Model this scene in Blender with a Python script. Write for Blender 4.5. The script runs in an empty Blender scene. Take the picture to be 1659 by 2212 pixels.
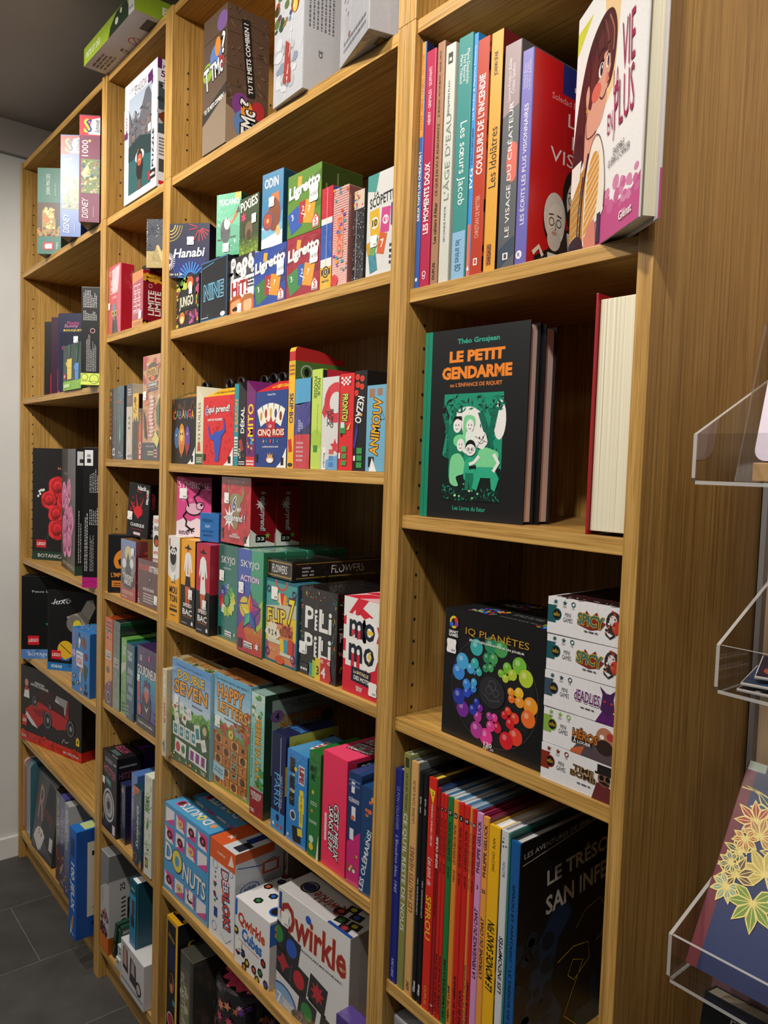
import bpy, bmesh, math, random
from mathutils import Vector, Matrix
sc = bpy.context.scene
COL = sc.collection
# ---------------------------------------------------------------- camera, light, exposure
cd = bpy.data.cameras.new('camera'); cam = bpy.data.objects.new('camera', cd); COL.objects.link(cam)
cd.sensor_fit = 'VERTICAL'; cd.sensor_height = 36.0; cd.lens = 1628.14 * 36.0 / 2212.0
cd.clip_start = 0.02; cd.clip_end = 60
_f = Vector((-0.76449170, 0.64186348, -0.05969683)); _r = Vector((0.64116509, 0.76670445, 0.03273546)); _u = _r.cross(_f)
cam.matrix_world = Matrix(((_r.x, _u.x, -_f.x, 2.771377), (_r.y, _u.y, -_f.y, -0.698405), (_r.z, _u.z, -_f.z, 1.407246), (0, 0, 0, 1)))
sc.camera = cam
vs = sc.view_settings
vs.view_transform = 'Standard'; vs.look = 'None'; vs.gamma = 1.0; vs.use_curve_mapping = False
vs.exposure = 0.0
w = bpy.data.worlds.new('shop_air'); sc.world = w; w.use_nodes = True
w.node_tree.nodes['Background'].inputs[0].default_value = (1.0, 0.93, 0.84, 1)
w.node_tree.nodes['Background'].inputs[1].default_value = 0.035

def lamp(x, y, z, power, aim, size=0.035, spot=100, blend=0.5, col=(1.0, 0.94, 0.86)):
    l = bpy.data.lights.new('ceiling_and_fill_spot', 'SPOT'); l.energy = power; l.color = col
    l.shadow_soft_size = size; l.spot_size = math.radians(spot); l.spot_blend = blend
    o = bpy.data.objects.new('ceiling_and_fill_spot', l); COL.objects.link(o); o.location = (x, y, z)
    o.rotation_euler = (Vector(aim) - Vector((x, y, z))).to_track_quat('-Z', 'Y').to_euler()
lamp(0.95, -0.80, 2.46, 54, (0.55, 0.0, 1.0), spot=125)
lamp(1.75, -0.78, 2.46, 48, (1.30, 0.0, 1.0), spot=125)
lamp(2.60, -0.80, 2.46, 54, (2.05, 0.0, 0.9), spot=125)
lamp(3.15, -0.75, 2.44, 9, (2.40, 0.1, 1.1), spot=110)
def soft(x, y, z, sx, sy, power, aim, col=(1.0, 0.94, 0.86)):
    l = bpy.data.lights.new('fill_light', 'AREA'); l.shape = 'RECTANGLE'; l.size = sx; l.size_y = sy; l.energy = power; l.color = col
    o = bpy.data.objects.new('fill_light', l); COL.objects.link(o); o.location = (x, y, z)
    o.rotation_euler = (Vector(aim) - Vector((x, y, z))).to_track_quat('-Z', 'Y').to_euler()
soft(2.0, -1.5, 2.46, 3.0, 0.5, 9, (1.5, 0.0, 0.9))  # added soft fill that lifts the shelves, not a fixture of the shop
lamp(0.55, -1.7, 2.46, 26, (0.0, -0.5, 1.2), spot=120)  # extra spot added to brighten the left wall

# ---------------------------------------------------------------- materials
MATS = {}
def mat(name, **k):
    if name in MATS: return MATS[name]
    m = bpy.data.materials.new(name); m.use_nodes = True; MATS[name] = m
    b = m.node_tree.nodes['Principled BSDF']
    for a, v in k.items(): b.inputs[a.replace('_', ' ')].default_value = v
    return m
def lin(h):
    h = h.lstrip('#')
    if len(h) == 3: h = ''.join(c * 2 for c in h)
    o = []
    for i in (0, 2, 4):
        c = int(h[i:i + 2], 16) / 255.0
        o.append(c / 12.92 if c <= 0.04045 else ((c + 0.055) / 1.055) ** 2.4)
    return (o[0], o[1], o[2], 1.0)
class NT:
    def __init__(s, m): s.t = m.node_tree; s.b = s.t.nodes['Principled BSDF']
    def n(s, typ, **k):
        x = s.t.nodes.new(typ)
        for a, v in k.items():
            if a.startswith('i_'):
                a = a[2:]; x.inputs[int(a) if a.isdigit() else a.replace('_', ' ')].default_value = v
            else: setattr(x, a, v)
        return x
    def l(s, a, b): s.t.links.new(a, b)
    def ramp(s, fac, stops):
        r = s.n('ShaderNodeValToRGB'); e = r.color_ramp.elements
        while len(e) < len(stops): e.new(0.5)
        for i, (p, c) in enumerate(stops): e[i].position = p; e[i].color = c
        s.l(fac, r.inputs[0]); return r.outputs[0]
def wood(axis, tone='oak'):
    name = 'oak_veneer_' + axis + ('' if tone == 'oak' else '_' + tone)
    if name in MATS: return MATS[name]
    m = mat(name, Roughness=0.42); N = NT(m)
    tc = N.n('ShaderNodeTexCoord'); oi = N.n('ShaderNodeObjectInfo')
    add = N.n('ShaderNodeVectorMath', operation='ADD'); mul = N.n('ShaderNodeVectorMath', operation='SCALE'); mul.inputs['Scale'].default_value = 7.3
    cmb = N.n('ShaderNodeCombineXYZ'); N.l(oi.outputs['Random'], cmb.inputs[0]); N.l(oi.outputs['Random'], cmb.inputs[1]); N.l(oi.outputs['Random'], cmb.inputs[2])
    N.l(cmb.outputs[0], mul.inputs[0]); N.l(tc.outputs['Object'], add.inputs[0]); N.l(mul.outputs[0], add.inputs[1])
    def mp(a, b):
        s = (a, b, b) if axis == 'x' else (b, b, a)
        p = N.n('ShaderNodeMapping'); p.inputs['Scale'].default_value = s; N.l(add.outputs[0], p.inputs[0]); return p.outputs[0]
    n1 = N.n('ShaderNodeTexNoise', i_Scale=1.0, i_Detail=6.0, i_Roughness=0.62); N.l(mp(4, 230), n1.inputs['Vector'])
    n2 = N.n('ShaderNodeTexNoise', i_Scale=1.0, i_Detail=3.0, i_Distortion=0.6); N.l(mp(1.1, 12), n2.inputs['Vector'])
    n3 = N.n('ShaderNodeTexNoise', i_Scale=1.0, i_Detail=2.0); N.l(mp(16, 900), n3.inputs['Vector'])
    wv = N.n('ShaderNodeTexWave', wave_type='RINGS', rings_direction='Y', i_Scale=1.0, i_Distortion=9.0, i_Detail=2.5)
    wv.inputs['Detail Scale'].default_value = 0.8
    N.l(mp(1.3, 11), wv.inputs['Vector'])
    c = [lin('8a6730'), lin('b38b48'), lin('cda664')] if tone == 'oak' else [lin('c9a987'), lin('d9bc9b'), lin('e6cdb0')]
    base = N.ramp(n1.outputs[0], [(0.30, c[0]), (0.48, c[1]), (0.72, c[2])])
    x1 = N.n('ShaderNodeMix', data_type='RGBA', blend_type='MULTIPLY'); x1.inputs[0].default_value = 0.38 if tone == 'oak' else .2
    N.l(base, x1.inputs[6]); N.l(N.ramp(wv.outputs[0], [(0.0, (0.62, 0.55, 0.45, 1)), (0.55, (1, 1, 1, 1))]), x1.inputs[7])
    x2 = N.n('ShaderNodeMix', data_type='RGBA', blend_type='MULTIPLY'); x2.inputs[0].default_value = 0.45
    N.l(x1.outputs[2], x2.inputs[6]); N.l(N.ramp(n2.outputs[0], [(0.3, (0.72, 0.68, 0.6, 1)), (0.65, (1.1, 1.08, 1.02, 1))]), x2.inputs[7])
    x3 = N.n('ShaderNodeMix', data_type='RGBA', blend_type='MULTIPLY'); x3.inputs[0].default_value = 0.6 if tone == 'oak' else .3
    N.l(x2.outputs[2], x3.inputs[6]); N.l(N.ramp(n3.outputs[0], [(0.33, (0.5, 0.4, 0.3, 1)), (0.45, (1, 1, 1, 1))]), x3.inputs[7])
    N.l(x3.outputs[2], N.b.inputs['Base Color'])
    bp = N.n('ShaderNodeBump', i_Strength=0.12, i_Distance=0.0006); N.l(n1.outputs[0], bp.inputs['Height']); N.l(bp.outputs[0], N.b.inputs['Normal'])
    return m
def print_mat(kind):
    name = 'printed_' + kind
    if name in MATS: return MATS[name]
    m = mat(name, Roughness={'card': 0.38, 'film': 0.3, 'matte': 0.6}[kind]); N = NT(m)
    a = N.n('ShaderNodeAttribute', attribute_name='Col'); tc = N.n('ShaderNodeTexCoord')
    n = N.n('ShaderNodeTexNoise', i_Scale=260.0, i_Detail=2.0); N.l(tc.outputs['Object'], n.inputs['Vector'])
    mx = N.n('ShaderNodeMix', data_type='RGBA', blend_type='MULTIPLY'); mx.inputs[0].default_value = 1.0
    N.l(a.outputs['Color'], mx.inputs[6]); N.l(N.ramp(n.outputs[0], [(0.3, (0.76, 0.76, 0.76, 1)), (0.7, (.81, .81, .81, 1))]), mx.inputs[7]); N.l(mx.outputs[2], N.b.inputs['Base Color'])
    if kind == 'film':
        N.b.inputs['Coat Weight'].default_value = 1.0; N.b.inputs['Coat Roughness'].default_value = 0.06
        n2 = N.n('ShaderNodeTexNoise', i_Scale=16.0, i_Detail=3.0, i_Distortion=2.2); N.l(tc.outputs['Object'], n2.inputs['Vector'])
        bp = N.n('ShaderNodeBump', i_Strength=0.35, i_Distance=0.006); N.l(n2.outputs[0], bp.inputs['Height']); N.l(bp.outputs[0], N.b.inputs['Coat Normal'])
    return m
def page_mat(axis):
    name = 'page_edges_' + axis
    if name in MATS: return MATS[name]
    m = mat(name, Roughness=0.8); N = NT(m); tc = N.n('ShaderNodeTexCoord'); p = N.n('ShaderNodeMapping')
    p.inputs['Scale'].default_value = (900, 1, 1) if axis == 'x' else (1, 900, 1)
    N.l(tc.outputs['Object'], p.inputs[0]); n = N.n('ShaderNodeTexNoise', i_Scale=1.0, i_Detail=3.0, i_Roughness=.75); N.l(p.outputs[0], n.inputs['Vector'])
    N.l(N.ramp(n.outputs[0], [(0.3, lin('8f8468')), (0.45, lin('cfc8ae')), (0.7, lin('e6e0ca'))]), N.b.inputs['Base Color']); return m

# ---------------------------------------------------------------- objects
def link(o, parent=None):
    COL.objects.link(o)
    if parent is not None: o.parent = parent
    return o
def tag(o, label=None, cat=None, grp=None, kind=None):
    if label: o['label'] = label
    if cat: o['category'] = cat
    if grp: o['group'] = grp
    if kind: o['kind'] = kind
    return o
def root(name, label, cat, loc, rz=0, grp=None, rx=0, ry=0):
    o = bpy.data.objects.new(name, None); o.empty_display_size = 0.05; link(o)
    o.location = loc; o.rotation_euler = (math.radians(rx), math.radians(ry), math.radians(rz))
    return tag(o, label, cat, grp)
def setcol(me, cols):
    a = me.color_attributes.new('Col', 'FLOAT_COLOR', 'CORNER')
    buf = []
    for p, c in zip(me.polygons, cols): buf += list(c) * p.loop_total
    a.data.foreach_set('color', buf)
def mesh(name, vs_, fs, m, parent=None, cols=None, loc=None, smooth=False):
    me = bpy.data.meshes.new(name); me.from_pydata(vs_, [], fs)
    if cols: setcol(me, cols)
    me.materials.append(m); me.update()
    if smooth: me.polygons.foreach_set('use_smooth', [True] * len(me.polygons))
    o = bpy.data.objects.new(name, me); link(o, parent)
    if loc: o.location = loc
    return o
BF = [(0, 1, 5, 4), (1, 2, 6, 5), (2, 3, 7, 6), (3, 0, 4, 7), (4, 5, 6, 7), (3, 2, 1, 0)]  # front right back left top bottom
def bxv(x0, y0, z0, x1, y1, z1):
    return [(x0, y0, z0), (x1, y0, z0), (x1, y1, z0), (x0, y1, z0), (x0, y0, z1), (x1, y0, z1), (x1, y1, z1), (x0, y1, z1)]
def boxo(name, b, m, parent=None, bev=0.0, cols=None, seg=2):
    """bevelled box; b = x0,y0,z0,x1,y1,z1; cols = dict face letter -> colour"""
    bm = bmesh.new(); vv = [bm.verts.new(v) for v in bxv(*b)]
    for i, f in enumerate(BF):
        fc = bm.faces.new([vv[j] for j in f]); fc.material_index = i
    if bev > 0: bmesh.ops.bevel(bm, geom=list(bm.edges), offset=bev, segments=seg, profile=0.6, affect='EDGES')
    me = bpy.data.meshes.new(name); bm.to_mesh(me); bm.free()
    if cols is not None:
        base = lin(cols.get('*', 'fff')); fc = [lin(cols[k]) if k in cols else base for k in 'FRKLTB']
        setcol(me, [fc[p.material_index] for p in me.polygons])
    me.polygons.foreach_set('material_index', [0] * len(me.polygons)); me.materials.append(m)
    o = bpy.data.objects.new(name, me); return link(o, parent)

# ---------------------------------------------------------------- printed artwork
_TC = {}
def glyphs(s, bold, shear, out):
    k = (s, bold, shear, out)
    if k in _TC: return _TC[k]
    cu = bpy.data.curves.new('t', 'FONT'); cu.body = s; cu.size = 1.0; cu.offset = bold * 0.022 + out; cu.shear = shear; cu.resolution_u = 2; cu.fill_mode = 'FRONT'
    cu.space_line = 0.82; cu.align_x = 'CENTER'
    o = bpy.data.objects.new('t', cu); me = o.to_mesh()
    v = [(p.co.x, p.co.y) for p in me.vertices]; f = [tuple(p.vertices) for p in me.polygons]
    o.to_mesh_clear(); bpy.data.objects.remove(o); bpy.data.curves.remove(cu)
    bb = (min(a for a, _ in v), min(b for _, b in v), max(a for a, _ in v), max(b for _, b in v)) if v else (0, 0, 1, 1)
    _TC[k] = (v, f, bb); return _TC[k]
def ell(cx, cy, rx, ry, n=22, a0=0): return [(cx + rx * math.cos(a0 + 2 * math.pi * i / n), cy + ry * math.sin(a0 + 2 * math.pi * i / n)) for i in range(n)]
LAY = 0.00004
class Art:
    """flat print on one face; metric coordinates, W x H"""
    def __init__(s, W, H): s.W = W; s.H = H; s.v = []; s.f = []; s.c = []; s.k = 1
    def poly(s, pts, col, adv=True):
        n = len(s.v); d = s.k * LAY; s.v += [(p[0], p[1], d) for p in pts]; s.f.append(tuple(range(n, n + len(pts)))); s.c.append(lin(col))
        if adv: s.k += 1
    def many(s, vv, ff, col):
        n = len(s.v); d = s.k * LAY; s.v += [(p[0], p[1], d) for p in vv]; s.f += [tuple(i + n for i in f) for f in ff]; s.c += [lin(col)] * len(ff); s.k += 1
    def run(s, cmds):
        W, H = s.W, s.H
        for q in cmds:
            t = q[0]
            if t == 'R':
                x0, y0, x1, y1 = q[1] * W, q[2] * H, q[3] * W, q[4] * H; pts = [(x0, y0), (x1, y0), (x1, y1), (x0, y1)]
                if len(q) > 6:
                    a = math.radians(q[6]); cx, cy = (x0 + x1) / 2, (y0 + y1) / 2
                    pts = [(cx + (x - cx) * math.cos(a) - (y - cy) * math.sin(a), cy + (x - cx) * math.sin(a) + (y - cy) * math.cos(a)) for x, y in pts]
                s.poly(pts, q[5])
            elif t == 'E': s.poly(ell(q[1] * W, q[2] * H, q[3] * W, (q[4] * H if q[4] else q[3] * W)), q[5])
            elif t == 'P': s.poly([(x * W, y * H) for x, y in q[1]], q[2])
            elif t == 'C':   # smooth closed outline through the points
                P = q[1]; n = len(P); o = []
                for i in range(n):
                    a, b, c, d = P[i - 1], P[i], P[(i + 1) % n], P[(i + 2) % n]
                    for k in range(5):
                        u = k / 5; o.append(tuple(.5 * (2 * b[j] + (c[j] - a[j]) * u + (2 * a[j] - 5 * b[j] + 4 * c[j] - d[j]) * u * u + (3 * b[j] - a[j] - 3 * c[j] + d[j]) * u ** 3) for j in (0, 1)))
                s.poly([(x * W, y * H) for x, y in o], q[2])
            elif t == 'K':   # smooth open stroke: pts width colour
                P = [q[1][0]] + list(q[1]) + [q[1][-1]]; o = []
                for i in range(1, len(P) - 2):
                    a, b, c, d = P[i - 1], P[i], P[i + 1], P[i + 2]
                    for k in range(5):
                        u = k / 5; o.append(tuple(.5 * (2 * b[j] + (c[j] - a[j]) * u + (2 * a[j] - 5 * b[j] + 4 * c[j] - d[j]) * u * u + (3 * b[j] - a[j] - 3 * c[j] + d[j]) * u ** 3) for j in (0, 1)))
                s.run([('L', o + [P[-1]], q[2], q[3])])
            elif t == 'S':   # star: cx cy r(of W) points colour inner
                n = q[4]; inn = q[6] if len(q) > 6 else 0.45
                s.poly([(q[1] * W + q[3] * W * (1 if i % 2 == 0 else inn) * math.sin(math.pi * i / n), q[2] * H + q[3] * W * (1 if i % 2 == 0 else inn) * math.cos(math.pi * i / n)) for i in range(2 * n)], q[5])
            elif t == 'L':   # polyline: pts, width(of W), colour
                ww = q[2] * W / 2; P = [(x * W, y * H) for x, y in q[1]]; vv = []; ff = []
                for i, (x, y) in enumerate(P):
                    a = P[max(i - 1, 0)]; b = P[min(i + 1, len(P) - 1)]; dx, dy = b[0] - a[0], b[1] - a[1]; L = math.hypot(dx, dy) or 1
                    vv += [(x - dy / L * ww, y + dx / L * ww), (x + dy / L * ww, y - dx / L * ww)]
                for i in range(len(P) - 1): ff.append((2 * i + 1, 2 * i + 3, 2 * i + 2, 2 * i))
                s.many(vv, ff, q[3])
            elif t == 'O':   # ring cx cy r w colour (of W), optional y stretch
                r, ww = q[3] * W, q[4] * W; ys = q[6] if len(q) > 6 else 1; n = 26; vv = []; ff = []
                for i in range(n):
                    a = 2 * math.pi * i / n; vv += [(q[1] * W + (r - ww) * math.cos(a), q[2] * H + (r - ww) * math.sin(a) * ys), (q[1] * W + r * math.cos(a), q[2] * H + r * math.sin(a) * ys)]
                    j = (i + 1) % n; ff.append((2 * i, 2 * i + 1, 2 * j + 1, 2 * j))
                s.many(vv, ff, q[5])
            elif t == 'G':   # horizontal bands from c1 (bottom) to c2 (top)
                n = q[7] if len(q) > 7 else 10; a, b = lin(q[5]), lin(q[6]); h = (q[4] - q[2]) / n
                for i in range(n):
                    k = i / (n - 1); y0 = (q[2] + i * h) * H; y1 = y0 + h * H; x0, x1 = q[1] * W, q[3] * W
                    s.poly([(x0, y0), (x1, y0), (x1, y1), (x0, y1)], 'fff', False); s.c[-1] = tuple(a[j] + (b[j] - a[j]) * k for j in range(3)) + (1,)
                s.k += 1
            elif t == 'B':   # scatter x0 y0 x1 y1 n colours size seed kind
                R = random.Random(q[8] if len(q) > 8 else 1); kd = q[9] if len(q) > 9 else 'e'
                for i in range(q[5]):
                    x = R.uniform(q[1], q[3]) * W; y = R.uniform(q[2], q[4]) * H; sz = q[7] * W * R.uniform(.5, 1.2); a = R.uniform(0, 6.28); cc = R.choice(q[6])
                    if kd == 'e': pts = ell(x, y, sz, sz * R.uniform(.6, 1), 10)
                    elif kd == 'r': pts = [(x + sz * math.cos(a + b) , y + sz * math.sin(a + b)) for b in (0.6, 2.54, 3.74, 5.68)]
                    elif kd == 'l': pts = [(x + math.cos(a) * p - math.sin(a) * r2, y + math.sin(a) * p + math.cos(a) * r2) for p, r2 in ((-sz, 0), (0, -sz * .3), (sz, 0), (0, sz * .3))]
                    else: pts = [(x + sz * (1 if j % 2 == 0 else .4) * math.cos(a + math.pi * j / 5), y + sz * (1 if j % 2 == 0 else .4) * math.sin(a + math.pi * j / 5)) for j in range(10)]
                    s.poly(pts, cc, False)
                    if i % 6 == 5: s.k += 1
                s.k += 1
            elif t == 'X':   # rows of unreadably small print: x0 y0 x1 y1 rows colour seed vertical
                R = random.Random(q[7] if len(q) > 7 else 3); rows = q[5]; ver = len(q) > 8 and q[8]
                for i in range(rows):
                    if ver:
                        a0 = q[1] + (q[3] - q[1]) * i / rows; w_ = (q[3] - q[1]) / rows * .42; e = R.uniform(.55, 1); y = q[2]; top = q[2] + (q[4] - q[2]) * e
                        while y < top:
                            L = R.uniform(.006, .022); s.poly([(a0 * W, y * H), ((a0 + w_) * W, y * H), ((a0 + w_) * W, min(y + L, top) * H), (a0 * W, min(y + L, top) * H)], q[6], False); y += L + .006
                    else:
                        y = q[2] + (q[4] - q[2]) * i / rows; h_ = (q[4] - q[2]) / rows * .5; x = q[1]
                        while x < q[3] - .02:
                            L = R.uniform(.03, .1); x1 = min(x + L, q[3]); s.poly([(x * W, y * H), (x1 * W, y * H), (x1 * W, (y + h_) * H), (x * W, (y + h_) * H)], q[6], False); x += L + .015
                s.k += 1
            elif t == 'T':   # text cx cy h w colour [rot, bold, shear, outline colour, outline width]
                _, txt, cx, cy, h, w_, col = q[:7]; rot = q[7] if len(q) > 7 else 0; bold = q[8] if len(q) > 8 else 1
                sh = q[9] if len(q) > 9 else 0; oc = q[10] if len(q) > 10 else None; ow = q[11] if len(q) > 11 else .05
                ver = abs(abs(rot) - 90) < 30; HH = h * (W if ver or (len(txt) <= 2 and h * H > .9 * W) else H); v, f, bb = glyphs(txt, bold, sh, 0)
                lh = (bb[3] - bb[1]); sy = HH / max(lh, .3); sx = (w_ * (H if ver else W)) / max(bb[2] - bb[0], .01) if w_ else sy
                mx, my = (bb[0] + bb[2]) / 2, (bb[1] + bb[3]) / 2; a = math.radians(rot); ca, sa = math.cos(a), math.sin(a)
                def put(v): return [(cx * W + (x - mx) * sx * ca - (y - my) * sy * sa, cy * H + (x - mx) * sx * sa + (y - my) * sy * ca) for x, y in v]
                if oc:
                    v2, f2, _b = glyphs(txt, bold, sh, ow); s.many(put(v2), f2, oc)
                s.many(put(v), f, col)
    def clip(s):
        """cut everything that runs past the edge of the face"""
        W, H = s.W, s.H; e = 1e-5; V, F_, C_ = [], [], []
        for f, c in zip(s.f, s.c):
            P = [s.v[i] for i in f]
            if any(p[0] < -e or p[0] > W + e or p[1] < -e or p[1] > H + e for p in P):
                for ax, lim, sg in ((0, 0, 1), (0, W, -1), (1, 0, 1), (1, H, -1)):
                    Q = []
                    for i, p in enumerate(P):
                        q = P[i - 1]; a, b = (q[ax] - lim) * sg, (p[ax] - lim) * sg
                        if (a >= 0) != (b >= 0):
                            t = a / (a - b); Q.append((q[0] + (p[0] - q[0]) * t, q[1] + (p[1] - q[1]) * t, p[2]))
                        if b >= 0: Q.append(p)
                    P = Q
                    if len(P) < 3: break
                if len(P) < 3: continue
            n = len(V); V += P; F_.append(tuple(range(n, n + len(P)))); C_.append(c)
        s.v, s.f, s.c = V, F_, C_
    def build(s, name, parent, M, kind='card'):
        s.clip()
        if not s.f: return
        q = min(1, .0012 / (s.k * LAY)); s.v = [(p[0], p[1], p[2] * q) for p in s.v]
        vv = [tuple(M @ Vector(p)) for p in s.v]
        return mesh(name, vv, s.f, print_mat(kind), parent, s.c)
def FM(face, w, d, h, x=0, y=0, z=0):
    """matrix mapping print coordinates to a face of the box starting at x,y,z"""
    X, Y, Z = Vector((1, 0, 0)), Vector((0, 1, 0)), Vector((0, 0, 1))
    a, b, c, o = {'F': (X, Z, -Y, (x, y, z)), 'R': (Y, Z, X, (x + w, y, z)), 'T': (X, Y, Z, (x, y, z + h)), 'B': (X, -Y, -Z, (x, y + d, z)), 'L': (-Y, Z, -X, (x, y + d, z))}[face]
    return Matrix(((a.x, b.x, c.x, o[0]), (a.y, b.y, c.y, o[1]), (a.z, b.z, c.z, o[2]), (0, 0, 0, 1)))
ANAME = {'F': 'front_artwork', 'R': 'side_artwork', 'T': 'lid_artwork', 'B': 'bottom_print', 'L': 'end_artwork'}
def arts(parent, arts_, w, d, h, kind):
    for fc, cm in arts_.items():
        if not cm: continue
        W, H = {'F': (w, h), 'R': (d, h), 'T': (w, d), 'B': (w, d), 'L': (d, h)}[fc]
        A = Art(W, H); A.run(cm); A.build(ANAME[fc], parent, FM(fc, w, d, h), kind)
def sticker(parent, u, v, w, h, s=0.016, txt=None, y=-0.0014, rot=0):
    """small white price tag stuck on the front face"""
    k = 1.25; pts = [(-.42, -.5), (.42, -.5), (.5, -.35), (.44, 0), (.5, .35), (.42, .5), (-.42, .5), (-.5, .35), (-.44, 0), (-.5, -.35)]
    A = Art(1, 1); a = math.radians(rot); R_ = lambda p: (u * w + (p[0] * math.cos(a) - p[1] * math.sin(a)) * s, v * h + (p[0] * math.sin(a) + p[1] * math.cos(a)) * s * 1.05)
    A.poly([R_(p) for p in pts], 'f4f2ee')
    if txt:
        B = Art(s, s); B.run([('T', txt, .5, .42, .3, .8, '334', 0, 0, .3)]); n = len(A.v)
        A.v += [(*R_((p[0] / s - .5, p[1] / s - .5)), p[2] + LAY) for p in B.v]; A.f += [tuple(i + n for i in f) for f in B.f]; A.c += B.c
    else:
        for dx, w_ in ((.0, .12), (.16, .08), (.28, .1)):
            q = [(dx, -.38), (dx + w_, -.38), (dx + w_, -.22), (dx, -.22)]; A.k = 2; A.poly([R_(p) for p in q], '8b8b90')
    M = FM('F', w, 0, h, 0, y, 0)
    return A.build('price_tag', parent, M, 'matte')
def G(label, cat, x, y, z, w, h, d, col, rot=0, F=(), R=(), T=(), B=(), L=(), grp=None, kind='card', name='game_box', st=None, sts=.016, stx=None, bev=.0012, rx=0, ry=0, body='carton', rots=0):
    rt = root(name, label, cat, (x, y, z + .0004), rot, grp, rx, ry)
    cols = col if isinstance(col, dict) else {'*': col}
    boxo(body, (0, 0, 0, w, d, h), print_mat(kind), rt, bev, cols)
    arts(rt, {'F': F, 'R': R, 'T': T, 'B': B, 'L': L}, w, d, h, kind)
    if st: sticker(rt, st[0], st[1], w, h, sts, stx, rot=rots)
    return rt
def dup(rt, loc, label=None, grp=None, rz=None):
    r2 = rt.copy(); link(r2); r2.location = loc
    if rz is not None: r2.rotation_euler[2] = math.radians(rz)
    if label: r2['label'] = label
    if grp: r2['group'] = grp
    for ch in [o for o in bpy.data.objects if o.parent == rt]:
        c = ch.copy(); link(c, r2); c.matrix_parent_inverse = ch.matrix_parent_inverse
        for g in [o for o in bpy.data.objects if o.parent == ch]:
            e = g.copy(); link(e, c); e.matrix_parent_inverse = g.matrix_parent_inverse
    return r2
def fan(cx, cy, r, n, a0, a1, cols, w=.12, h=.2):
    """a fan of little cards"""
    out = []
    for i in range(n):
        a = a0 + (a1 - a0) * i / max(1, n - 1); out.append(('R', cx + r * math.cos(math.radians(a)) - w / 2, cy + r * math.sin(math.radians(a)) - h / 2, cx + r * math.cos(math.radians(a)) + w / 2, cy + r * math.sin(math.radians(a)) + h / 2, cols[i % len(cols)], a - 90))
    return out
# ---------------------------------------------------------------- the room
T_ = 0.0182; TS = 0.0185; DEP = 0.28
XO = [0.0, 0.782, 1.1705, 1.9544, 2.3484]
BASEH = 2.0158; TOPH = 2.3735
def plane_mat(name, a, b, sc_=3.0, rough=.85):
    m = mat(name, Roughness=rough); N = NT(m); tc = N.n('ShaderNodeTexCoord'); n = N.n('ShaderNodeTexNoise', i_Scale=sc_, i_Detail=5.0); N.l(tc.outputs['Object'], n.inputs['Vector'])
    N.l(N.ramp(n.outputs[0], [(.3, lin(a)), (.7, lin(b))]), N.b.inputs['Base Color']); return m
wallm = plane_mat('painted_wall', 'c6c6c3', 'd2d2ce')
ceilm = plane_mat('painted_ceiling', 'aaa29b', 'b4aca5', 2.0)
fm = mat('slate_tile', Roughness=.55); N = NT(fm); tc = N.n('ShaderNodeTexCoord')
sp = N.n('ShaderNodeSeparateXYZ'); N.l(tc.outputs['Object'], sp.inputs[0]); cb = N.n('ShaderNodeCombineXYZ')
ad = N.n('ShaderNodeMath', operation='ADD', i_1=0.10); N.l(sp.outputs['Y'], ad.inputs[0]); N.l(ad.outputs[0], cb.inputs[0]); N.l(sp.outputs['X'], cb.inputs[1])
br = N.n('ShaderNodeTexBrick', offset=.5, i_Scale=1.0); br.inputs['Brick Width'].default_value = .63; br.inputs['Row Height'].default_value = .3155; br.inputs['Mortar Size'].default_value = .0012; br.inputs['Mortar Smooth'].default_value = .3
br.inputs['Color1'].default_value = lin('3b3a39'); br.inputs['Color2'].default_value = lin('434241'); br.inputs['Mortar'].default_value = lin('6a6865'); N.l(cb.outputs[0], br.inputs['Vector'])
n = N.n('ShaderNodeTexNoise', i_Scale=7.0, i_Detail=8.0, i_Roughness=.65); N.l(tc.outputs['Object'], n.inputs['Vector'])
mx = N.n('ShaderNodeMix', data_type='RGBA', blend_type='MULTIPLY'); mx.inputs[0].default_value = 1; N.l(br.outputs[0], mx.inputs[6]); N.l(N.ramp(n.outputs[0], [(.3, (.7, .7, .7, 1)), (.75, (1.35, 1.33, 1.3, 1))]), mx.inputs[7]); N.l(mx.outputs[2], N.b.inputs['Base Color'])
bp = N.n('ShaderNodeBump', i_Strength=.3, i_Distance=.002); N.l(n.outputs[0], bp.inputs['Height']); N.l(bp.outputs[0], N.b.inputs['Normal'])
def struct(name, b, m, bev=0): return tag(boxo(name, b, m, None, bev), kind='structure')
struct('floor', (-.10, -3.2, -.06, 4.6, .5, 0), fm)
struct('ceiling', (-.10, -3.2, 2.513, 4.6, .5, 2.57), ceilm)
struct('wall_left', (-.10, -3.2, 0, -.013, .5, 2.397), wallm)
struct('trim_1', (-.10, -3.2, 2.397, -.006, .5, 2.404), plane_mat('trim_paint', '77706a', '8a837c'), .001)
struct('trim_2', (-.10, -3.2, 2.404, -.016, .5, 2.513), ceilm)
struct('wall_back', (-.013, .31, 0, 4.6, .5, 2.513), plane_mat('back_wall_paint', '5b554e', '67615a'))
struct('baseboard_left', (-.0125, -3.2, 0, -.0005, .30, .074), plane_mat('baseboard_paint', 'd2d2ce', 'dadad6', rough=.5), .002)
struct('wall_right', (2.3575, .288, 0, 4.6, .3085, 2.513), wood('z', 'light'))
struct('trim_3', (2.3505, .276, 0, 2.3572, .305, 2.513), mat('grey_edge_strip', Base_Color=lin('8f8b8b'), Roughness=.5))

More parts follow.
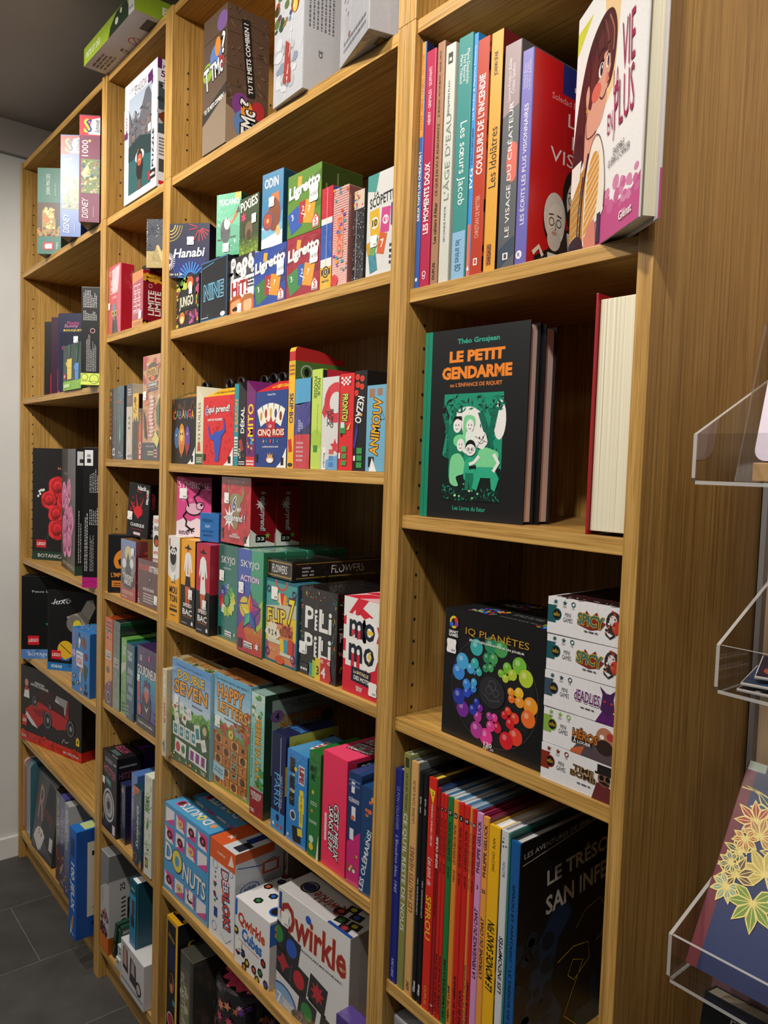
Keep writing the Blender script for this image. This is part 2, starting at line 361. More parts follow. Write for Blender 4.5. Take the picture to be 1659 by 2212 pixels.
# ---------------------------------------------------------------- the four bookcases with their height extensions
hole = mat('pin_hole_dark', Base_Color=(.008, .005, .003, 1), Roughness=.9)
backm = wood('z')
def holes(parent, x, z0, z1):
    vv = []; ff = []
    k0 = math.ceil((z0 - 1.4471) / .0324); k1 = math.floor((z1 - 1.4471) / .0324)
    for yy in (.0365, .243):
        for k in range(k0, k1 + 1):
            n_ = len(vv); z = 1.4471 + k * .0324; vv += [(x + .0002, yy + .0022 * math.cos(a * math.pi / 5), z + .0026 * math.sin(a * math.pi / 5)) for a in range(10)]; ff.append(tuple(range(n_, n_ + 10)))
    mesh('pin_holes', vv, ff, hole, parent)['kind'] = 'stuff'
def bookcase(i, shelves, plinth, label):
    x0, x1 = XO[i], XO[i + 1]; rt = root('bookcase', label, 'bookcase', (x0, 0, 0))
    def pt(name, b, ax, bev=.0008): return boxo(name, (b[0] - x0, b[1], b[2], b[3] - x0, b[4], b[5]), wood(ax), rt, bev)
    s = pt('side_panel', (x0 + .0003, 0, 0, x0 + T_, DEP, BASEH), 'z'); holes(s, T_, .15, BASEH - .07)
    pt('side_panel', (x1 - T_, 0, 0, x1 - .0003, DEP, BASEH), 'z')
    pt('top_panel', (x0 + T_, .004, BASEH - TS, x1 - T_, DEP - .006, BASEH - .0004), 'x')
    for z in shelves: pt('shelf', (x0 + T_ + .0006, .0053, z - TS, x1 - T_ - .0006, DEP - .008, z), 'x')
    pt('plinth', (x0 + T_, .025, 0, x1 - T_, .04, plinth - TS), 'x')
    boxo('back_panel', (T_ * .5, DEP - .005, .01, x1 - x0 - T_ * .5, DEP - .001, BASEH - .02), backm, rt)
def extension(i, label):
    x0, x1 = XO[i], XO[i + 1]; rt = root('bookcase_extension', label, 'bookcase extension', (x0, 0, BASEH)); H = TOPH - BASEH
    s = boxo('side_panel', (.0003, 0, .0004, T_, DEP, H), wood('z'), rt, .0008); hh = BASEH
    vv = []; ff = []
    for yy in (.0365, .243):
        for k in range(7, 11 + 2):
            z = 2.016 + .0324 * (k - 5) - BASEH; n_ = len(vv); vv += [(T_ + .0002, yy + .0022 * math.cos(a * math.pi / 5), z + .0026 * math.sin(a * math.pi / 5)) for a in range(10)]; ff.append(tuple(range(n_, n_ + 10)))
    mesh('pin_holes', vv, ff, hole, s)['kind'] = 'stuff'
    boxo('side_panel', (x1 - x0 - T_, 0, .0004, x1 - x0 - .0003, DEP, H), wood('z'), rt, .0008)
    boxo('top_panel', (T_, .004, H - TS, x1 - x0 - T_, DEP - .006, H), wood('x'), rt, .0008)
    boxo('back_panel', (T_ * .5, DEP - .005, .0005, x1 - x0 - T_ * .5, DEP - .001, H - .002), backm, rt)
A1, A2, A3, A4, A5 = 1.5968, 1.0572, .7322, .4377, .0963
B1, B2, B3, B4, B5, B6 = 1.7213, 1.4042, 1.0574, .7668, .4277, .0955
C1, C2, C3, C4, C5, C6 = 1.6881, 1.3996, 1.0537, .7526, .4359, .0963
D1, D2, D3, D4, D5, D6 = 1.6543, 1.3402, 1.0492, .657, .300, .0963
J = BASEH
bookcase(0, (A1, A2, A3, A4, A5), A5, 'wide oak bookcase at the far left end against the white wall')
bookcase(1, (B1, B2, B3, B4, B5, B6), B6, 'narrow oak bookcase with seven tiers between the two wide bookcases')
bookcase(2, (C1, C2, C3, C4, C5, C6), C6, 'wide oak bookcase packed with colourful card games in the middle')
bookcase(3, (D1, D2, D3, D4, D5, D6), D6, 'narrow oak bookcase of comic books at the right end of the row')
extension(0, 'wide oak top unit holding three puzzle boxes on the left bookcase')
extension(1, 'narrow oak top unit holding a white lake scenery puzzle box')
extension(2, 'wide oak top unit holding the brown wood-look party game box')
extension(3, 'narrow oak top unit above the comic books with upright spines')
# ================================================================ wide bookcase in the middle (third from the left)
W_, K_ = 'f2f0ec', '17171a'
def logo33(x, y, s=.12):
    return [('R', x, y, x + s, y + s * .8, K_), ('T', '33', x + s * .5, y + s * .4, s * .4, s * .7, W_)]
def corner_flap(k='F'):
    return [('P', [(1, 0), (1, .26), (.82, .06), (.70, 0)], W_), ('R', .84, .03, .93, .13, K_)]
# ---- top unit
G('tall brown wood-look party game box with paint splashes on its cover', 'board game', 1.333, .002, J, .097, .258, .092, {'*': '5a4533', 'T': '4a3a2c'}, kind='card', F=[
    ('R', 0, 0, 1, 1, '5e4a3a'), ('R', 0, .62, 1, .63, '3a2c22'), ('R', 0, .82, 1, .826, '3a2c22'), ('P', [(0, 0), (1, 0), (1, .36), (0, .22)], '8a7763'), ('P', [(0, .22), (1, .36), (1, .44), (0, .31)], '2a241f'),
    ('T', 'TU TE METS COMBIEN !', .5, .335, .035, .85, W_, 8), ('E', .2, .6, .22, .07, '8fae3a'), ('E', .55, .68, .25, .09, '5b7fc0'), ('E', .75, .6, .16, .06, 'a83232'), ('E', .8, .9, .22, .07, '7a5a92'), ('E', .62, .74, .12, .07, 'e08a34'),
    ('T', 'T', .17, .55, .17, .2, W_, 8, 1, 0, '2a2522'), ('T', 'TMc', .58, .585, .13, .5, W_, 8, 1, 0, '2a2522'), ('T', '?', .86, .74, .16, .14, W_, 0, 1, 0, '2a2522')],
  R=[('R', 0, 0, 1, 1, '5b4536'), ('P', [(0, 0), (1, 0), (1, .12), (0, .28)], '927d68')] + [('L', [(0, a), (.4, a + .012), (1, a - .01)], .008, '3b2b20') for a in (.42, .55, .68, .8, .9)] + [('B', 0, .3, 1, 1, 60, ['6b533f', '4c392b', '735a45'], .08, 4, 'l'),
    ('R', .4, .38, .6, .93, '24201e', 6), ('T', 'TU TE METS COMBIEN ?', .5, .655, .11, .5, W_, 96), ('E', .35, .3, .22, .09, '7b3f86'), ('E', .42, .17, .24, .1, '5f82b8'), ('E', .75, .3, .16, .07, 'b02d34'), ('E', .65, .07, .25, .05, '8ea83c'), ('E', .48, .27, .14, .08, 'e8953a'),
    ('T', 'TTMc', .52, .15, .34, .27, W_, 90, 1, 0, '2a2522', .07), ('T', '?', .42, .33, .2, .05, W_, 90, 1, 0, '2a2522', .07)])
G('shrink-wrapped white game box with a painted landscape cover', 'board game', 1.609, -.002, J, .098, .285, .083, {'*': 'c9c9cd'}, kind='film', rot=-3, F=[
    ('R', 0, 0, 1, 1, 'c4c6cb'), ('B', .05, .4, .8, 1, 60, ['5f7340', '8a6f3a', '46516b', 'a34e36', '39523a', '7f8fa8'], .09, 9), ('B', .1, .05, .75, .35, 24, ['b8bcc4', 'd4d6da', '8d97a8'], .12, 5), ('P', [(.35, .1), (.62, .08), (.58, .3), (.42, .34)], 'a8453e'), ('O', .72, .5, .12, .02, 'b8352c'), ('E', .72, .5, .08, .04, 'e8c04a'), ('T', 'UNE WELL', .55, .25, .03, .6, W_, 80)],
  R=[('T', 'Whe', .45, .93, .2, .15, '25283a', 90, 1, .3), ('X', .12, .35, .75, .7, 7, '6a6a72', 5, True), ('T', 'CE', .4, .22, .09, 0, '3a3a42', 90)], B=[('E', .9, .5, .06, .1, 'd8a23c')])
G('shrink-wrapped plain white game box jutting out past the shelf end', 'board game', 1.793, .004, J, .122, .285, .082, {'*': 'b9b9bf'}, rot=-17, kind='film', F=[('T', 'Whi', .6, .72, .1, .4, '9fa0ab', 0, 0, .3), ('B', .1, .1, .35, .5, 14, ['8f8790', 'a05a5a', '777f8a'], .04, 3), ('X', .15, .05, .9, .12, 2, '77777f')],
  R=[('O', .45, .62, .36, .03, '5d5d68'), ('O', .45, .62, .2, .03, '5d5d68')], B=[('R', .72, .3, .9, .75, '5a6a2c'), ('R', .75, .35, .87, .7, 'c4843c')])
# ---- second shelf
def cards3(a, b, c, x=.12, y=.12):
    return [('R', x, y, x + .34, y + .36, a, 18), ('R', x + .3, y + .1, x + .6, y + .44, b, 0), ('R', x + .46, y + .06, x + .76, y + .42, c, -12), ('T', '3', x + .1, y + .24, .1, 0, W_, 18), ('T', '2', x + .42, y + .32, .09, 0, W_), ('T', '7', x + .6, y + .28, .1, 0, W_, -12), ('L', [(x + .36, y + .26), (x + .5, y + .2), (x + .44, y + .16)], .02, W_)]
def ligr(bg, dk, a, b, c): return [('R', 0, 0, 1, 1, bg), ('P', [(0, .55), (1, .75), (1, .9), (0, .7)], dk), ('P', [(0, .2), (1, .35), (1, .45), (0, .3)], dk), ('R', .3, .78, .42, .93, 'e3a93a', -10)] + cards3(a, b, c, .06, .08) + [
    ('T', 'Ligretto', .5, .72, .24, .92, W_, 6, 1, .1, 'e8e8e8', .03), ('P', [(.76, .03), (.96, .03), (.96, .17), (.86, .26), (.76, .17)], 'c8202a'), ('P', [(.78, .04), (.94, .04), (.94, .16), (.86, .23), (.78, .16)], W_), ('T', 'S', .86, .14, .12, 0, 'd6232c', 0, 1), ('T', 'Schmidt', .86, .06, .035, .14, '22305a')]
G('small black monkey card game box with green leaf border below the fireworks box', 'card game', 1.207, .01, C1, .106, .105, .04, {'*': '1b1a1c', 'R': '2c2a22'}, kind='card', st=(.66, .72), F=[('R', 0, 0, 1, 1, '19191b'), ('B', 0, .78, .45, 1, 16, ['8fae3c', '5c8a3c', 'b7c247'], .1, 2), ('B', 0, 0, .08, .9, 12, ['8a3a2a', 'c8b23a'], .05, 4), ('B', .85, .1, 1, .9, 14, ['b4456a', '7a9c3c', 'c8843a'], .07, 6),
    ('E', .62, .86, .15, .13, 'c4542c'), ('E', .62, .82, .09, .07, 'f0d9a8'), ('R', .1, .35, .88, .64, '151515'), ('T', 'JUNGO', .46, .49, .27, .62, 'f1e7c8', 0, 1), ('E', .28, .2, .13, .12, 'd07a2c'), ('E', .28, .17, .08, .07, 'f2d79c'), ('R', .6, .04, .85, .3, '5a2348'), ('T', 'KT', .5, .29, .07, 0, 'e0592c'), ('B', .62, .06, .84, .28, 8, ['d05a9a', '8a4ab0'], .04, 8)])
G('black card game box with glowing blue number word', 'card game', 1.327, .008, C1, .110, .118, .05, {'*': '14181f'}, F=[('R', 0, 0, 1, 1, '3c6f9c'), ('R', .02, .02, .98, .98, '14181f'), ('G', .1, .3, .9, .62, '10161f', '1d4a66', 6), ('L', [(.04, .9), (.5, .95)], .012, '4f9fd0'), ('T', 'NINE', .5, .48, .26, .75, '16202c', 0, 1, 0, '7cd0f2', .03), ('T', 'NINE', .5, .48, .25, .74, '0f1822', 0, 0, 0, 'b8ecff', .008), ('E', .86, .06, .09, .04, 'd8dce0'), ('X', .04, .05, .3, .08, 1, 'cfd6dc'), ('L', [(.3, .04), (.3, .12)], .006, '9bb')])
G('white card game box with casino chips and a moustached cowboy', 'card game', 1.438, .015, C1, .092, .108, .05, W_, st=(.42, .1), F=[('R', 0, 0, 1, 1, 'eceae6'), ('R', 0, .63, 1, 1, '2b2b2e'), ('B', 0, .66, 1, 1, 12, ['4a4a50', '35353a', 'c8c6c2'], .12, 4)] + [w for cx, cy, t in ((.1, .9, '10'), (.35, .8, '16'), (.6, .85, '6'), (.85, .82, '9'), (.55, .7, '')) for w in (('E', cx, cy, .12, .1, 'dedcd8'), ('E', cx, cy, .08, .07, W_), ('T', t or '1', cx, cy, .08, 0, '222'))] + [
    ('T', 'HiT!', .4, .45, .26, .66, 'a8232f', 0, 1, 0), ('X', .74, .42, .98, .6, 3, '333', 4), ('R', 0, 0, 1, .27, 'cf6a2c'), ('E', .25, .14, .2, .17, 'e8a06a'), ('P', [(.02, .22), (.5, .27), (.42, .33), (.12, .32)], 'b0501c'), ('P', [(.1, .1), (.25, .14), (.42, .09), (.36, .06), (.16, .06)], '1d1614'), ('E', .75, .12, .17, .15, 'e6b184'), ('P', [(.5, .2), (.98, .22), (.9, .3), (.6, .31)], 'a86a3c')])
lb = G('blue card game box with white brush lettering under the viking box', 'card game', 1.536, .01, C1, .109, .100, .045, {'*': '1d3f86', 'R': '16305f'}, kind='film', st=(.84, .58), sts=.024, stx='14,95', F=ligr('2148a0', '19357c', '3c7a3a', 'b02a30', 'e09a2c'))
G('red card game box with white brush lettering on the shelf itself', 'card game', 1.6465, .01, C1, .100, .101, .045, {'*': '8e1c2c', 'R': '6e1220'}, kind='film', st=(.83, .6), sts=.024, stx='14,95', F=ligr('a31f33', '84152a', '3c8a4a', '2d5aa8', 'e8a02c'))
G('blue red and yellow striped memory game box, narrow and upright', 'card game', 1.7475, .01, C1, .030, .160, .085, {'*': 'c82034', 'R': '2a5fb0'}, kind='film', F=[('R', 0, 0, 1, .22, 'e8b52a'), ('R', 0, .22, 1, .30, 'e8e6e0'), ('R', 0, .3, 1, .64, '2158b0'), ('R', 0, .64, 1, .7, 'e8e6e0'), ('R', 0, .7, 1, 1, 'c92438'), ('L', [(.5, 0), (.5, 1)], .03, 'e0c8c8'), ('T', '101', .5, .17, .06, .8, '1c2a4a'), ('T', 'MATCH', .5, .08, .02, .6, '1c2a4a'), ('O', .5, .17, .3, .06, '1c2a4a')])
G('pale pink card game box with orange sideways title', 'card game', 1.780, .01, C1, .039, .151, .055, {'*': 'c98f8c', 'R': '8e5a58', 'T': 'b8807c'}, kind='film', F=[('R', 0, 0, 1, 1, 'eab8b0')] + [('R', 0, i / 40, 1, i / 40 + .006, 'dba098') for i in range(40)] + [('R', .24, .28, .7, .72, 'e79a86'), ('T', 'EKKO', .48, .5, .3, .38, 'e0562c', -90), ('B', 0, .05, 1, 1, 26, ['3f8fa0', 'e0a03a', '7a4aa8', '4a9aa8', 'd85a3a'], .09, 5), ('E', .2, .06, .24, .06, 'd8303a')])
G('shrink-wrapped black game box with silver speckled edge', 'card game', 1.8225, .018, C1, .027, .139, .06, {'*': '1d1d20', 'R': '26262a'}, kind='film', F=[('R', 0, 0, 1, 1, '222226'), ('R', .05, .8, .95, 1, 'd8c8b0'), ('B', .05, .8, .95, .99, 14, ['5a8ac8', 'e0b04a', 'c85a6a', 'e8e4d8'], .12, 4, 'r'), ('B', .0, 0, 1, .78, 120, ['c8c8cc', 'f2f2f4', '77777c'], .035, 12, 'r'), ('R', .3, .02, .34, .78, 'b8b8bc')])
G('white card game box with coloured number cards at the shelf end', 'card game', 1.8665, .01, C1, .0660, .148, .045, {'*': 'd8d8d4'}, kind='film', F=[('R', 0, 0, 1, 1, 'dcdcd8'), ('P', [(.0, .85), (.3, .82), (.4, 1), (0, 1)], '4a9a94'), ('T', 'LA', .32, .8, .045, 0, '1a1c20'), ('T', 'SCOPETTE', .52, .73, .1, .86, '1a1c20', 4), ('R', .12, .38, .45, .65, 'e0b42c', 6), ('O', .28, .52, .13, .04, W_), ('T', '10', .28, .52, .07, .2, '2a2a2a'), ('R', .5, .4, .8, .64, 'd04a8a', -5), ('O', .66, .52, .1, .03, W_), ('T', '3', .66, .52, .07, 0, W_), ('R', .42, .2, .68, .4, 'd8642c', -14), ('T', '7', .56, .3, .08, 0, W_), ('R', .12, .04, .38, .22, '3a8a9a', 10), ('R', .02, .22, .2, .34, 'c8982c', 14), ('R', .18, .2, .36, .38, '6aa85a', -20), ('R', .84, .45, 1, .66, '5a4a9a'), ('X', .82, .08, .97, .3, 4, '222')], st=(.28, .34))
# second row standing on the first
G('dark blue fireworks card game box perched on the monkey box', 'card game', 1.216, -.012, C1 + .1055, .090, .113, .039, {'*': '14163a'}, rot=40, kind='card', st=(.53, .68), F=[('R', 0, 0, 1, 1, '15173c'), ('G', .1, .1, .9, .6, '1c2a78', '15173c', 6)] + [('R', .02 + r * math.cos(a) - .012, .98 + r * math.sin(a) - .008, .02 + r * math.cos(a) + .012, .98 + r * math.sin(a) + .008, 'e0c04a', math.degrees(a)) for r in (.12, .18, .24, .3) for a in [-.1 - i * .12 for i in range(13)]] +
  [('L', [(.75 + .05 * math.cos(a), .92 + .05 * math.sin(a)), (.75 + .26 * math.cos(a), .92 + .26 * math.sin(a))], .018, 'd8303a') for a in (-.3, -.6, -.9, -1.2, -1.6, 2.9, 3.3, -2.1)] + [('L', [(.55 + .12 * math.cos(a), -.02 + .12 * math.sin(a)), (.55 + .32 * math.cos(a), -.02 + .32 * math.sin(a))], .03, '3a8ad8') for a in [.15 + i * .26 for i in range(12)]] + [('L', [(.0 + .05 * math.cos(a), .3 + .05 * math.sin(a)), (.0 + .16 * math.cos(a), .3 + .16 * math.sin(a))], .015, 'd8d8e8') for a in [-1.4 + i * .28 for i in range(11)]] + [('T', 'Hanabi', .5, .46, .17, .8, 'f4f4f8', 3, 1, .25), ('T', '10+ 2-5 30', .18, .06, .04, .3, W_)])
G('purple edged card game box peeking out behind the toucan box', 'card game', 1.372, .046, C1 + .119, .055, .098, .02, '7a4a94', rot=18, F=[('R', 0, 0, 1, 1, '8a55a2')])
G('green toucan card game box on the black number box', 'card game', 1.397, .004, C1 + .1185, .060, .118, .03, {'*': '2c6a4c', 'R': '1f4f38', 'T': 'd8a83a'}, rot=22, kind='film', st=(.42, .13), F=[('R', 0, 0, 1, 1, '57b48c'), ('P', [(0, 0), (1, 0), (1, .45), (0, .6)], '3fa078'), ('R', .75, .9, 1, 1, 'e8b03a'), ('T', 'TUCANO', .5, .86, .1, .86, W_), ('E', .38, .4, .2, .2, '22262a'), ('E', .44, .52, .12, .1, 'f2efe4'), ('P', [(.45, .58), (.62, .54), (.9, .78), (.84, .62), (.64, .5)], 'e8602c'), ('P', [(.8, .66), (.9, .78), (.97, .68)], '22262a'), ('E', .46, .6, .03, .02, '111'), ('L', [(.05, .26), (.8, .3)], .05, '1f3a30')] + [('L', [(.2, .3 + i * .03), (.5, .32 + i * .03)], .015, '3a4046') for i in range(4)])
G('green photo-cover card game box with pink flower and mossy figure', 'card game', 1.466, .017, C1 + .1088, .066, .105, .03, {'*': '2f3d26', 'R': '20281c'}, rot=2, st=(.78, .58), F=[('R', 0, 0, 1, 1, '3c4a2e'), ('G', 0, 0, 1, .3, '6f8a2c', '47562c', 5), ('B', 0, 0, 1, .24, 40, ['8aa83a', '5f7a2a', 'a4b84a', '3c5220'], .07, 3, 'l'), ('E', .5, .4, .2, .16, '7a6248'), ('E', .5, .33, .12, .09, '4c3a2a'), ('L', [(.25, .3), (.22, .6)], .02, '5a2a3a'), ('S', .22, .66, .17, 6, 'd83a6a'), ('T', 'PiXiES', .5, .87, .17, .9, 'eef0dc', 6, 1)])
G('light blue viking card game box with round shield', 'card game', 1.563, .008, C1 + .1008, .060, .130, .03, {'*': '2f6f94', 'R': '214a5e'}, rot=6, kind='film', st=(.48, .6), F=[('R', 0, 0, 1, 1, '5ba6cc'), ('P', [(0, .3), (.3, .42), (.5, .34), (1, .46), (1, 1), (0, 1)], '3f86b2'), ('R', 0, 0, 1, .28, 'e6eef2'), ('P', [(0, .12), (1, .2), (1, .3), (0, .26)], '7ab8d8'), ('E', .6, .42, .3, .22, '8a4a2c'), ('P', [(.4, .52), (.62, .66), (.84, .56), (.8, .72), (.45, .7)], 'd8763a'), ('E', .3, .36, .25, .13, 'b84a34'), ('O', .3, .36, .25, .04, '3a5a7a'), ('E', .3, .36, .06, .03, 'e0c068'), ('E', .8, .2, .1, .07, 'e8b878'), ('T', 'ODIN', .45, .86, .13, .66, W_, 0, 1, 0)])
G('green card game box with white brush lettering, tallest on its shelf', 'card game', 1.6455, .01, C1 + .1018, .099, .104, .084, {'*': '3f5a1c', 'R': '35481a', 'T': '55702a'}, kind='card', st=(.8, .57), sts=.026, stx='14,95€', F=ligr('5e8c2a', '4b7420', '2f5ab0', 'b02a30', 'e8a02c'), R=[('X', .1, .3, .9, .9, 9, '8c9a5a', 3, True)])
# ---- third shelf: house-shaped gift boxes and upright boxes
def house(label, x, w, he, hr, d, col, roofcol, F=(), RF=(), side=False, ribbon='151515', z=C2, y=.012, rside=None):
    """gift box with a sloping roof and a ribbon loop on its ridge"""
    rt = root('gift_game_box', label, 'card game', (x, y, z + .0004))
    if side: prof = [(0, 0), (w, 0), (w, he), (0, hr)]; vv = [(a, 0, b) for a, b in prof] + [(a, d, b) for a, b in prof]
    else: prof = [(0, 0), (0, he), (d * .55, hr), (d, hr), (d, 0)]; vv = [(0, a, b) for a, b in prof] + [(w, a, b) for a, b in prof]
    k = len(prof); ff = [tuple(range(k)), tuple(range(2 * k - 1, k - 1, -1))] + [((i + 1) % k, i, i + k, (i + 1) % k + k) for i in range(k)]
    o = mesh('carton', vv, ff, print_mat('card'), rt, [lin(col)] * (len(ff)))
    A = Art(w, he); A.run(F); A.build('front_artwork', rt, FM('F', w, d, he))
    if not side:
        L = math.hypot(d * .55, hr - he); A = Art(w, L); A.run([('R', 0, 0, 1, 1, roofcol)] + list(RF)); uy, uz = d * .55 / L, (hr - he) / L
        A.build('roof_artwork', rt, Matrix(((1, 0, 0, 0), (0, uy, -uz, 0), (0, uz, uy, he), (0, 0, 0, 1))))
        if rside: A = Art(d, he); A.run(rside); A.build('side_artwork', rt, FM('R', w, d, he))
    cx, cy = (w * .5, d * .7); vv = []; ff = []; n = 14; r = .011
    for i in range(n + 1):
        a = -math.pi * .5 + 2 * math.pi * i / n; px_, pz = r * 1.15 * math.cos(a), hr + r + r * math.sin(a) - .001; vv += [(cx + px_, cy - .006, pz), (cx + px_, cy + .006, pz)]
    ff = [(2 * i, 2 * i + 1, 2 * i + 3, 2 * i + 2) for i in range(n)]
    rb = mesh('ribbon_loop', vv, ff, mat('ribbon_' + ribbon, Base_Color=lin(ribbon), Roughness=.45), rt, smooth=True); md = rb.modifiers.new('thick', 'SOLIDIFY'); md.thickness = .0006
    return rt
house('black gift box with three painted tribal masks on its front', 1.189, .117, .139, .158, .075, '1d191c', '3d4a2c', F=[('R', 0, 0, 1, 1, '1f1a1c'), ('B', .05, .8, .95, 1, 20, ['4a2e1c', '6a3f20'], .05, 3)] + [w for i, (c, q) in enumerate(zip('CABANGA', ('e0642c', '5aa04a', '7a5ab0', 'e8b02c', '4a9ad0', 'd84a5a', 'e8a02c'))) for w in [('T', c, .12 + i * .125, .75 + (.02 if i % 2 else 0), .13, .11, q, 0, 1)]] + [('E', .24, .4, .11, .17, '3f6a9a'), ('E', .44, .38, .13, .24, 'e08a34'), ('P', [(.34, .3), (.54, .3), (.44, .08)], 'd8742c'), ('E', .44, .44, .07, .1, 'f0c860'), ('E', .68, .38, .11, .2, '6a4a9a'), ('P', [(.6, .3), (.78, .3), (.66, .12)], 'a83a3a'), ('E', .4, .46, .02, .02, '111'), ('E', .48, .46, .02, .02, '111'), ('E', .22, .44, .025, .02, '9ad0d8'), ('E', .68, .46, .03, .02, 'd8a84a')] + corner_flap(), RF=[('T', 'CABANGA', .5, .45, .5, .7, 'd88a3a')])
house('cream narrow house-shaped game box with sideways dark title', 1.3075, .032, .136, .162, .10, 'ddd6b8', 'fff', side=True, F=[('R', 0, 0, 1, 1, 'e0d9bc'), ('R', 0, 0, 1, .16, '3c5a2c'), ('T', '13 FEUILLES', .45, .66, .34, .55, '2c2c28', 90, 0), ('P', [(.2, .2), (.7, .2), (.6, .34), (.3, .34)], 'c84a34'), ('L', [(.45, .3), (.45, .42)], .05, '6a7a3a'), ('X', .1, .03, .9, .12, 3, 'e8e6d8')])
house('red gift box with a blue bull head and yellow roof', 1.3415, .127, .137, .158, .075, 'c21d22', 'e8b42c', F=[('R', 0, 0, 1, 1, 'd8262a'), ('B', .03, .03, .97, .97, 60, ['c41c22', 'b8181e'], .03, 7), ('T', '6', .12, .8, .13, .09, '2a3f9a', 0, 1, 0, W_), ('T', 'qui prend!', .52, .8, .13, .7, W_, 0, 1, .1, '2a3040', .03), ('T', 'GARE AUX VACHERIES !', .4, .66, .035, .5, W_), ('C', [(.4, .4), (.3, .36), (.2, .42), (.18, .6), (.24, .46), (.34, .44), (.42, .46)], '2b4fb4'), ('C', [(.54, .4), (.64, .42), (.74, .52), (.66, .7), (.68, .54), (.6, .5), (.52, .48)], '2b4fb4'), ('C', [(.36, .46), (.48, .49), (.6, .46), (.6, .32), (.55, .16), (.52, .09), (.44, .09), (.41, .16), (.37, .32)], '2b4fb4'), ('E', .47, .08, .07, .035, '2b4fb4')] + corner_flap() + [('R', .02, .06, .09, .16, K_)], RF=[('T', '6 qui prend', .5, .45, .5, .75, '222')])
house('teal narrow house-shaped game box with orange sideways title', 1.4695, .0165, .154, .157, .09, '1f8a94', 'fff', side=True, F=[('R', 0, 0, 1, 1, '258f9a'), ('T', 'le BARON', .5, .62, .7, .4, 'f0943a', 90), ('R', .1, .12, .9, .36, 'e8e8e4'), ('X', .15, .13, .85, .35, 6, '222')])
house('black narrow house-shaped game box with white sideways title', 1.4865, .028, .139, .160, .10, '1e1c1e', 'fff', side=True, F=[('R', 0, 0, 1, 1, '1f1d20'), ('T', 'DÉKAL', .48, .62, .6, .35, 'eee', 90, 1), ('R', .2, .2, .6, .36, 'b8302c', 20), ('B', .1, .1, .9, .3, 10, ['d8c8a8', '5a5a60'], .15, 4, 'r'), ('X', .1, .02, .9, .08, 2, 'ddd')])
house('purple narrow house-shaped game box with yellow sideways title', 1.516, .033, .138, .160, .10, '6c1f62', 'fff', side=True, F=[('R', 0, 0, 1, 1, '74246a'), ('R', 0, 0, 1, .13, 'd8302c'), ('T', 'MITO', .48, .62, .62, .44, 'f2d22c', 90, 1), ('B', .1, .18, .9, .38, 14, ['4a9ad0', 'e8c83a', '6ab04a', '3a2a5a'], .14, 6), ('X', .1, .02, .9, .1, 2, 'eee')])
house('dark blue gift box with five playing cards and red roof', 1.5505, .107, .136, .160, .085, '1f3674', 'c8282c', F=[('R', 0, 0, 1, 1, '233f84'), ('T', 'Marsha J. Falco', .5, .95, .03, .25, 'dde')] + [w for i in range(5) for w in (('R', .10 + i * .155, .55 + .05 * math.sin(i * .8), .26 + i * .155, .79 + .05 * math.sin(i * .8), 'f0ecdc', 24 - i * 12), ('E', .18 + i * .155, .67 + .05 * math.sin(i * .8), .04, .06, ('c8a23c', 'a83a2c', 'd8b04a', '3a4a7a', '8a2c2c')[i]))] + [('P', [(.38, .5), (.62, .5), (.66, .64), (.56, .58), (.5, .68), (.44, .58), (.34, .64)], 'c8252c'), ('T', 'LES', .48, .54, .035, 0, W_), ('R', .1, .39, .9, .51, 'a81c22'), ('T', 'CINQ ROIS', .5, .45, .1, .84, 'f4ead0', 0, 1, 0, 'b8252c', .04), ('S', .28, .34, .035, 5, 'e8b83a'), ('E', .5, .34, .03, .025, 'd8343a'), ('E', .6, .34, .02, .03, '4a8ad0'), ('S', .72, .34, .035, 3, '4aa05a'), ('S', .38, .34, .03, 4, '4aa0a8'), ('T', 'LA RÉVOLUTION DU RAMI', .5, .27, .025, .5, W_), ('E', .5, .1, .12, .045, 'e0a86a'), ('E', .5, .09, .1, .03, W_), ('P', [(.42, .13), (.42, .19), (.47, .15), (.5, .2), (.53, .15), (.58, .19), (.58, .13)], 'e0a050'), ('R', .03, .06, .1, .17, K_)] + corner_flap(), RF=[('T', 'CINQ ROIS', .55, .45, .45, .6, 'f0c83a')])
# tall yellow box with a rounded hang tab
yb = G('tall yellow card game box with rounded hang tab, highest on its shelf', 'card game', 1.6595, .012, C2, .0195, .183, .105, {'*': '3a5a2c', 'F': 'f0b429', 'R': '34422a', 'T': 'b7b23a'}, F=[('R', 0, 0, 1, 1, 'f2b82a'), ('R', 0, .86, 1, 1, 'd8b02c'), ('X', .1, .87, .9, .98, 3, 'a83a2c'), ('T', 'SKIP·BO', .5, .56, .62, .28, '22305e', -90, 1), ('R', .15, .15, .7, .27, 'c8342c', 10), ('E', .5, .03, .4, .02, '3a3020')], R=[('R', 0, 0, 1, 1, '2c3430'), ('P', [(0, .72), (1, .9), (1, 1), (0, 1)], '5a7a3a'), ('O', .22, .9, .12, .02, 'c8ccc0'), ('E', .22, .9, .05, .04, '1a1a1a')])
tv = [(0, 0), (0, .016)] + [(.006 - .006 * math.cos(a), .016 + .008 * math.sin(a)) for a in (.5, 1.0, 1.57)] + [(.05, .021), (.085, .012), (.104, .010), (.104, 0)]
mesh('hang_tab', [(0.001, a, .183 + b) for a, b in tv] + [(.0186, a, .183 + b) for a, b in tv], [tuple(range(len(tv))), tuple(range(2 * len(tv) - 1, len(tv) - 1, -1))] + [((i + 1) % len(tv), i, i + len(tv), (i + 1) % len(tv) + len(tv)) for i in range(len(tv))], print_mat('card'), yb, [lin('c22a2c')] * 2 + [lin('c22a2c'), lin('e8b42c'), lin('e8b42c'), lin('e8b42c'), lin('d8a02c')] + [lin('c22a2c')] * (len(tv) - 5))
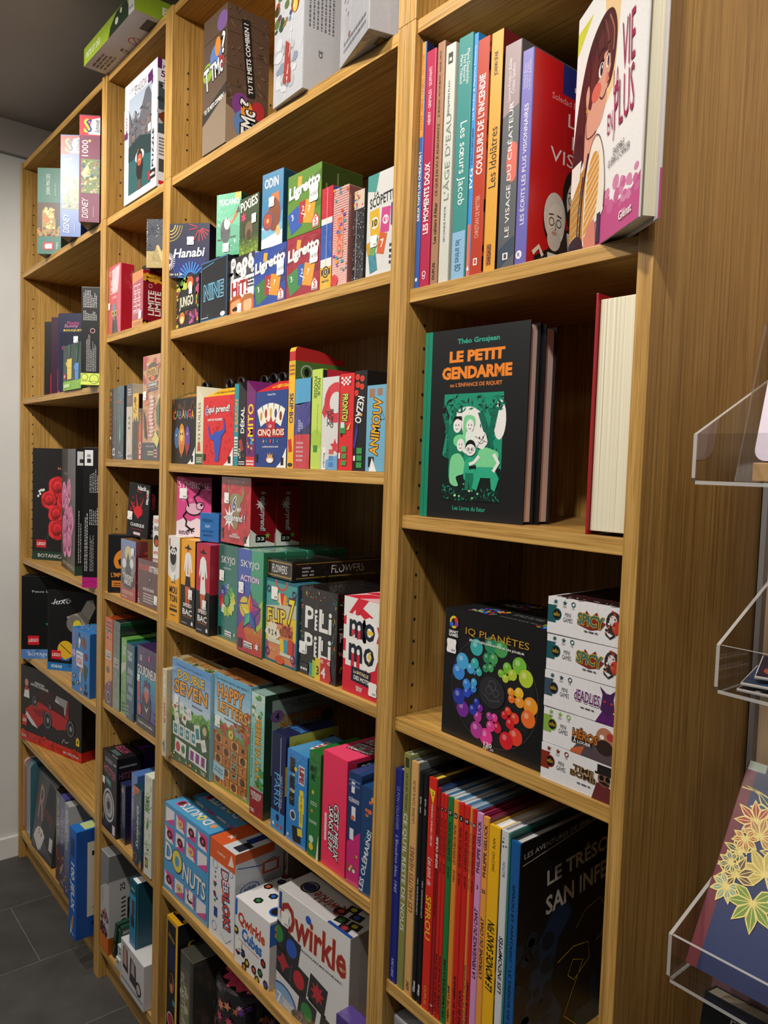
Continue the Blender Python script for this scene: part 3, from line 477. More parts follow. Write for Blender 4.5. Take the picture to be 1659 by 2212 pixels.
G('card game box fading from light blue to red in shrink wrap', 'card game', 1.680, .012, C2, .047, .151, .06, {'*': '2c2f5a', 'R': '4a2030', 'T': '2f6f9a'}, kind='film', F=[('R', 0, 0, 1, .38, 'c8323e'), ('P', [(0, .36), (1, .5), (1, .75), (0, .72)], '3a3a8a'), ('R', 0, .7, 1, 1, '4aa0cc'), ('P', [(0, .7), (1, .74), (1, .66), (0, .72)], '3a3a8a'), ('T', 'CRACK\nLIST', .4, .48, .3, .14, 'c8c8e8', 90), ('X', .15, .08, .6, .32, 5, 'e0a0a8')])
G('lime green narrow card game box with sideways green title', 'card game', 1.731, .012, C2, .0285, .163, .09, {'*': 'b7cf5a', 'R': '1f2418', 'T': 'c2d870'}, F=[('R', 0, 0, 1, 1, 'c0d85f'), ('E', .5, .3, .6, .1, 'aac848'), ('T', 'PIQUE\nPOUSSE', .5, .82, .62, .22, '3c5a2c', -90, 1), ('T', 'On ne récolte pas toujours', .6, .5, .12, .3, '4a5a2c', -90, 0), ('R', .25, .17, .65, .24, '4a8a3a')], R=[('P', [(.1, .8), (1, .8), (1, 1), (.1, 1)], 'c82c3c')])
G('white and red card game box with fighter name down its spine', 'card game', 1.7605, .012, C2, .0445, .148, .06, {'*': 'd8d6d4', 'R': 'a01f2c'}, kind='film', F=[('R', 0, 0, 1, 1, 'dcdad6'), ('O', .85, .72, .72, .34, 'd8303e', 1), ('P', [(0, .62), (.4, .9), (.5, .8), (.2, .55)], 'c82a38'), ('R', .1, 0, .3, .24, W_), ('T', 'Bandjo!', .2, .1, .13, .16, K_, -90, 1), ('P', [(.3, .1), (1, .16), (1, 0), (.3, 0)], '6aa8d8'), ('T', 'BLIND\nJACK', .5, .55, .45, .2, '1d2430', -90, 1), ('S', .85, .25, .3, 5, 'd8303e')] + [('R', .5, .03 + i * .07, .78, .08 + i * .07, ('4a7ab8', '5a8ac0', 'd85a5a')[i]) for i in range(3)])
G('red card game box with checkered corner and green van', 'card game', 1.8085, .012, C2, .036, .150, .09, {'*': '9c1a22', 'F': 'd62a30'}, F=[('R', 0, 0, 1, 1, 'dc2b30')] + [('R', .08 + i * .14, .88 + j * .022, .22 + i * .14, .902 + j * .022, W_ if (i + j) % 2 else 'c8232a') for i in range(5) for j in range(4)] + [('T', 'PRONTO!', .42, .65, .4, .28, 'd8e05a', -90, 1, 0, '2c6a34', .06), ('R', .08, .38, .5, .48, '3a8a4a'), ('R', .14, .44, .4, .5, 'cfe0d8'), ('E', .2, .37, .06, .02, '222'), ('P', [(.55, .42), (.85, .5), (.75, .42)], 'e8c050'), ('R', .25, .12, .6, .17, '4a9a4a'), ('R', .25, .05, .6, .1, '4a9a4a'), ('R', .25, .19, .6, .25, '4a9a4a'), ('R', .04, .12, .16, .18, W_)])
G('black card game box with red coffee beans and white title', 'card game', 1.8467, .012, C2, .0295, .152, .09, {'*': '17171b'}, F=[('R', 0, 0, 1, 1, '1b1a1e')] + [w for x, y, a in ((.2, .94, 0), (.6, .92, 1), (.25, .86, 2), (.6, .84, 0), (.15, .78, 1)) for w in (('E', x, y, .18, .03, 'e2402c'), ('L', [(x - .1, y - .012), (x + .1, y + .012)], .03, '6a1410'))] + [('T', 'KEZAO', .45, .61, .55, .27, W_, -100, 1), ('E', .6, .56, .1, .015, 'e8a02c'), ('P', [(0, .25), (.3, .5), (.35, .4), (.15, .22)], '3a3a9a'), ('R', .3, .17, .75, .23, '3c9a4a'), ('R', .3, .1, .75, .155, '3c9a4a'), ('R', .3, .03, .75, .085, '3c9a4a'), ('R', .04, .1, .2, .15, W_)], R=[('E', .4, .75, .12, .1, '3a7a4a'), ('S', .6, .7, .1, 5, 'c83a3a')])
G('sky blue card game box with yellow bubbly sideways title', 'card game', 1.8775, .012, C2, .0445, .128, .05, {'*': '4f8db0', 'F': '6aa8c8'}, F=[('R', 0, 0, 1, 1, '74b0cc'), ('T', 'ANIMOUV', .5, .52, .45, .66, 'f0b02a', 84, 1, 0, '3a3026', .06), ('R', .12, .86, .4, .96, 'a87860'), ('R', .55, .88, .8, .96, 'a87860'), ('L', [(.7, .6), (.95, .6), (.82, .7), (.7, .6)], .03, '2c3c48'), ('R', .15, .05, .45, .17, K_), ('P', [(.2, 0), (.6, 0), (.45, .1), (.35, .16)], W_)])
# ---- fourth shelf of the middle bookcase
G('tall orange sheep card game box with white top half', 'card game', 1.194, .006, C3, .058, .187, .06, {'*': 'e8a020', 'T': 'e6e6e2', 'R': 'd8941c'}, st=(.5, .52), F=[('R', 0, 0, 1, 1, 'f0a828'), ('P', [(0, .54), (.2, .5), (.5, .485), (.8, .5), (1, .54), (1, 1), (0, 1)], 'eceae6'), ('E', .45, .72, .3, .14, 'c4c2be'), ('E', .45, .76, .27, .1, '1a1a1c'), ('E', .26, .85, .12, .03, '1a1a1c'), ('E', .64, .85, .12, .03, '1a1a1c'), ('E', .36, .82, .11, .035, W_), ('E', .56, .82, .11, .035, W_), ('E', .38, .82, .05, .015, '222'), ('E', .54, .82, .05, .015, '222'), ('R', .1, .88, .18, .97, 'c8303a'), ('T', '— MOUTON —', .5, .455, .014, .5, '3a2a10'), ('T', 'MOU', .5, .37, .085, .66, '24201a'), ('T', 'TON', .5, .27, .085, .66, '24201a'), ('X', .25, .17, .8, .2, 2, '4a3410'), ('R', .2, .12, .85, .15, '24201a'), ('X', .3, .07, .7, .09, 1, '4a3410')])
def speed(bg, skin, top_, skirt, sub): return [('R', 0, 0, 1, 1, bg), ('R', 0, 0, 1, .47, '1d1b1e'), ('P', [(.3, .5), (.38, .22), (.46, .22), (.5, .45), (.54, .22), (.62, .22), (.68, .5)], skin), ('P', [(.3, .46), (.72, .46), (.64, .62), (.36, .62)], skirt), ('P', [(.22, .66), (.3, .82), (.44, .86), (.58, .86), (.72, .82), (.82, .64), (.74, .62), (.66, .72), (.64, .58), (.36, .58), (.36, .72), (.28, .62)], top_), ('P', [(.46, .6), (.5, .84), (.54, .6)], skin), ('E', .5, .885, .09, .03, skin), ('P', [(.2, .905), (.42, .92), (.5, .955), (.58, .92), (.8, .9), (.5, .89)], '1d1b1e'), ('T', 'SPEED', .5, .245, .042, .62, W_), ('T', 'BAC', .5, .165, .07, .68, W_), ('T', sub, .5, .115, .016, .6, 'd8742c'), ('X', .1, .03, .5, .05, 1, 'bbb'), ('P', [(.78, .03), (.92, .03), (.9, .07), (.8, .07)], W_)]
G('orange and black card game box showing a man in black skirt', 'card game', 1.2565, .008, C3, .066, .185, .06, {'*': '1c1a1c', 'T': 'f0a828'}, st=(.72, .38), sts=.02, F=speed('f0a828', 'd8653a', W_, '1d1b1e', 'DRÔLE & FLAMBE'))
G('red and black card game box showing a figure in white apron', 'card game', 1.337, .004, C3, .060, .184, .062, {'*': '1c1a1c', 'T': 'b82438'}, kind='card', st=(.66, .33), sts=.018, F=speed('c2263c', 'd8653a', W_, W_, 'LE CARNAGE')[:6] + [('P', [(.3, .44), (.7, .44), (.62, .84), (.4, .84)], W_), ('E', .52, .62, .06, .02, 'c8303c')] + speed('c2263c', 'd8653a', W_, W_, 'LE CARNAGE')[7:], R=[('R', 0, .45, 1, 1, 'a01f34'), ('T', 'SPEED BAC', .5, .2, .3, .34, 'c8c8c8', 90)])
sk = [('T', 'SKYJO', .5, .83, .095, .72, W_, 0, 0, 0, '2a4a5a', .03)]
G('teal card game box with a fan of numbered cards', 'card game', 1.404, .02, C3, .0780, .189, .045, {'*': '1f5e58', 'T': '2f7a5c'}, kind='film', st=(.2, .67), sts=.02, F=[('R', 0, 0, 1, 1, '2a7a70'), ('G', 0, .5, 1, 1, '2a7a70', '1f6a60', 6)] + sk + [('T', 'Alexander Bernhardt', .45, .755, .018, .4, 'dde')] + [w for i in range(14) for w in (('R', .48 + .3 * math.cos(math.radians(i * 25.7)) - .09, .42 + .125 * math.sin(math.radians(i * 25.7)) - .045, .48 + .3 * math.cos(math.radians(i * 25.7)) + .09, .42 + .125 * math.sin(math.radians(i * 25.7)) + .045, ('e8d83a', 'b8d048', '5ab04a', '4a9a4a', '3a6ab0', '2a3a8a', '4a4aa0', 'c8303a', 'd84a4a', 'e8e4d8', 'b8d048', '8ac04a', 'e8d83a', 'd8e070')[i], i * 25.7 - 60),)] + [('T', '-2', .5, .57, .05, 0, W_), ('T', '12', .24, .5, .035, 0, W_, 20), ('E', .48, .42, .12, .06, '4a9a5a'), ('R', .06, .03, .2, .12, '161616'), ('R', .4, .04, .74, .1, 'e8e8e8'), ('X', .41, .045, .73, .095, 2, '444'), ('S', .9, .08, .06, 6, 'd8d8d8')])
ska = [('G', 0, 0, 1, .5, 'c8281e', 'd8a02c', 8), ('P', [(0, 0), (.5, 0), (.0, .5)], 'c01f3a'), ('P', [(0, .35), (.5, .45), (.55, 1), (0, 1)], '3a5ab0'), ('P', [(.5, .45), (1, .35), (1, 1), (.55, 1)], '3fa07a'), ('P', [(0, .2), (.4, .4), (.3, .6), (0, .55)], '5a3a9a'), ('P', [(.7, .2), (1, .3), (1, .55), (.75, .45)], 'a8c83a')] + [('T', 'SKYJO', .48, .85, .085, .74, W_, 0, 0, 0, '3a4a8a', .03), ('T', 'ACTION', .48, .72, .06, .74, 'e8d8f0', 0, 1, 0, '7a2a8a', .05), ('E', .52, .40, .42, .15, '8a3a8a'), ('E', .3, .44, .2, .1, 'e8c83a'), ('S', .52, .4, .46, 5, '22345e', .48), ('S', .52, .4, .4, 5, '3a8ad0', .48)] + [('P', [(.52, .4), (.52 + .4 * math.sin(a), .4 + .185 * math.cos(a)), (.52 + .19 * math.sin(a + .628), .4 + .088 * math.cos(a + .628))], c) for a, c in zip([i * 1.2566 for i in range(5)], ('d8302c', '7a2a9a', '2a6ab0', '3aa0a0', 'e8c82c'))] + [('P', [(.52, .4), (.52 + .4 * math.sin(a), .4 + .185 * math.cos(a)), (.52 + .19 * math.sin(a - .628), .4 + .088 * math.cos(a - .628))], c) for a, c in zip([i * 1.2566 for i in range(5)], ('e8a02c', 'b02a7a', '3a3a9a', '4ac08a', 'f0e048'))] + [('R', .06, .03, .22, .12, '161616'), ('R', .3, .05, .64, .11, 'e8e8e8'), ('X', .31, .055, .63, .105, 2, '444'), ('S', .82, .09, .09, 6, 'eee')]
s1 = G('rainbow card game box with a big faceted star on front', 'card game', 1.5135, .003, C3, .0915, .192, .045, {'*': '2f7f5e', 'T': '3f9a72', 'R': '2f7a5a'}, kind='film', st=(.16, .62), sts=.02, F=ska, T=[('T', 'SKYJO', .5, .5, .4, .5, 'a8d8c0', 180), ('R', 0, 0, 1, .08, '5ab0c0')])
for k in range(1, 4): dup(s1, (1.5135, .003 + k * .0475, C3 + .0004), 'rainbow-fronted card game box queued behind the big star box, green on top', 'star card game boxes in a queue')
G('teal and pink comic-style card game box with yellow numeral', 'card game', 1.6075, .008, C3, .103, .148, .05, {'*': '2f6f7c', 'R': '37506a'}, kind='card', st=(.3, .84), sts=.022, F=[('R', 0, 0, 1, 1, '2a6a7a'), ('R', .03, .03, .97, .97, '54a09a'), ('P', [(.03, .03), (.97, .03), (.97, .35), (.03, .28)], 'a05a7a'), ('P', [(.03, .25), (.97, .32), (.97, .62), (.03, .55)], 'e8c83a'), ('R', .12, .03, .88, .5, 'd88a5a'), ('O', .5, .98, .2, .05, 'c85a4a', .7), ('R', .35, .74, .7, .76, 'e8c83a'), ('R', .42, .66, .55, .86, 'e8d8a8', 40), ('R', .5, .66, .62, .86, 'd8303a', 15), ('R', .56, .66, .66, .84, 'e8a03a', -10), ('P', [(.03, .5), (.97, .6), (.97, .76), (.03, .67)], 'c8c8a8'), ('T', 'FLIP', .36, .575, .16, .58, 'f0d84a', 3, 1, 0, '6a2a3a', .06), ('T', '7', .82, .66, .3, .2, 'f0e03a', 0, 1, .2, '6a2a3a', .06)] + fan(.25, .28, .12, 4, 150, 30, ['e8e0c8'], .14, .18) + [('T', '9 2 4', .25, .36, .07, .28, '4a4a40'), ('T', 'LE MEILLEUR\nJEU DE CARTES DE\nTOUS LES TEMPS!', .68, .42, .13, .4, '8a2a3a', 2), ('R', .1, .24, .5, .29, 'd8d8c0'), ('R', .5, .14, .62, .32, 'e8c83a', 6), ('R', .62, .15, .74, .32, '4a9ab0'), ('R', .74, .16, .9, .34, 'c84a3a', -6), ('R', .5, .12, .9, .16, 'd8d8c0'), ('O', .1, .12, .07, .02, '6a2a6a'), ('O', .9, .12, .07, .02, '6a2a6a'), ('O', .1, .88, .06, .02, '4a2a6a'), ('O', .9, .88, .06, .02, '4a2a6a'), ('T', 'ERIC OLSEN', .28, .16, .03, .2, 'e8c8a0'), ('E', .5, .06, .14, .05, 'd8603a')])
pl = [('R', 0, 0, 1, 1, '1c1b1d')] + [w for yy in (.66, .36) for w in (('T', 'PiLi', .5, yy, .25, .72, W_, 0, 1, 0), ('E', .26, yy + .05, .055, .03, '222'), ('R', .36, yy - .1, .38, yy + .1, '222'), ('X', .45, yy - .1, .5, yy + .1, 4, '1c1b1d'), ('R', .6, yy - .04, .66, yy + .1, '1c1b1d'), ('R', .61, yy - .03, .65, yy + .09, W_))] + [('B', .02, .2, .1, .98, 14, ['e8c83a', '4aa060', '3a9ab0', 'd8423a', 'e87a3a'], .035, 5, 'l'), ('B', .9, .2, .98, .98, 14, ['e8c83a', '4aa060', '3a9ab0', 'd8423a'], .035, 6, 'l'), ('B', .1, .88, .9, .97, 12, ['e8c83a', '4aa060', 'd8423a'], .035, 7, 'l'), ('R', .3, 0, .38, .16, '2f9a94'), ('R', .38, .01, .48, .2, 'a8c83a'), ('R', .46, 0, .6, .24, 'e8c82c'), ('T', '3', .53, .1, .1, 0, '222'), ('R', .6, 0, .86, .26, 'c8282c'), ('T', '4', .68, .1, .12, 0, W_), ('T', '42', .64, .22, .04, 0, W_), ('T', '42', .82, .22, .04, 0, W_), ('P', [(.78, .2), (.86, .16), (.9, .02), (.84, .05)], 'c8202a'), ('R', .03, .02, .27, .13, '1c1b1d'), ('R', .04, .03, .26, .12, '2c2b2d'), ('X', .06, .05, .24, .1, 1, 'ddd')]
p1 = G('black card game box with chili pepper and symbols all over', 'card game', 1.7135, .012, C3, .105, .149, .031, {'*': '1a191b'}, kind='film', st=(.1, .3), sts=.02, F=pl, R=[('B', .2, .1, .8, .95, 14, ['e8a03a', '5aa84a', 'c83a3a', '3a9a8a'], .16, 4, 'l'), ('T', 'PiLi', .5, .52, .1, .6, 'bbb')])
for k in range(1, 4): dup(p1, (1.7135, .012 + k * .0325, C3 + .0004), 'black symbol-covered card game box queued behind the chili pepper box', 'chili card game boxes in a queue')
mo = [('R', 0, 0, 1, 1, 'd8243a'), ('R', 0, .34, .2, .42, 'eceae6'), ('R', 0, .55, .25, .7, 'eceae6'), ('P', [(0, .78), (.5, .92), (1, .8), (1, 1), (0, 1)], 'eceae6'), ('P', [(.1, .8), (.4, 1), (.7, 1), (.35, .8)], 'd8243a'), ('P', [(.5, .76), (1, .88), (1, .76)], 'eceae6'), ('E', .9, .5, .2, .1, 'eceae6'), ('T', 'mo', .53, .68, .19, .72, '1d2233', 0, 1, 0, 'f2f0ec', .16), ('T', 'mo', .53, .43, .19, .72, '1d2233', 0, 1, 0, 'f2f0ec', .16), ('E', .72, .68, .05, .022, 'f0c83a'), ('E', .8, .68, .05, .022, 'f0c83a'), ('P', [(.76, .49), (.7, .42), (.76, .42), (.74, .36), (.83, .44), (.77, .44), (.8, .49)], 'f0c83a'), ('R', .26, .13, .8, .28, '1d2233', -3), ('T', 'La BATAILLE', .54, .235, .035, .42, 'f0d8a0', -3), ('T', 'DES MOTS', .55, .175, .045, .42, W_, -3), ('T', 'INDIANA\nBENOIT', .5, .07, .05, .18, W_, -3)]
m1 = G('red and white word game box with bold dark lettering', 'card game', 1.835, .013, C3, .0875, .150, .04, {'*': 'c4202f', 'T': 'e2b8b8', 'L': 'b01c2a'}, kind='card', st=(.88, .12), sts=.02, F=mo, T=[('P', [(0, 0), (.4, 0), (.7, 1), (.2, 1)], 'd8243a')])
for k in range(1, 3): dup(m1, (1.835, .013 + k * .042, C3 + .0004), 'red and white word game box queued behind the bold-lettered one', 'word game boxes in a queue')
# second row
zt = C3 + .1925
G('pink frog card game box standing on the sheep box', 'card game', 1.207, .018, C3 + .1875, .096, .130, .032, {'*': '9a2f5a', 'R': '2a1220'}, rot=24, st=(.2, .72), sts=.022, F=[('R', 0, 0, 1, 1, 'd8508a'), ('P', [(0, 0), (1, 0), (1, .3), (.8, .26), (.6, .32), (.4, .25), (.2, .3), (0, .24)], 'f0dce4'), ('B', .02, .5, .98, .98, 20, ['c03f76', 'e070a0', 'b83a6e'], .06, 5), ('T', 'SYMBIOSE', .5, .86, .11, .9, 'f2d8e0', -2, 0, 0), ('E', .5, .46, .24, .11, '2a1a24'), ('E', .5, .47, .22, .095, 'e8b4c8'), ('E', .68, .52, .12, .07, '2a1a24'), ('E', .68, .52, .1, .055, 'e8b4c8'), ('E', .72, .54, .035, .022, '1a1014'), ('L', [(.6, .55), (.5, .66), (.62, .72), (.7, .82)], .045, '2a1a24'), ('L', [(.36, .5), (.3, .62), (.22, .72)], .04, '2a1a24'), ('L', [(.3, .42), (.2, .34), (.3, .26), (.28, .18), (.42, .12)], .05, '2a1a24'), ('L', [(.65, .4), (.75, .36), (.8, .28)], .04, '2a1a24')] + [('L', [(.42, .12), (.42 + .12 * math.cos(a), .12 + .07 * math.sin(a))], .03, '2a1a24') for a in (-1.2, -.5, .3, 3.6)] + [('L', [(.7, .82), (.7 + .12 * math.cos(a), .82 + .07 * math.sin(a))], .03, '2a1a24') for a in (0, .7, 1.5, 2.4)] + [('X', .08, .03, .4, .1, 3, '6a3a50')])
G('small plain blue word card box in front of the red bull box', 'card game', 1.317, .02, C3 + .1855, .054, .060, .03, {'*': '3a78bc', 'T': '4f90d0', 'R': '2d63a0'}, rot=18, kind='film', F=[('T', 'SPEEDBAC', .42, .74, .11, .6, '1a3a6a'), ('T', 'BLEU', .42, .54, .1, .25, 'b8d0f0'), ('T', 'VOUS AVEZ BESOIN', .42, .36, .07, .6, '1f4478'), ('T', "D'IMAGINATION", .42, .22, .07, .5, '1f4478')])
sq = [('R', 0, 0, 1, 1, 'c4222f'), ('B', .05, .05, .95, .95, 50, ['b01c28', 'd02c38', 'ac1a26'], .08, 3), ('T', 'Y EN A PAS CINQ CARTES', .5, .93, .03, .6, W_), ('C', [(.38, .6), (.26, .64), (.22, .78), (.28, .88), (.3, .74), (.4, .7)], '8a7a4c'), ('C', [(.6, .6), (.72, .64), (.8, .76), (.74, .9), (.72, .76), (.6, .7)], '8a7a4c'), ('C', [(.34, .72), (.5, .76), (.66, .72), (.66, .5), (.58, .26), (.5, .22), (.42, .26), (.34, .5)], '8f8052'), ('T', '6', .46, .6, .22, .13, '2a3a8a', -4, 1, .1, W_, .05), ('T', 'qui', .62, .52, .08, .14, W_), ('S', .3, .38, .22, 8, 'f0f0f0', .4), ('T', 'surprend !', .5, .38, .14, .66, W_, 0, 1, .1, '2a3050', .04), ('T', '14 MÛRS\nMÛRS EN MAIN!', .5, .13, .07, .35, W_), ('R', .03, .15, .1, .22, K_), ('R', .03, .06, .1, .14, '5a3040'), ('P', [(.82, 0), (1, .2), (1, 0)], W_), ('R', .82, .04, .9, .14, K_)]
ss = [('T', '6 qui surprend!', .48, .52, .28, .58, 'e8e0e0', -90, 1, .1, '2a2440', .05), ('S', .4, .62, .22, 8, 'e8e8e8', .4), ('R', .15, .89, .85, .94, '3a1218'), ('P', [(0, 0), (1, 0), (1, .04), (.5, .1), (0, .26)], W_), ('R', .22, .06, .62, .17, K_), ('T', '33', .42, .115, .05, .3, W_), ('S', .7, .16, .12, 5, '8ab83a')]
q1 = G('bright red bull card game box stacked above the fan card box', 'card game', 1.41, .02, C3 + .1937, .115, .130, .0545, {'*': '9e1220', 'F': 'c4222f', 'R': '8c0f1c'}, kind='film', st=(.2, .68), sts=.02, F=sq, R=ss)
dup(q1, (1.41, .0765, C3 + .1941), 'dark red twin of the bull card game box right behind it, side showing')
G('long flat black flower-pattern game box lying across the boxes', 'board game', 1.6058, .011, C3 + .1500, .081, .034, .25, {'*': '1b191b', 'T': '171517'}, kind='film', F=[('R', .03, .12, .97, .2, 'b08a3a'), ('R', .03, .84, .97, .9, 'b08a3a'), ('R', .03, .12, .045, .9, 'b08a3a'), ('R', .955, .12, .97, .9, 'b08a3a'), ('R', .045, .2, .955, .84, '1c1a1c'), ('T', 'FLOWERS', .5, .52, .42, .6, W_, 0, 0, .1), ('B', .04, .1, .96, .95, 12, ['4a3a4a', '3a4a3a', '6a3a3a'], .02, 4)], R=[('R', .03, .12, .97, .18, 'a07c34'), ('R', .03, .86, .97, .91, 'a07c34'), ('T', 'FLOWERS', .48, .52, .42, .3, W_, 0, 0, .1), ('X', .08, .25, .18, .8, 3, 'aaa'), ('B', .2, .2, .85, .8, 26, ['262226', '2c262c'], .02, 8), ('X', .85, .3, .93, .5, 1, '887a4a')], T=[('T', 'FLOWERS', .5, .4, .12, .7, '5a4a4a', 180), ('B', .05, .05, .95, .95, 50, ['2a2428', '241f22', '322a2e'], .08, 6)])
# ---- fifth shelf
G('narrow cream puzzle game box sticking out past the upright', 'board game', 1.2115, -.0105, C4, .018, .196, .22, {'*': 'd8c8a4', 'F': 'e0cfa8', 'R': 'c8b48c'}, rot=4, kind='film', F=[('R', .3, .69, .75, .93, 'f0ead8'), ('L', [(.4, .72), (.65, .72), (.65, .78), (.4, .78)], .06, '6a5a4a'), ('L', [(.4, .84), (.65, .84), (.65, .9)], .06, '6a5a4a'), ('T', 'JAIPUR', .55, .5, .55, .24, 'b82a3a', -90), ('P', [(.2, .14), (.8, .04), (.7, .2)], '4a6a9a'), ('P', [(.3, .1), (.6, .02), (.5, .14)], 'd8a03a')])
def big(sub, t1, t2, c1, c2): return [('T', sub, .48, .95, .026, .7, '22303a', 0, 0)] + [('T', t1, .5, .865, .085, .7, c1, 0, 1, 0, '4a2a14', .05), ('T', t2, .5, .735, .13, .86, c2, 0, 1, 0, '4a2a14', .05)]
G('light blue and green tile game box showing dominoes and sevens', 'board game', 1.2315, .003, C4, .169, .224, .05, {'*': '9cc4d8', 'T': 'c8b890'}, rot=2, kind='film', st=(.14, .6), sts=.022, F=[('G', 0, .4, 1, 1, 'dceef4', '5a9ad8', 8), ('P', [(0, .5), (.2, .56), (.5, .5), (.8, .58), (1, .52), (1, 0), (0, 0)], '5f9a3c'), ('P', [(0, .42), (.5, .46), (1, .4), (1, 0), (0, 0)], '2f5a2c'), ('B', 0, .45, 1, .56, 40, ['7ab04a', '4a8a34', '8ac05a'], .04, 4)] + big('Échangez pour gagner !', 'DOUBLE', 'SEVEN', 'f0c83a', 'f0a82c') + [('T', 'Michael Schacht', .68, .62, .022, .26, '333')] + [w for x, y, a, c in ((.1, .53, 30, 'd8642c'), (.28, .54, 10, 'c8d0c8'), (.15, .42, 20, 'd8d8d0'), (.36, .46, -20, '8a2c24'), (.48, .52, 12, 'c8ccc8'), (.86, .3, 20, 'd0d4d0')) for w in (('R', x - .06, y - .055, x + .06, y + .055, 'ecebe4', a), ('E', x, y, .035, .022, c))] + [w for i in range(4) for w in (('R', .05 + i * .16, .25, .2 + i * .16, .38, 'ecebe4'), ('R', .08 + i * .16, .27, .17 + i * .16, .36, '2f8a94'), ('S', .125 + i * .16, .315, .035, 4, 'c8e4e4'))] + [('R', .63, .3, .78, .46, 'ecebe4', 12), ('R', .66, .33, .75, .43, '2f8a94', 12), ('E', .88, .44, .09, .07, '4a5a30'), ('E', .88, .44, .05, .04, 'c8c08a'), ('R', .12, .08, .42, .22, 'ecebe4', -4), ('E', .2, .15, .06, .05, 'c8342c'), ('E', .34, .15, .05, .04, '2c7a34'), ('R', .5, .08, .94, .21, 'ecebe4', -3)] + [('R', .53 + i * .14, .1, .62 + i * .14, .19, '8a2f84', -3) for i in range(3)] + [('B', .02, .02, .98, .09, 16, ['e8d05a', 'e8e4d8', 'e89a3a'], .02, 4), ('T', 'TIKI', .86, .04, .035, .12, 'e8dcc0')], T=[('T', 'DOUBLE SEVEN', .5, .5, .5, .7, 'd8903a', 180, 1, 0, '4a2a14', .05), ('B', .0, .0, 1, .3, 20, ['6a8a4a', 'a8a060'], .04, 3)])
G('pale blue letter game box with orange tiles and autumn leaves', 'board game', 1.4035, .016, C4, .138, .230, .05, {'*': '8ec4d4', 'T': 'b88a5a'}, rot=2, kind='film', st=(.12, .57), sts=.022, F=[('G', 0, .5, 1, 1, 'd8eef0', '6ab0d4', 8), ('P', [(0, .62), (.4, .56), (.7, .62), (1, .7), (1, 0), (0, 0)], '6a9a4a'), ('B', .6, .55, 1, .75, 40, ['c8602c', 'd8843a', 'a84a24'], .05, 4), ('B', .0, .44, 1, .58, 40, ['8aa8b8', 'b8482c', '7a9a5a', 'c86a3a'], .05, 6)] + [('T', 'La victoire tient à une lettre !', .5, .955, .024, .86, '22303a', 0, 0), ('T', 'HAPPY', .46, .85, .12, .72, 'f0a03a', -1, 1, 0, '5a2c14', .05), ('T', 'LETTERS', .52, .71, .1, .8, 'f0a83a', -2, 1, 0, '5a2c14', .05), ('X', .3, .62, .9, .64, 1, '444'), ('R', .02, .02, .94, .47, '9a5a24')] + [w for i in range(5) for j in range(4) for w in (('R', .05 + j * .225, .385 - i * .09, .255 + j * .225, .465 - i * .09, ('d8903f', 'c87f34', 'e0a050', 'b8702c')[(i * 3 + j) % 4]), (('T', 'LACM••H••FUT•••YB'[(i * 4 + j) % 17], .15 + j * .225, .425 - i * .09, .05, 0, '2c1a10') if (i + j) % 2 else ('E', .15 + j * .225, .425 - i * .09, .07, .035, '5a3418')))] + [('E', .5, .51, .07, .04, 'e8c85a'), ('T', '4', .5, .51, .035, 0, '222'), ('O', .6, .32, .1, .03, '8a9a7a'), ('O', .6, .2, .1, .03, '8a9a7a'), ('R', .02, .08, .34, .2, 'a8d0dc', -5), ('T', 'Un animal\ndomestique', .18, .14, .06, .24, '22404a', -5), ('T', 'TIKI', .9, .04, .03, .12, 'e8dcc0')], T=[('T', 'HAPPY LETTERS', .5, .5, .5, .7, 'c8783a', 180, 1, 0, '3a1c10', .05), ('B', 0, 0, 1, 1, 30, ['a8582c', '8a4a2a', 'b87a4a'], .04, 3)])
G('light green clover game box with dark green side and red foot', 'board game', 1.5675, .007, C4, .0445, .232, .16, {'*': '23402c', 'T': '9cc0b4'}, rot=2, kind='film', F=[('R', 0, 0, 1, 1, '84c4b8'), ('R', 0, 0, 1, .22, 'a01f28'), ('G', 0, .75, 1, 1, '9ad0c4', 'c8e4dc', 4), ('T', 'LUCKY NUMBERS', .55, .52, .4, .56, 'f0b02c', 90, 1, 0, '4a2a14', .05), ('T', 'Provoquez votre chance !', .12, .5, .14, .4, '1c3a34', 90, 0), ('T', '10 MILLIONS\nDE PARTIES\nJOUÉES !', .5, .165, .07, .8, W_), ('T', 'TIKI', .2, .04, .03, .3, W_), ('B', .5, .24, 1, .4, 14, ['3a7a3c', '4a9a44'], .12, 4), ('B', .1, .8, .9, .97, 16, ['3a7a3c', '5aa04a', 'e8e4c8'], .12, 7)], R=[('R', .1, .02, 1, .95, '8fa39a'), ('R', .1, .02, 1, .35, '1f3324'), ('T', 'SOYEZ LE PREMIER À REMPLIR VOTRE\nEN ORDRE CROISSANT !', .6, .9, .07, .7, '22302a', 0, 0), ('T', 'LUCKY NUMBERS', .58, .77, .09, .72, 'e0902c', 0, 1, 0, '4a2a14', .05), ('E', .17, .82, .09, .05, '7a5a8a'), ('T', '4', .17, .82, .06, 0, '222'), ('E', .2, .66, .09, .06, '2f5a30'), ('E', .9, .74, .09, .06, '2f5a30'), ('T', 'PIOCHEZ', .34, .66, .03, .16, '22302a'), ('T', 'POSEZ', .7, .68, .03, .12, '22302a'), ('X', .3, .58, .9, .64, 2, '4a5a50')], T=[('T', 'LUCKY NUMBERS', .5, .5, .14, .8, 'c8783a', 180)])
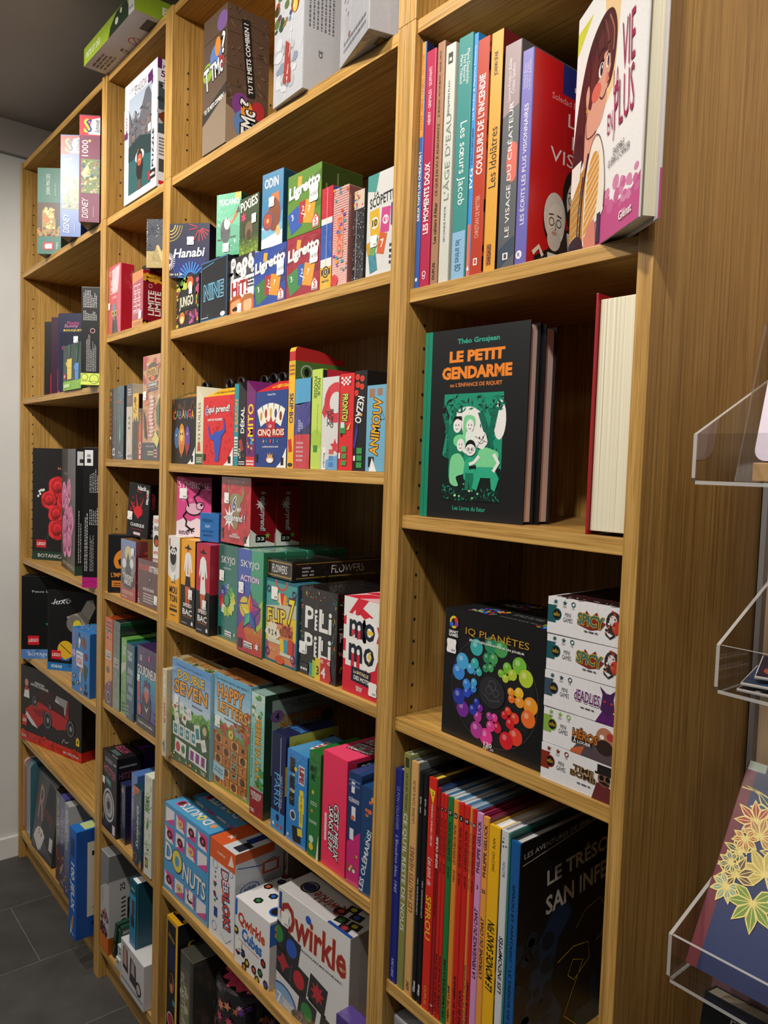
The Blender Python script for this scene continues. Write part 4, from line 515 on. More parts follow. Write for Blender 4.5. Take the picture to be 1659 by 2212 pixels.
G('navy and yellow city strolling game box with blue foot', 'board game', 1.6365, .011, C4, .0445, .176, .115, {'*': '1f2550', 'R': 'b9b83f', 'T': '1a1f46'}, F=[('R', 0, 0, 1, 1, '1d2250'), ('R', 0, 0, 1, .2, '3a8ed0'), ('R', .62, .2, .66, .97, 'a8b0d0'), ('T', 'PARIS', .42, .42, .4, .34, '5ab0e8', -90, 0), ('T', 'NEXT STATION', .74, .42, .12, .34, 'c8d0e8', -90, 0, .3), ('E', .5, .14, .12, .035, '1d2250'), ('E', .2, .06, .08, .02, 'd8e4f0'), ('E', .5, .06, .08, .02, 'c83a3a'), ('E', .8, .06, .08, .02, 'c83a3a')], R=[('R', 0, 0, 1, 1, 'bcbb3f'), ('R', .0, .0, .06, 1, '1d2250'), ('O', .85, .88, .06, .03, '3a4a8a'), ('L', [(.3, .8), (.35, .84), (.45, .84), (.5, .8), (.3, .8)], .012, '6a8a5a'), ('R', .45, .62, .6, .8, 'c8c85a'), ('E', .52, .82, .08, .05, 'a8b04a'), ('L', [(.15, .9), (.2, .93), (.28, .9), (.15, .9)], .01, '6a8a5a'), ('R', 0, .4, .1, .7, 'e8c82c')], T=[('T', 'NEXT STATION PARIS', .5, .35, .12, .8, '4a90d8')])
G('bright blue quiz game box with yellow ribbon banner', 'board game', 1.687, .011, C4, .061, .161, .10, {'*': '1f78c8', 'T': '4a9cd8', 'R': '1a64a8'}, kind='film', F=[('R', 0, 0, 1, 1, '2a86d4'), ('R', .62, .38, .88, .55, 'f0d82c'), ('R', .66, .22, .84, .62, 'f0d82c'), ('R', .14, .76, .4, .92, '1c1c20'), ('R', .14, .58, .4, .72, '1c1c20'), ('R', .14, .4, .4, .54, '1c1c20'), ('B', .2, .42, .45, .9, 6, ['f0d82c', 'e8c82c'], .06, 4), ('R', .6, .68, .88, .88, 'e8e4e0'), ('T', 'LIFE', .74, .78, .2, .16, 'c8283a', -90, 1, 0, '222'), ('O', .35, .3, .15, .04, 'e8e4e0'), ('E', .35, .3, .09, .035, '3a3a4a'), ('T', 'Jeu de cartes', .75, .42, .08, .3, '1c1c20', -90, 0), ('R', .35, .03, .75, .2, '1c1c20', 8), ('R', .6, .12, .85, .2, 'f0d82c', 8), ('E', .12, .06, .05, .02, 'ddd')], T=[('R', .35, .3, .8, .75, W_, 10), ('T', 'LIFE', .57, .52, .3, .4, 'c8283a', 190, 1)])
G('green narrow game box with wavy line pattern', 'board game', 1.7565, .009, C4, .031, .179, .10, {'*': '1f5c2c', 'T': '2f7a34'}, rot=2, kind='film', F=[('R', 0, 0, 1, 1, '2a7a38')] + [('L', [(0, .78 + i * .022), (.4, .82 + i * .022), (.75, .79 + i * .024), (1, .83 + i * .022)], .015, '5a9a4a') for i in range(7)] + [('T', 'MIND\nME!', .4, .8, .14, .6, '163a1c', 0, 1), ('E', .4, .62, .1, .02, 'e8b83a'), ('X', .2, .5, .8, .54, 2, 'c8d8c0'), ('S', .35, .44, .14, 6, 'e0983a'), ('T', 'OLEMAINS!', .45, .34, .03, .7, 'c8d8c0'), ('E', .35, .17, .2, .035, 'c8e4d0'), ('E', .35, .1, .2, .035, 'e8c83a'), ('P', [(.8, 0), (1, 0), (1, .25), (.9, .15)], 'e8e4d8')])
G('hot pink game box with slanted white outlined title', 'board game', 1.791, .013, C4, .0645, .190, .19, {'*': 'e8305c', 'T': 'f04a70', 'R': 'c8264c'}, F=[('R', 0, 0, 1, 1, 'f0365f'), ('T', "C'EST MIEUX\nSANS EUH", .5, .34, .42, .48, W_, -90, 1, .25, '1c1418', .09), ('R', .12, .22, .2, .46, W_), ('T', "C'est tout un tas de cartes", .16, .34, .05, .22, '222', -90, 0)], R=[('R', .1, .88, .7, .96, '1c1418'), ('T', 'PROPULSÉ', .4, .92, .05, .5, W_)], T=[('T', "C'EST MIEUX\nSANS EUH", .55, .38, .34, .8, W_, 190, 1, .25, '1c1418', .09)])
G('navy and magenta rabbit game box in creased shrink wrap', 'board game', 1.8605, .012, C4, .031, .178, .09, {'*': '1c3766', 'T': '254a80'}, rot=3, kind='film', F=[('R', 0, 0, 1, 1, '1d3a6c'), ('P', [(0, 0), (1, 0), (1, .5), (0, .36)], 'd02a7a'), ('T', 'OLÉMAINS!', .45, .76, .05, .8, 'dde'), ('R', .25, .82, .5, .94, 'e8e8f0'), ('R', .3, .58, .6, .7, 'e8e8f0'), ('E', .4, .6, .15, .02, 'e86a3a'), ('R', .2, .4, .5, .5, 'e8e8f0'), ('B', .1, .1, .8, .3, 10, ['e8e4d8', 'e8a06a', '8a5a2c'], .12, 4), ('X', .05, .88, .9, .96, 2, '5a7ab0')])
G('navy game box with white outlined title, last by the upright', 'board game', 1.8965, .010, C4, .031, .168, .09, {'*': '1c3a6a', 'T': '254a80'}, rot=3, kind='film', F=[('R', 0, 0, 1, 1, '1d4474'), ('T', 'LES OLÉMAINS!', .35, .32, .4, .6, 'e4e8f0', 80, 1), ('B', .3, .72, .9, .95, 6, ['e8a05a', 'e86a3a'], .14, 4), ('L', [(.3, .5), (.7, .62)], .04, '4a9ab0')])
# ---- sixth shelf
def donut(x, y, dark): return [('E', x, y, .065, .05, '4a2018' if dark else 'b07a2c'), ('E', x, y + .002, .058, .045, '5c2c22' if dark else 'e6d070'), ('E', x, y, .026, .021, 'd85a9a')]
dn = [('R', 0, 0, 1, 1, '5aa4d6')]
for i in range(4):
    for j in range(4):
        if i == 2: continue
        x, y = .13 + j * .245, (.87, .66, 0, .14)[i]; dn += [('R', x - .1, y - .085, x + .1, y + .085, 'f0eaf0'), ('P', [(x - .1, y + .085), (x + .1, y - .085), (x + .1, y + .085)] if (i + j) % 2 else [(x - .1, y - .085), (x + .1, y - .085), (x + .1, y + .0)], 'e0559a')] + (donut(x, y, (i * 5 + j) % 3 != 1) if (i, j) not in ((0, 0), (1, 3), (3, 3)) else [])
dn += [('T', 'D', .12, .46, .2, .16, W_, -4, 1, 0, '2a6aa8', .02), ('E', .32, .43, .12, .13, '6a4a1c'), ('E', .32, .43, .11, .12, 'ecd868'), ('E', .32, .43, .05, .06, '5aa4d6'), ('T', 'NUTS', .70, .37, .2, .5, W_, -4, 1, 0, '2a6aa8', .02)]
d1 = G('light blue game box covered in pink and chocolate ring cakes', 'board game', 1.1925, .008, C5, .200, .200, .05, {'*': '4a94c8', 'T': '58a8d8'}, rot=2.5, st=(.64, .18), sts=.02, F=dn, T=[('T', 'D NUTS', .5, .5, .5, .6, W_, 180, 1, 0, '3a7ab0', .02), ('E', .62, .5, .05, .22, 'ecd868'), ('E', .62, .5, .02, .1, '4a94c8'), ('R', .12, .25, .22, .7, 'e0559a'), ('E', .17, .5, .035, .2, '5c2c22'), ('E', .87, .5, .04, .16, 'e8a060')])
dup(d1, (1.2015, .074, C5 + .0004), 'light blue ring cake game box directly behind the front one, only its top showing')
dup(d1, (1.1925, .132, C5 + .0004), 'rearmost light blue ring cake game box, deepest on its shelf')
G('white doodle-covered game box with an orange band on top', 'board game', 1.4035, .0135, C5, .0975, .202, .115, {'*': 'e4e6ea', 'T': 'd8602c', 'R': 'c8ccd4'}, rot=2.5, F=[('R', 0, 0, 1, 1, 'ecedf0'), ('R', 0, .8, 1, 1, 'e8642c'), ('T', 'FoxMind', .45, .9, .03, .3, 'f4d8c8'), ('P', [(.72, .84), (.95, .86), (.85, .97)], 'f8e8e0'), ('T', 'DEBLOK!', .66, .47, .27, .58, 'e8562c', -84, 1, 0, '1f3a7a', .07), ('T', 'DÉB', .66, .65, .27, .2, W_, -84, 1, 0, '1f3a7a', .03), ('B', .2, .35, .34, .7, 10, ['3a8a4a', 'c8343a', '2a5aa8', 'e8e8f0'], .06, 4, 'r'), ('R', .2, .22, .34, .32, '2a4a9a'), ('O', .22, .76, .1, .015, '8aa0c0'), ('O', .22, .12, .1, .015, '8aa0c0'), ('L', [(.5, .1), (.7, .04), (.9, .12)], .015, '8aa0c0'), ('O', .85, .78, .08, .015, '9ab')], R=[('R', 0, .9, .8, 1, 'd8602c'), ('L', [(.05, .85), (.5, .8), (.8, .84), (.9, .76)], .02, '3a5a9a'), ('R', .55, .7, .9, .82, 'c85a2c'), ('R', .6, .72, .85, .8, 'd8dce4'), ('O', .3, .6, .2, .02, '3a5a9a', .6), ('T', '#@®!', .3, .6, .07, .25, '3a5a9a'), ('T', 'D', .55, .36, .3, .5, 'c8ccd8', 0, 1, 0, '2a4a8a', .06)], T=[('R', .5, 0, 1, 1, 'd8dce0'), ('R', .0, 0, .5, 1, 'e06030'), ('R', .62, .4, .82, .8, '2a3a7a'), ('R', .7, .1, .95, .4, '2a2a34'), ('S', .3, .3, .12, 5, 'f4d8c8')])
G('pale fantasy card box with a white-haired goblin, at the back', 'board game', 1.3965, .138, C5, .106, .17, .05, {'*': 'd8ccc4', 'R': '7a7270'}, kind='film', st=(.7, .44), sts=.022, F=[('R', 0, 0, 1, 1, 'd8c8c0'), ('T', 'HAKATSU', .5, .84, .14, .95, 'b8343c', 0, 1, .1), ('P', [(0, 0), (1, 0), (1, .3), (.5, .4), (0, .25)], '7a9a5a'), ('B', .05, .0, .95, .3, 40, ['5a8a4a', '8aa85a', 'a88a4a', 'c8d0c8'], .07, 4), ('E', .48, .55, .26, .14, 'd8d4d8'), ('P', [(.1, .6), (.4, .55), (.4, .48)], 'b8604a'), ('P', [(.86, .62), (.56, .55), (.56, .48)], 'b8604a'), ('E', .48, .5, .15, .1, 'c8705a'), ('E', .42, .52, .02, .01, '222'), ('E', .54, .52, .02, .01, '222'), ('E', .46, .46, .05, .05, 'd8846a'), ('P', [(.3, .42), (.66, .42), (.7, .15), (.26, .15)], '8a7a68'), ('B', .6, .1, .95, .3, 10, ['5a4a7a', 'b84a3a'], .05, 8)])
def cube(x, y, s, c, a=0): return [('P', [(x + s * math.cos(math.radians(a + k * 60 + 30)), y + s * .93 * math.sin(math.radians(a + k * 60 + 30))) for k in range(6)], '1a1a1e'), ('P', [(x + s * .55 * math.cos(math.radians(a + k)), y + s * .5 * math.sin(math.radians(a + k))) for k in (10, 90, 170, 230, 310)], c)]
G('white game box with scattered coloured dice gems, smaller one', 'board game', 1.516, .0115, C5, .117, .130, .12, {'*': 'e8e6e6', 'R': 'ccc8c8', 'T': 'eceaea'}, rot=3, st=(.13, .3), sts=.022, F=[('R', 0, 0, 1, 1, 'eeecec'), ('R', .0, .72, .06, .97, '2a6ac0'), ('T', 'Qwirkle', .48, .69, .2, .78, 'c8342c', -4, 1, 0, 'e0902c', .02), ('T', 'Cubes', .5, .5, .18, .58, '2a7ac8', -4, 1, 0, '1c3a8a', .02), ('T', 'incomparable mais inoubliable !', .42, .37, .025, .62, 'c8342c', -4)] + sum([cube(x, y, .075, c, i * 25) for i, (x, y, c) in enumerate(((.1, .2, 'b03a2c'), (.25, .22, '3a3a9a'), (.38, .13, 'd8c82c'), (.58, .12, 'd8602c'), (.76, .16, '2c8a3c'), (.84, .34, 'c8342c'), (.92, .06, '3a3aa0'), (.3, .04, 'e08a2c'), (.04, .5, 'd8c82c'), (.68, .02, 'c8a82c')))], []), R=[('R', .0, .64, .3, .96, '2a6ac0'), ('E', .15, .88, .06, .05, 'e8a02c'), ('E', .15, .78, .06, .05, 'e8a02c'), ('T', 'Q', .7, .6, .3, .35, 'a02c28', 0, 1), ('R', .2, .25, .8, .27, 'c8342c')] + cube(.7, .12, .12, '3a3aa0'), T=sum([cube(x, y, .09, c, i * 30) for i, (x, y, c) in enumerate(((.15, .8, '3a3a9a'), (.35, .84, 'd8c82c'), (.12, .55, 'd8602c'), (.42, .45, '2a6ac8'), (.66, .55, 'e0702c'), (.36, .2, '2c8a3c'), (.05, .95, 'a8302c')))], []) + [('E', .82, .25, .12, .12, '1c1c20'), ('O', .82, .25, .13, .03, '2a6ac0')])
qt = lambda x, y, c, k: [('R', x - .12, y - .11, x + .12, y + .11, '2a2a2e', -10), ('R', x - .12, y - .13, x + .12, y - .105, '151517', -10), (('E', x, y, .08, .075, c) if k == 0 else ('S', x, y, .1, 8 if k == 1 else 4, c, .5) if k < 3 else ('R', x - .07, y - .06, x + .07, y + .06, c, -10))]
G('large white tile game box with red wavy title and tiles', 'board game', 1.657, .018, C5, .200, .212, .075, {'*': 'e8e6e6', 'R': 'a8a6a8', 'T': 'cfcccc'}, rot=3, kind='film', st=(.12, .76), sts=.024, F=[('R', 0, 0, 1, 1, 'eceaea'), ('T', 'Qwirkle', .5, .76, .3, .92, 'a8282c', -1, 1, 0, 'd8a03a', .015), ('E', .45, .9, .04, .035, '2a5ac0'), ('T', 'IMPRONONÇABLE MAIS INOUBLIABLE !', .62, .6, .025, .6, '2a2a34', -1), ('R', .02, .82, .06, .97, '1f4a9a')] + qt(.22, .55, '2a5ac0', 0) + qt(.1, .38, 'b82a34', 2) + qt(.34, .34, 'c82a34', 0) + qt(.6, .36, 'c82a34', 1) + qt(.46, .13, '2c8a44', 0) + qt(.76, .1, 'd8642c', 3) + qt(.02, .6, '2c8a44', 0) + [('E', .1, .02, .22, .16, '8ab4e0'), ('O', .1, .02, .23, .02, '1f4a9a', .8), ('T', '7', .06, .05, .1, 0, W_), ('T', 'VARIANTES\nFAMILLE', .2, .04, .07, .2, 'f4e8d8', -12), ('B', .25, 0, .45, .08, 8, ['4a4a50', '6a6470'], .05, 3, 'r')], T=[('T', 'Qwirkle', .5, .5, .4, .4, '9a3a34', 180, 1), ('O', .2, .55, .09, .02, '1c1c20', 1), ('E', .2, .55, .07, .16, '1c2a5a')] + sum([[('R', x - .06, y - .12, x + .06, y + .12, '222226', 12), ('E', x, y, .03, .07, c)] for x, y, c in ((.72, .75, 'c8c82c'), (.66, .5, 'c8442c'), (.82, .6, '2a5ac0'), (.76, .3, '2c7a3c'), (.9, .35, 'c8b82c'), (.86, .15, 'a82a34'))], []) + [('R', .7, .0, 1, .08, '1f4a9a')])
G('purple card game box with photo cards before the tile box', 'card game', 1.868, -.004, C5, .062, .110, .03, {'*': '4a3578', 'T': '5a4490', 'R': '5a4458'}, rot=2, kind='film', F=[('G', 0, 0, 1, 1, '7a6a6a', '4a2f8a', 8), ('T', 'DU BOUT\nDES DOIGTS', .48, .72, .22, .82, 'f0ecf4', -4), ('R', .2, .36, .42, .56, 'cdd4e0', 20), ('R', .23, .39, .39, .53, '2c4a6a', 20), ('R', .2, .08, .44, .3, 'cdd4d0', -15), ('R', .23, .11, .41, .27, '2c4a34', -15), ('R', .6, .88, .78, 1, 'e8f0f4'), ('R', .63, .9, .75, .97, '3a8ad0'), ('R', .55, .3, .8, .4, 'e8c83a', 10)])
# ---- bottom shelf
G('black game box edged in gold with a portrait, bottom shelf', 'board game', 1.2225, .004, C6, .057, .290, .20, {'*': '15141c', 'T': '1a1c30'}, F=[('R', 0, 0, 1, 1, 'd8a41c'), ('R', .07, .02, .84, .97, '17151c'), ('R', .07, .6, .84, .8, '1c2044'), ('T', 'Splendor', .45, .85, .05, .6, 'd8a41c', -20, 0, .3), ('E', .5, .5, .22, .08, 'a8603c'), ('E', .45, .52, .16, .05, '2a1a1a'), ('E', .5, .46, .1, .04, 'c8845a'), ('R', .6, .34, .8, .38, '3a8ab0'), ('O', .45, .2, .3, .04, 'e8e0e0'), ('E', .45, .2, .24, .05, 'a8303c'), ('P', [(.84, 0), (1, 0), (1, 1), (.84, 1)], 'f0b81c'), ('P', [(.3, .0), (.6, 0), (.5, .08), (.35, .1)], 'c8981c')], R=[('R', .03, .03, .97, .97, '1a1820'), ('T', 'Splendor', .5, .78, .14, .8, 'c89a1c', 0, 0, .2)], T=[('R', 0, 0, 1, .06, 'd8a41c'), ('R', 0, 0, .06, 1, 'd8a41c'), ('R', .94, 0, 1, 1, 'd8a41c'), ('E', .15, .12, .12, .04, 'd8a41c'), ('E', .85, .12, .12, .04, 'd8a41c')])
G('mossy grey-green game box with pale sideways lettering', 'board game', 1.2855, .008, C6, .0600, .240, .20, {'*': '3a3a34', 'T': '4c4a42', 'F': '6a6c58'}, kind='film', F=[('G', 0, 0, 1, 1, 'a89a6a', '4a4c44', 8), ('B', .1, .0, .7, .8, 30, ['c8c09a', '9a9a7a', '7a8462'], .14, 5), ('T', 'CASTEL PARK', .3, .45, .3, .6, 'e0dcc8', -86, 0, .1), ('R', .8, 0, 1, 1, '2c2c28')])
def tin(label, cx, cy, z, r, h, bodyc, topc, petals, fl, grp=None):
    rt = root('round_gift_tin', label, 'gift tin', (cx, cy, z + .0004)); n = 40
    ring = [(r, .003), (r, h * .66), (r + .0012, h * .66), (r + .0012, h - .010), (r - .003, h - .003), (r - .010, h), (r - .014, h - .004)]
    def lathe(name, prof, c, close):
        vv = [(a * math.cos(2 * math.pi * i / n), a * math.sin(2 * math.pi * i / n), b) for a, b in prof for i in range(n)]; ff = [(j * n + i, j * n + (i + 1) % n, (j + 1) * n + (i + 1) % n, (j + 1) * n + i) for j in range(len(prof) - 1) for i in range(n)]
        ff.append(tuple((len(prof) - 1) * n + i for i in range(n)))
        if close: ff.append(tuple(n - 1 - i for i in range(n)))
        return mesh(name, vv, ff, print_mat('film'), rt, [lin(c)] * len(ff), smooth=False)
    lathe('tin_body', [(r - .003, 0)] + ring[:2], bodyc, True); lid = lathe('lid', ring[2:], topc, False)
    A = Art(2 * r, 2 * r); A.run(petals); A.build('lid_artwork', lid, Matrix(((1, 0, 0, -r), (0, 1, 0, -r), (0, 0, 1, h - .0038), (0, 0, 0, 1))), 'film')
    R = random.Random(5); vv = []; ff = []; cc = []
    for k in range(170):   # flowers printed round the wall
        th = R.uniform(0, 6.283); zz = R.uniform(.02, h - .02); s = R.uniform(.004, .014); c = R.choice(fl); pn = R.choice((5, 6, 8)); m_ = len(vv); rr = r + .0018 + .00002 * k
        for i in range(pn * 2): q = s * (1 if i % 2 == 0 else .45); a = math.pi * i / pn; t2 = th + q * math.cos(a) / r; z2 = min(max(zz + q * math.sin(a), .004), h - .012); vv.append((rr * math.cos(t2), rr * math.sin(t2), z2))
        ff.append(tuple(range(m_, m_ + pn * 2))); cc.append(lin(c))
    mesh('wall_artwork', vv, ff, print_mat('film'), rt, cc)
    return rt
pet = [('S', .5, .5, .44, 14, 'd84a6a', .78), ('S', .5, .5, .34, 12, 'c83a5e', .7), ('S', .5, .5, .2, 10, 'e8708a', .6), ('E', .5, .5, .05, .05, 'a82a4a'), ('B', .05, .05, .95, .95, 10, ['7a3aa0', 'e0805a', 'e8a0b8'], .04, 4, 's')]
tin('tall black round tin printed with pink and purple flowers', 1.446, .104, C6, .082, .240, '1a171c', '1c181e', pet, ['d84a6a', '6a3a9a', 'e8906a', 'e8a8c0', '3a6a9a', 'c8703a'])
tin('dark round tin with green and gold emblem, bottom shelf', 1.655, .115, C6, .088, .236, '15171a', '181c20', [('S', .5, .5, .4, 6, '1f4a44', .7), ('O', .5, .5, .44, .02, '7a6a2c'), ('T', 'BONNE', .5, .6, .12, .5, 'a89a4a'), ('E', .5, .35, .1, .06, '2f7a54')], ['2c4a5a', '3a6a4a', '7a6a2c', '2a2a3a'])
G('small grey-brown carton squeezed between the two round tins', 'gift box', 1.533, .004, C6, .055, .200, .018, {'*': '5c5243', 'F': '6a5e4c', 'T': '7a6c56'})
# ================================================================ comic books in the right bookcase
def book(label, x, y, z, w, h, d, cover, spine=None, S=(), CR=(), rot=0, rd=.3, grp=None, page='e8e4d8', name='comic_book', cat='comic book', FL=(), kind='card', backc=None, rx=0, ry=0):
    """hardback standing spine out: two boards, a rounded spine, a page block; S spine print, CR print on the right-hand board"""
    rt = root(name, label, cat, (x, y, z + .0004), rot, grp, rx, ry); b = .0022 if w > .008 else .0011
    sp = spine or cover; r = min(.0016, w * .2); bulge = r; n = 6; prof = [(0, r), (r * .3, r * .3), (r, 0), (w - r, 0), (w - r * .3, r * .3), (w, r)]; n = 5
    outer = prof + [(w, d), (w - b, d), (w - b, bulge + .003), (b, bulge + .003), (b, d), (0, d)]
    k = len(outer); vv = [(a, c, 0) for a, c in outer] + [(a, c, h) for a, c in outer]
    ff = [((i + 1) % k, i, i + k, (i + 1) % k + k)[::-1] for i in range(k)]
    caps = [tuple(list(range(0, n + 1)) + [n + 3, n + 4]), (n, n + 1, n + 2, n + 3), (n + 4, n + 5, n + 6, 0)]
    for c in caps: ff += [tuple(reversed(c)), tuple(i + k for i in c)]
    cols = []
    for i in range(k): cols.append(lin(sp) if i < n else lin(cover if i < n + 2 else (backc or cover)) if i in (n, n + 1) or i > n + 3 else lin(cover))
    cols += [lin(sp)] * 2 + [lin(cover)] * 4
    o = mesh('cover', vv, ff, print_mat(kind), rt, cols)
    boxo('page_block', (b, bulge + .0032, .003, w - b, d - .004, h - .003), page_mat('x') if page == 'x' else mat('page_' + page, Base_Color=lin(page), Roughness=.8), rt)
    if S:
        A = Art(w, h); A.run(S); A.clip(); q_ = min(1, .0012 / (A.k * LAY)); A.v = [(p[0], p[1], p[2] * q_) for p in A.v]
        vv = [(min(max(p, r * .8), w - r * .8), -e - .0001, c) for p, c, e in A.v]
        mesh('spine_print', vv, A.f, print_mat(kind), rt, A.c)
    if CR:
        A = Art(d, h); A.run(CR); A.build('cover_artwork', rt, FM('R', w, d, h), kind)
    return rt
sx = lambda t, y, L, h, c, a=90, b=1, sh=0, oc=None, ow=.05: ('T', t, .5, y, h, L, c, a, b, sh, oc, ow)
# ---- graphic novels with tall spines
book('thin blue graphic novel with orange upper spine, leftmost on its shelf', 1.9735, .012, D1, .0095, .332, .24, '1d2344', '2d5aa8', S=[('R', 0, .62, 1, 1, 'e8923a'), sx('FALZAR - MERLA - NOBELS - PACOTINE', .8, .3, .35, '5a3010', 90, 0), sx('DEUX TOITS UN CHEZ-MOI ?', .42, .28, .5, W_), ('E', .5, .04, .25, .008, 'e8e8f0')])
book('crimson graphic novel with white spine title', 1.984, .012, D1, .0190, .316, .24, 'b81f48', 'b3204a', S=[sx('HENRY · GRIMALDI · GUFFANTI', .81, .24, .3, 'f0c8d0'), sx('LES MOMENTS DOUX', .38, .3, .55, W_), ('O', .5, .06, .2, .07, 'f0d0d8'), ('O', .5, .045, .15, .06, 'f0d0d8')])
book('tan brown graphic novel with dark spine lettering', 2.0055, .012, D1, .0140, .319, .24, '7a5a44', 'a87c5c', S=[sx('JD MORVAN - VICTOR MATET - RAFAEL ORTIZ', .83, .27, .3, '2a1c14', 90, 1), sx("CE QUE J'AI VU À AUSCHWITZ", .52, .3, .45, '2a1c14'), sx('Les cahiers d’Alter', .26, .17, .42, '2a1c14'), sx('DUPUIS', .06, .07, .35, '2a1c14')])
book('pale grey graphic novel with thin spaced spine letters', 2.0215, .012, D1, .0185, .309, .24, 'c8c8bc', 'cfd0c6', S=[('R', .3, .92, .75, .965, '3a4038'), ('R', .4, .93, .65, .945, 'cfd0c6'), sx('BENJAMIN FLAO', .78, .14, .25, '3a4038', 90, 0), sx("L'ÂGE D'EAU", .53, .36, .62, '7a847a', 90, 0), sx('SECONDE PARTIE', .25, .15, .18, '4a504a', 90, 0)])
book('teal green graphic novel with white serif spine title', 2.0455, .012, D1, .0255, .309, .23, '2f7a78', '3a8d88', S=[('R', 0, 0, 1, .2, '8cb8d8'), sx('Marie Desplechin\nFred Bernard\nMarie Thibaud', .87, .14, .66, W_, -90, 0), sx('Les sœurs Jacob', .48, .34, .6, W_, -90, 0), sx('les arènes BD', .1, .13, .4, '22404a', -90, 0)])
book('narrow blue and coral graphic novel squeezed between two others', 2.0718, .013, D1, .0078, .305, .23, '2a78b8', '3a90d8', S=[('R', 0, 0, 1, .22, 'e0705a'), sx('Léa Bordier & Marjorie Demaria', .8, .3, .5, 'e8f0f8', 90, 0), sx('IVG', .41, .08, .9, W_), sx('À NOS CORPS LIBRES', .54, .15, .4, '1c3a5a', 90, 0), ('P', [(.2, .03), (.8, .03), (.5, .05)], W_)], CR=[('R', 0, 0, 1, 1, '2a84c8')])
book('rust red graphic novel with bold white spine title', 2.0800, .012, D1, .0205, .293, .24, '8a5a34', 'b83a1c', S=[sx('COULEURS DE L’INCENDIE', .64, .42, .52, W_), sx('CHRISTIAN DE METTER', .25, .18, .34, 'f0b8a0', 90, 0), ('R', .3, .045, .62, .075, W_), ('R', .38, .05, .54, .07, 'b83a1c')], CR=[('B', 0, 0, .4, 1, 60, ['c8a05a', '6a3a20', '2a1a14'], .05, 4)])
book('yellow ochre graphic novel with black serif spine title', 2.1030, .012, D1, .0200, .292, .24, '2c1c1a', 'e0a23c', S=[sx('JOANN SFAR', .87, .1, .38, '2a1c10'), sx('Les Idolâtres', .48, .25, .58, '2a1c10', 90, 0), ('R', .25, .03, .65, .12, 'b86a3a'), sx('DARGAUD', .075, .08, .3, '2a1c10')], CR=[('R', 0, 0, 1, 1, '2c1a1a'), ('P', [(0, .9), (1, .86), (1, 1), (0, 1)], '6a1c20')])
book('grey and pinkish graphic novel with a red sun on its spine', 2.1262, .012, D1, .0270, .268, .24, '4a4a4e', '5a5c60', S=[('P', [(0, .68), (1, .72), (1, 1), (0, 1)], '9a8486'), ('P', [(0, 0), (1, .06), (1, .14), (0, .09)], '3c4a5a'), ('E', .72, .47, .36, .09, 'd86a5a'), sx('LE VISAGE DU CRÉATEUR', .44, .6, .3, W_, 90, 0), sx('Laurent-Frédéric Bollée\nCristian Spadoni', .84, .19, .46, 'e8e0e0', 90, 0), ('R', .35, .04, .65, .07, W_), ('R', .42, .045, .58, .065, '4a4c50')], CR=[('R', 0, 0, 1, 1, '55504f')])
def man(x, y, s, hair, beard, coat, bald=False):
    e = lambda dx, dy, rx, ry, c: ('E', x + dx * s, y + dy * s, rx * s, ry * s, c)
    return [('P', [(x - .2 * s, y - .5 * s), (x + .22 * s, y - .5 * s), (x + .17 * s, y - .12 * s), (x, y - .06 * s), (x - .15 * s, y - .12 * s)], '151214'), ('P', [(x - .185 * s, y - .5 * s), (x + .2 * s, y - .5 * s), (x + .155 * s, y - .13 * s), (x, y - .07 * s), (x - .135 * s, y - .13 * s)], coat), ('P', [(x - .05 * s, y - .09 * s), (x + .05 * s, y - .09 * s), (x, y - .3 * s)], 'e8e4dc'), ('P', [(x - .02 * s, y - .12 * s), (x + .02 * s, y - .12 * s), (x, y - .26 * s)], '2a2426'),
        e(0, .04, .094, .1, '151214'), e(0, .05, .09, .094, hair), e(.012, .025, .072, .08, 'e8dcd0'), e(.0, -.035, .056, .045, beard), e(0, -.012, .022, .008, 'c89888'), ('O', x - .026 * s, y + .03 * s, .022 * s, .005 * s, '222', 1), ('O', x + .034 * s, y + .03 * s, .022 * s, .005 * s, '222', 1), ('L', [(x + .002 * s, y + .03 * s), (x + .012 * s, y + .005 * s), (x, y)], .006, '444'), ('L', [(x - .05 * s, y + .055 * s), (x - .01 * s, y + .06 * s)], .007, '222'), ('L', [(x + .015 * s, y + .06 * s), (x + .055 * s, y + .055 * s)], .007, '222')]
book('violet-spined book whose bright red cover shows two bearded men', 2.1543, .012, D1, .0175, .251, .19, 'c2161c', '6a62b0', S=[sx('LES ÉCRITS LES PLUS VISIONNAIRES', .47, .56, .42, W_, 90, 0), sx('Soledad Bravi\nVincent Hugo\nCandice Zahram', .88, .14, .6, 'c8c4e8', 90, 0), ('E', .4, .05, .26, .02, W_), ('T', 'R', .4, .05, .3, 0, '5a52a0')], CR=[('R', .3, .86, 1, 1, '2a2f7a'), ('T', 'DÉCRY', .55, .91, .03, .25, W_), ('T', 'Soledad Bravi - V', .42, .83, .03, .45, 'e8a0a0', 0, 0), ('T', 'LES', .5, .75, .065, .26, 'f0d8d8', 0, 0), ('T', 'LES', .55, .65, .065, .26, 'f0d8d8', 0, 0), ('T', 'VISION', .5, .56, .065, .6, 'f0d8d8', 0, 0), ('E', .85, .35, .3, .15, '8a8c94'), ('P', [(.5, 0), (1, 0), (1, .3), (.7, .24)], '6a6c74')] + man(.47, .33, 1.35, '1d1718', '1d1718', '3a2c2c') + man(.27, .2, 1.25, 'd8d0c8', 'dcd0c6', '2c2a2c') + [('L', [(.06, .06), (.12, .1), (.16, .06)], .03, 'e8dcd0'), ('B', .4, .02, .7, .12, 20, ['2c3a7a', '8a90b0'], .04, 4)])
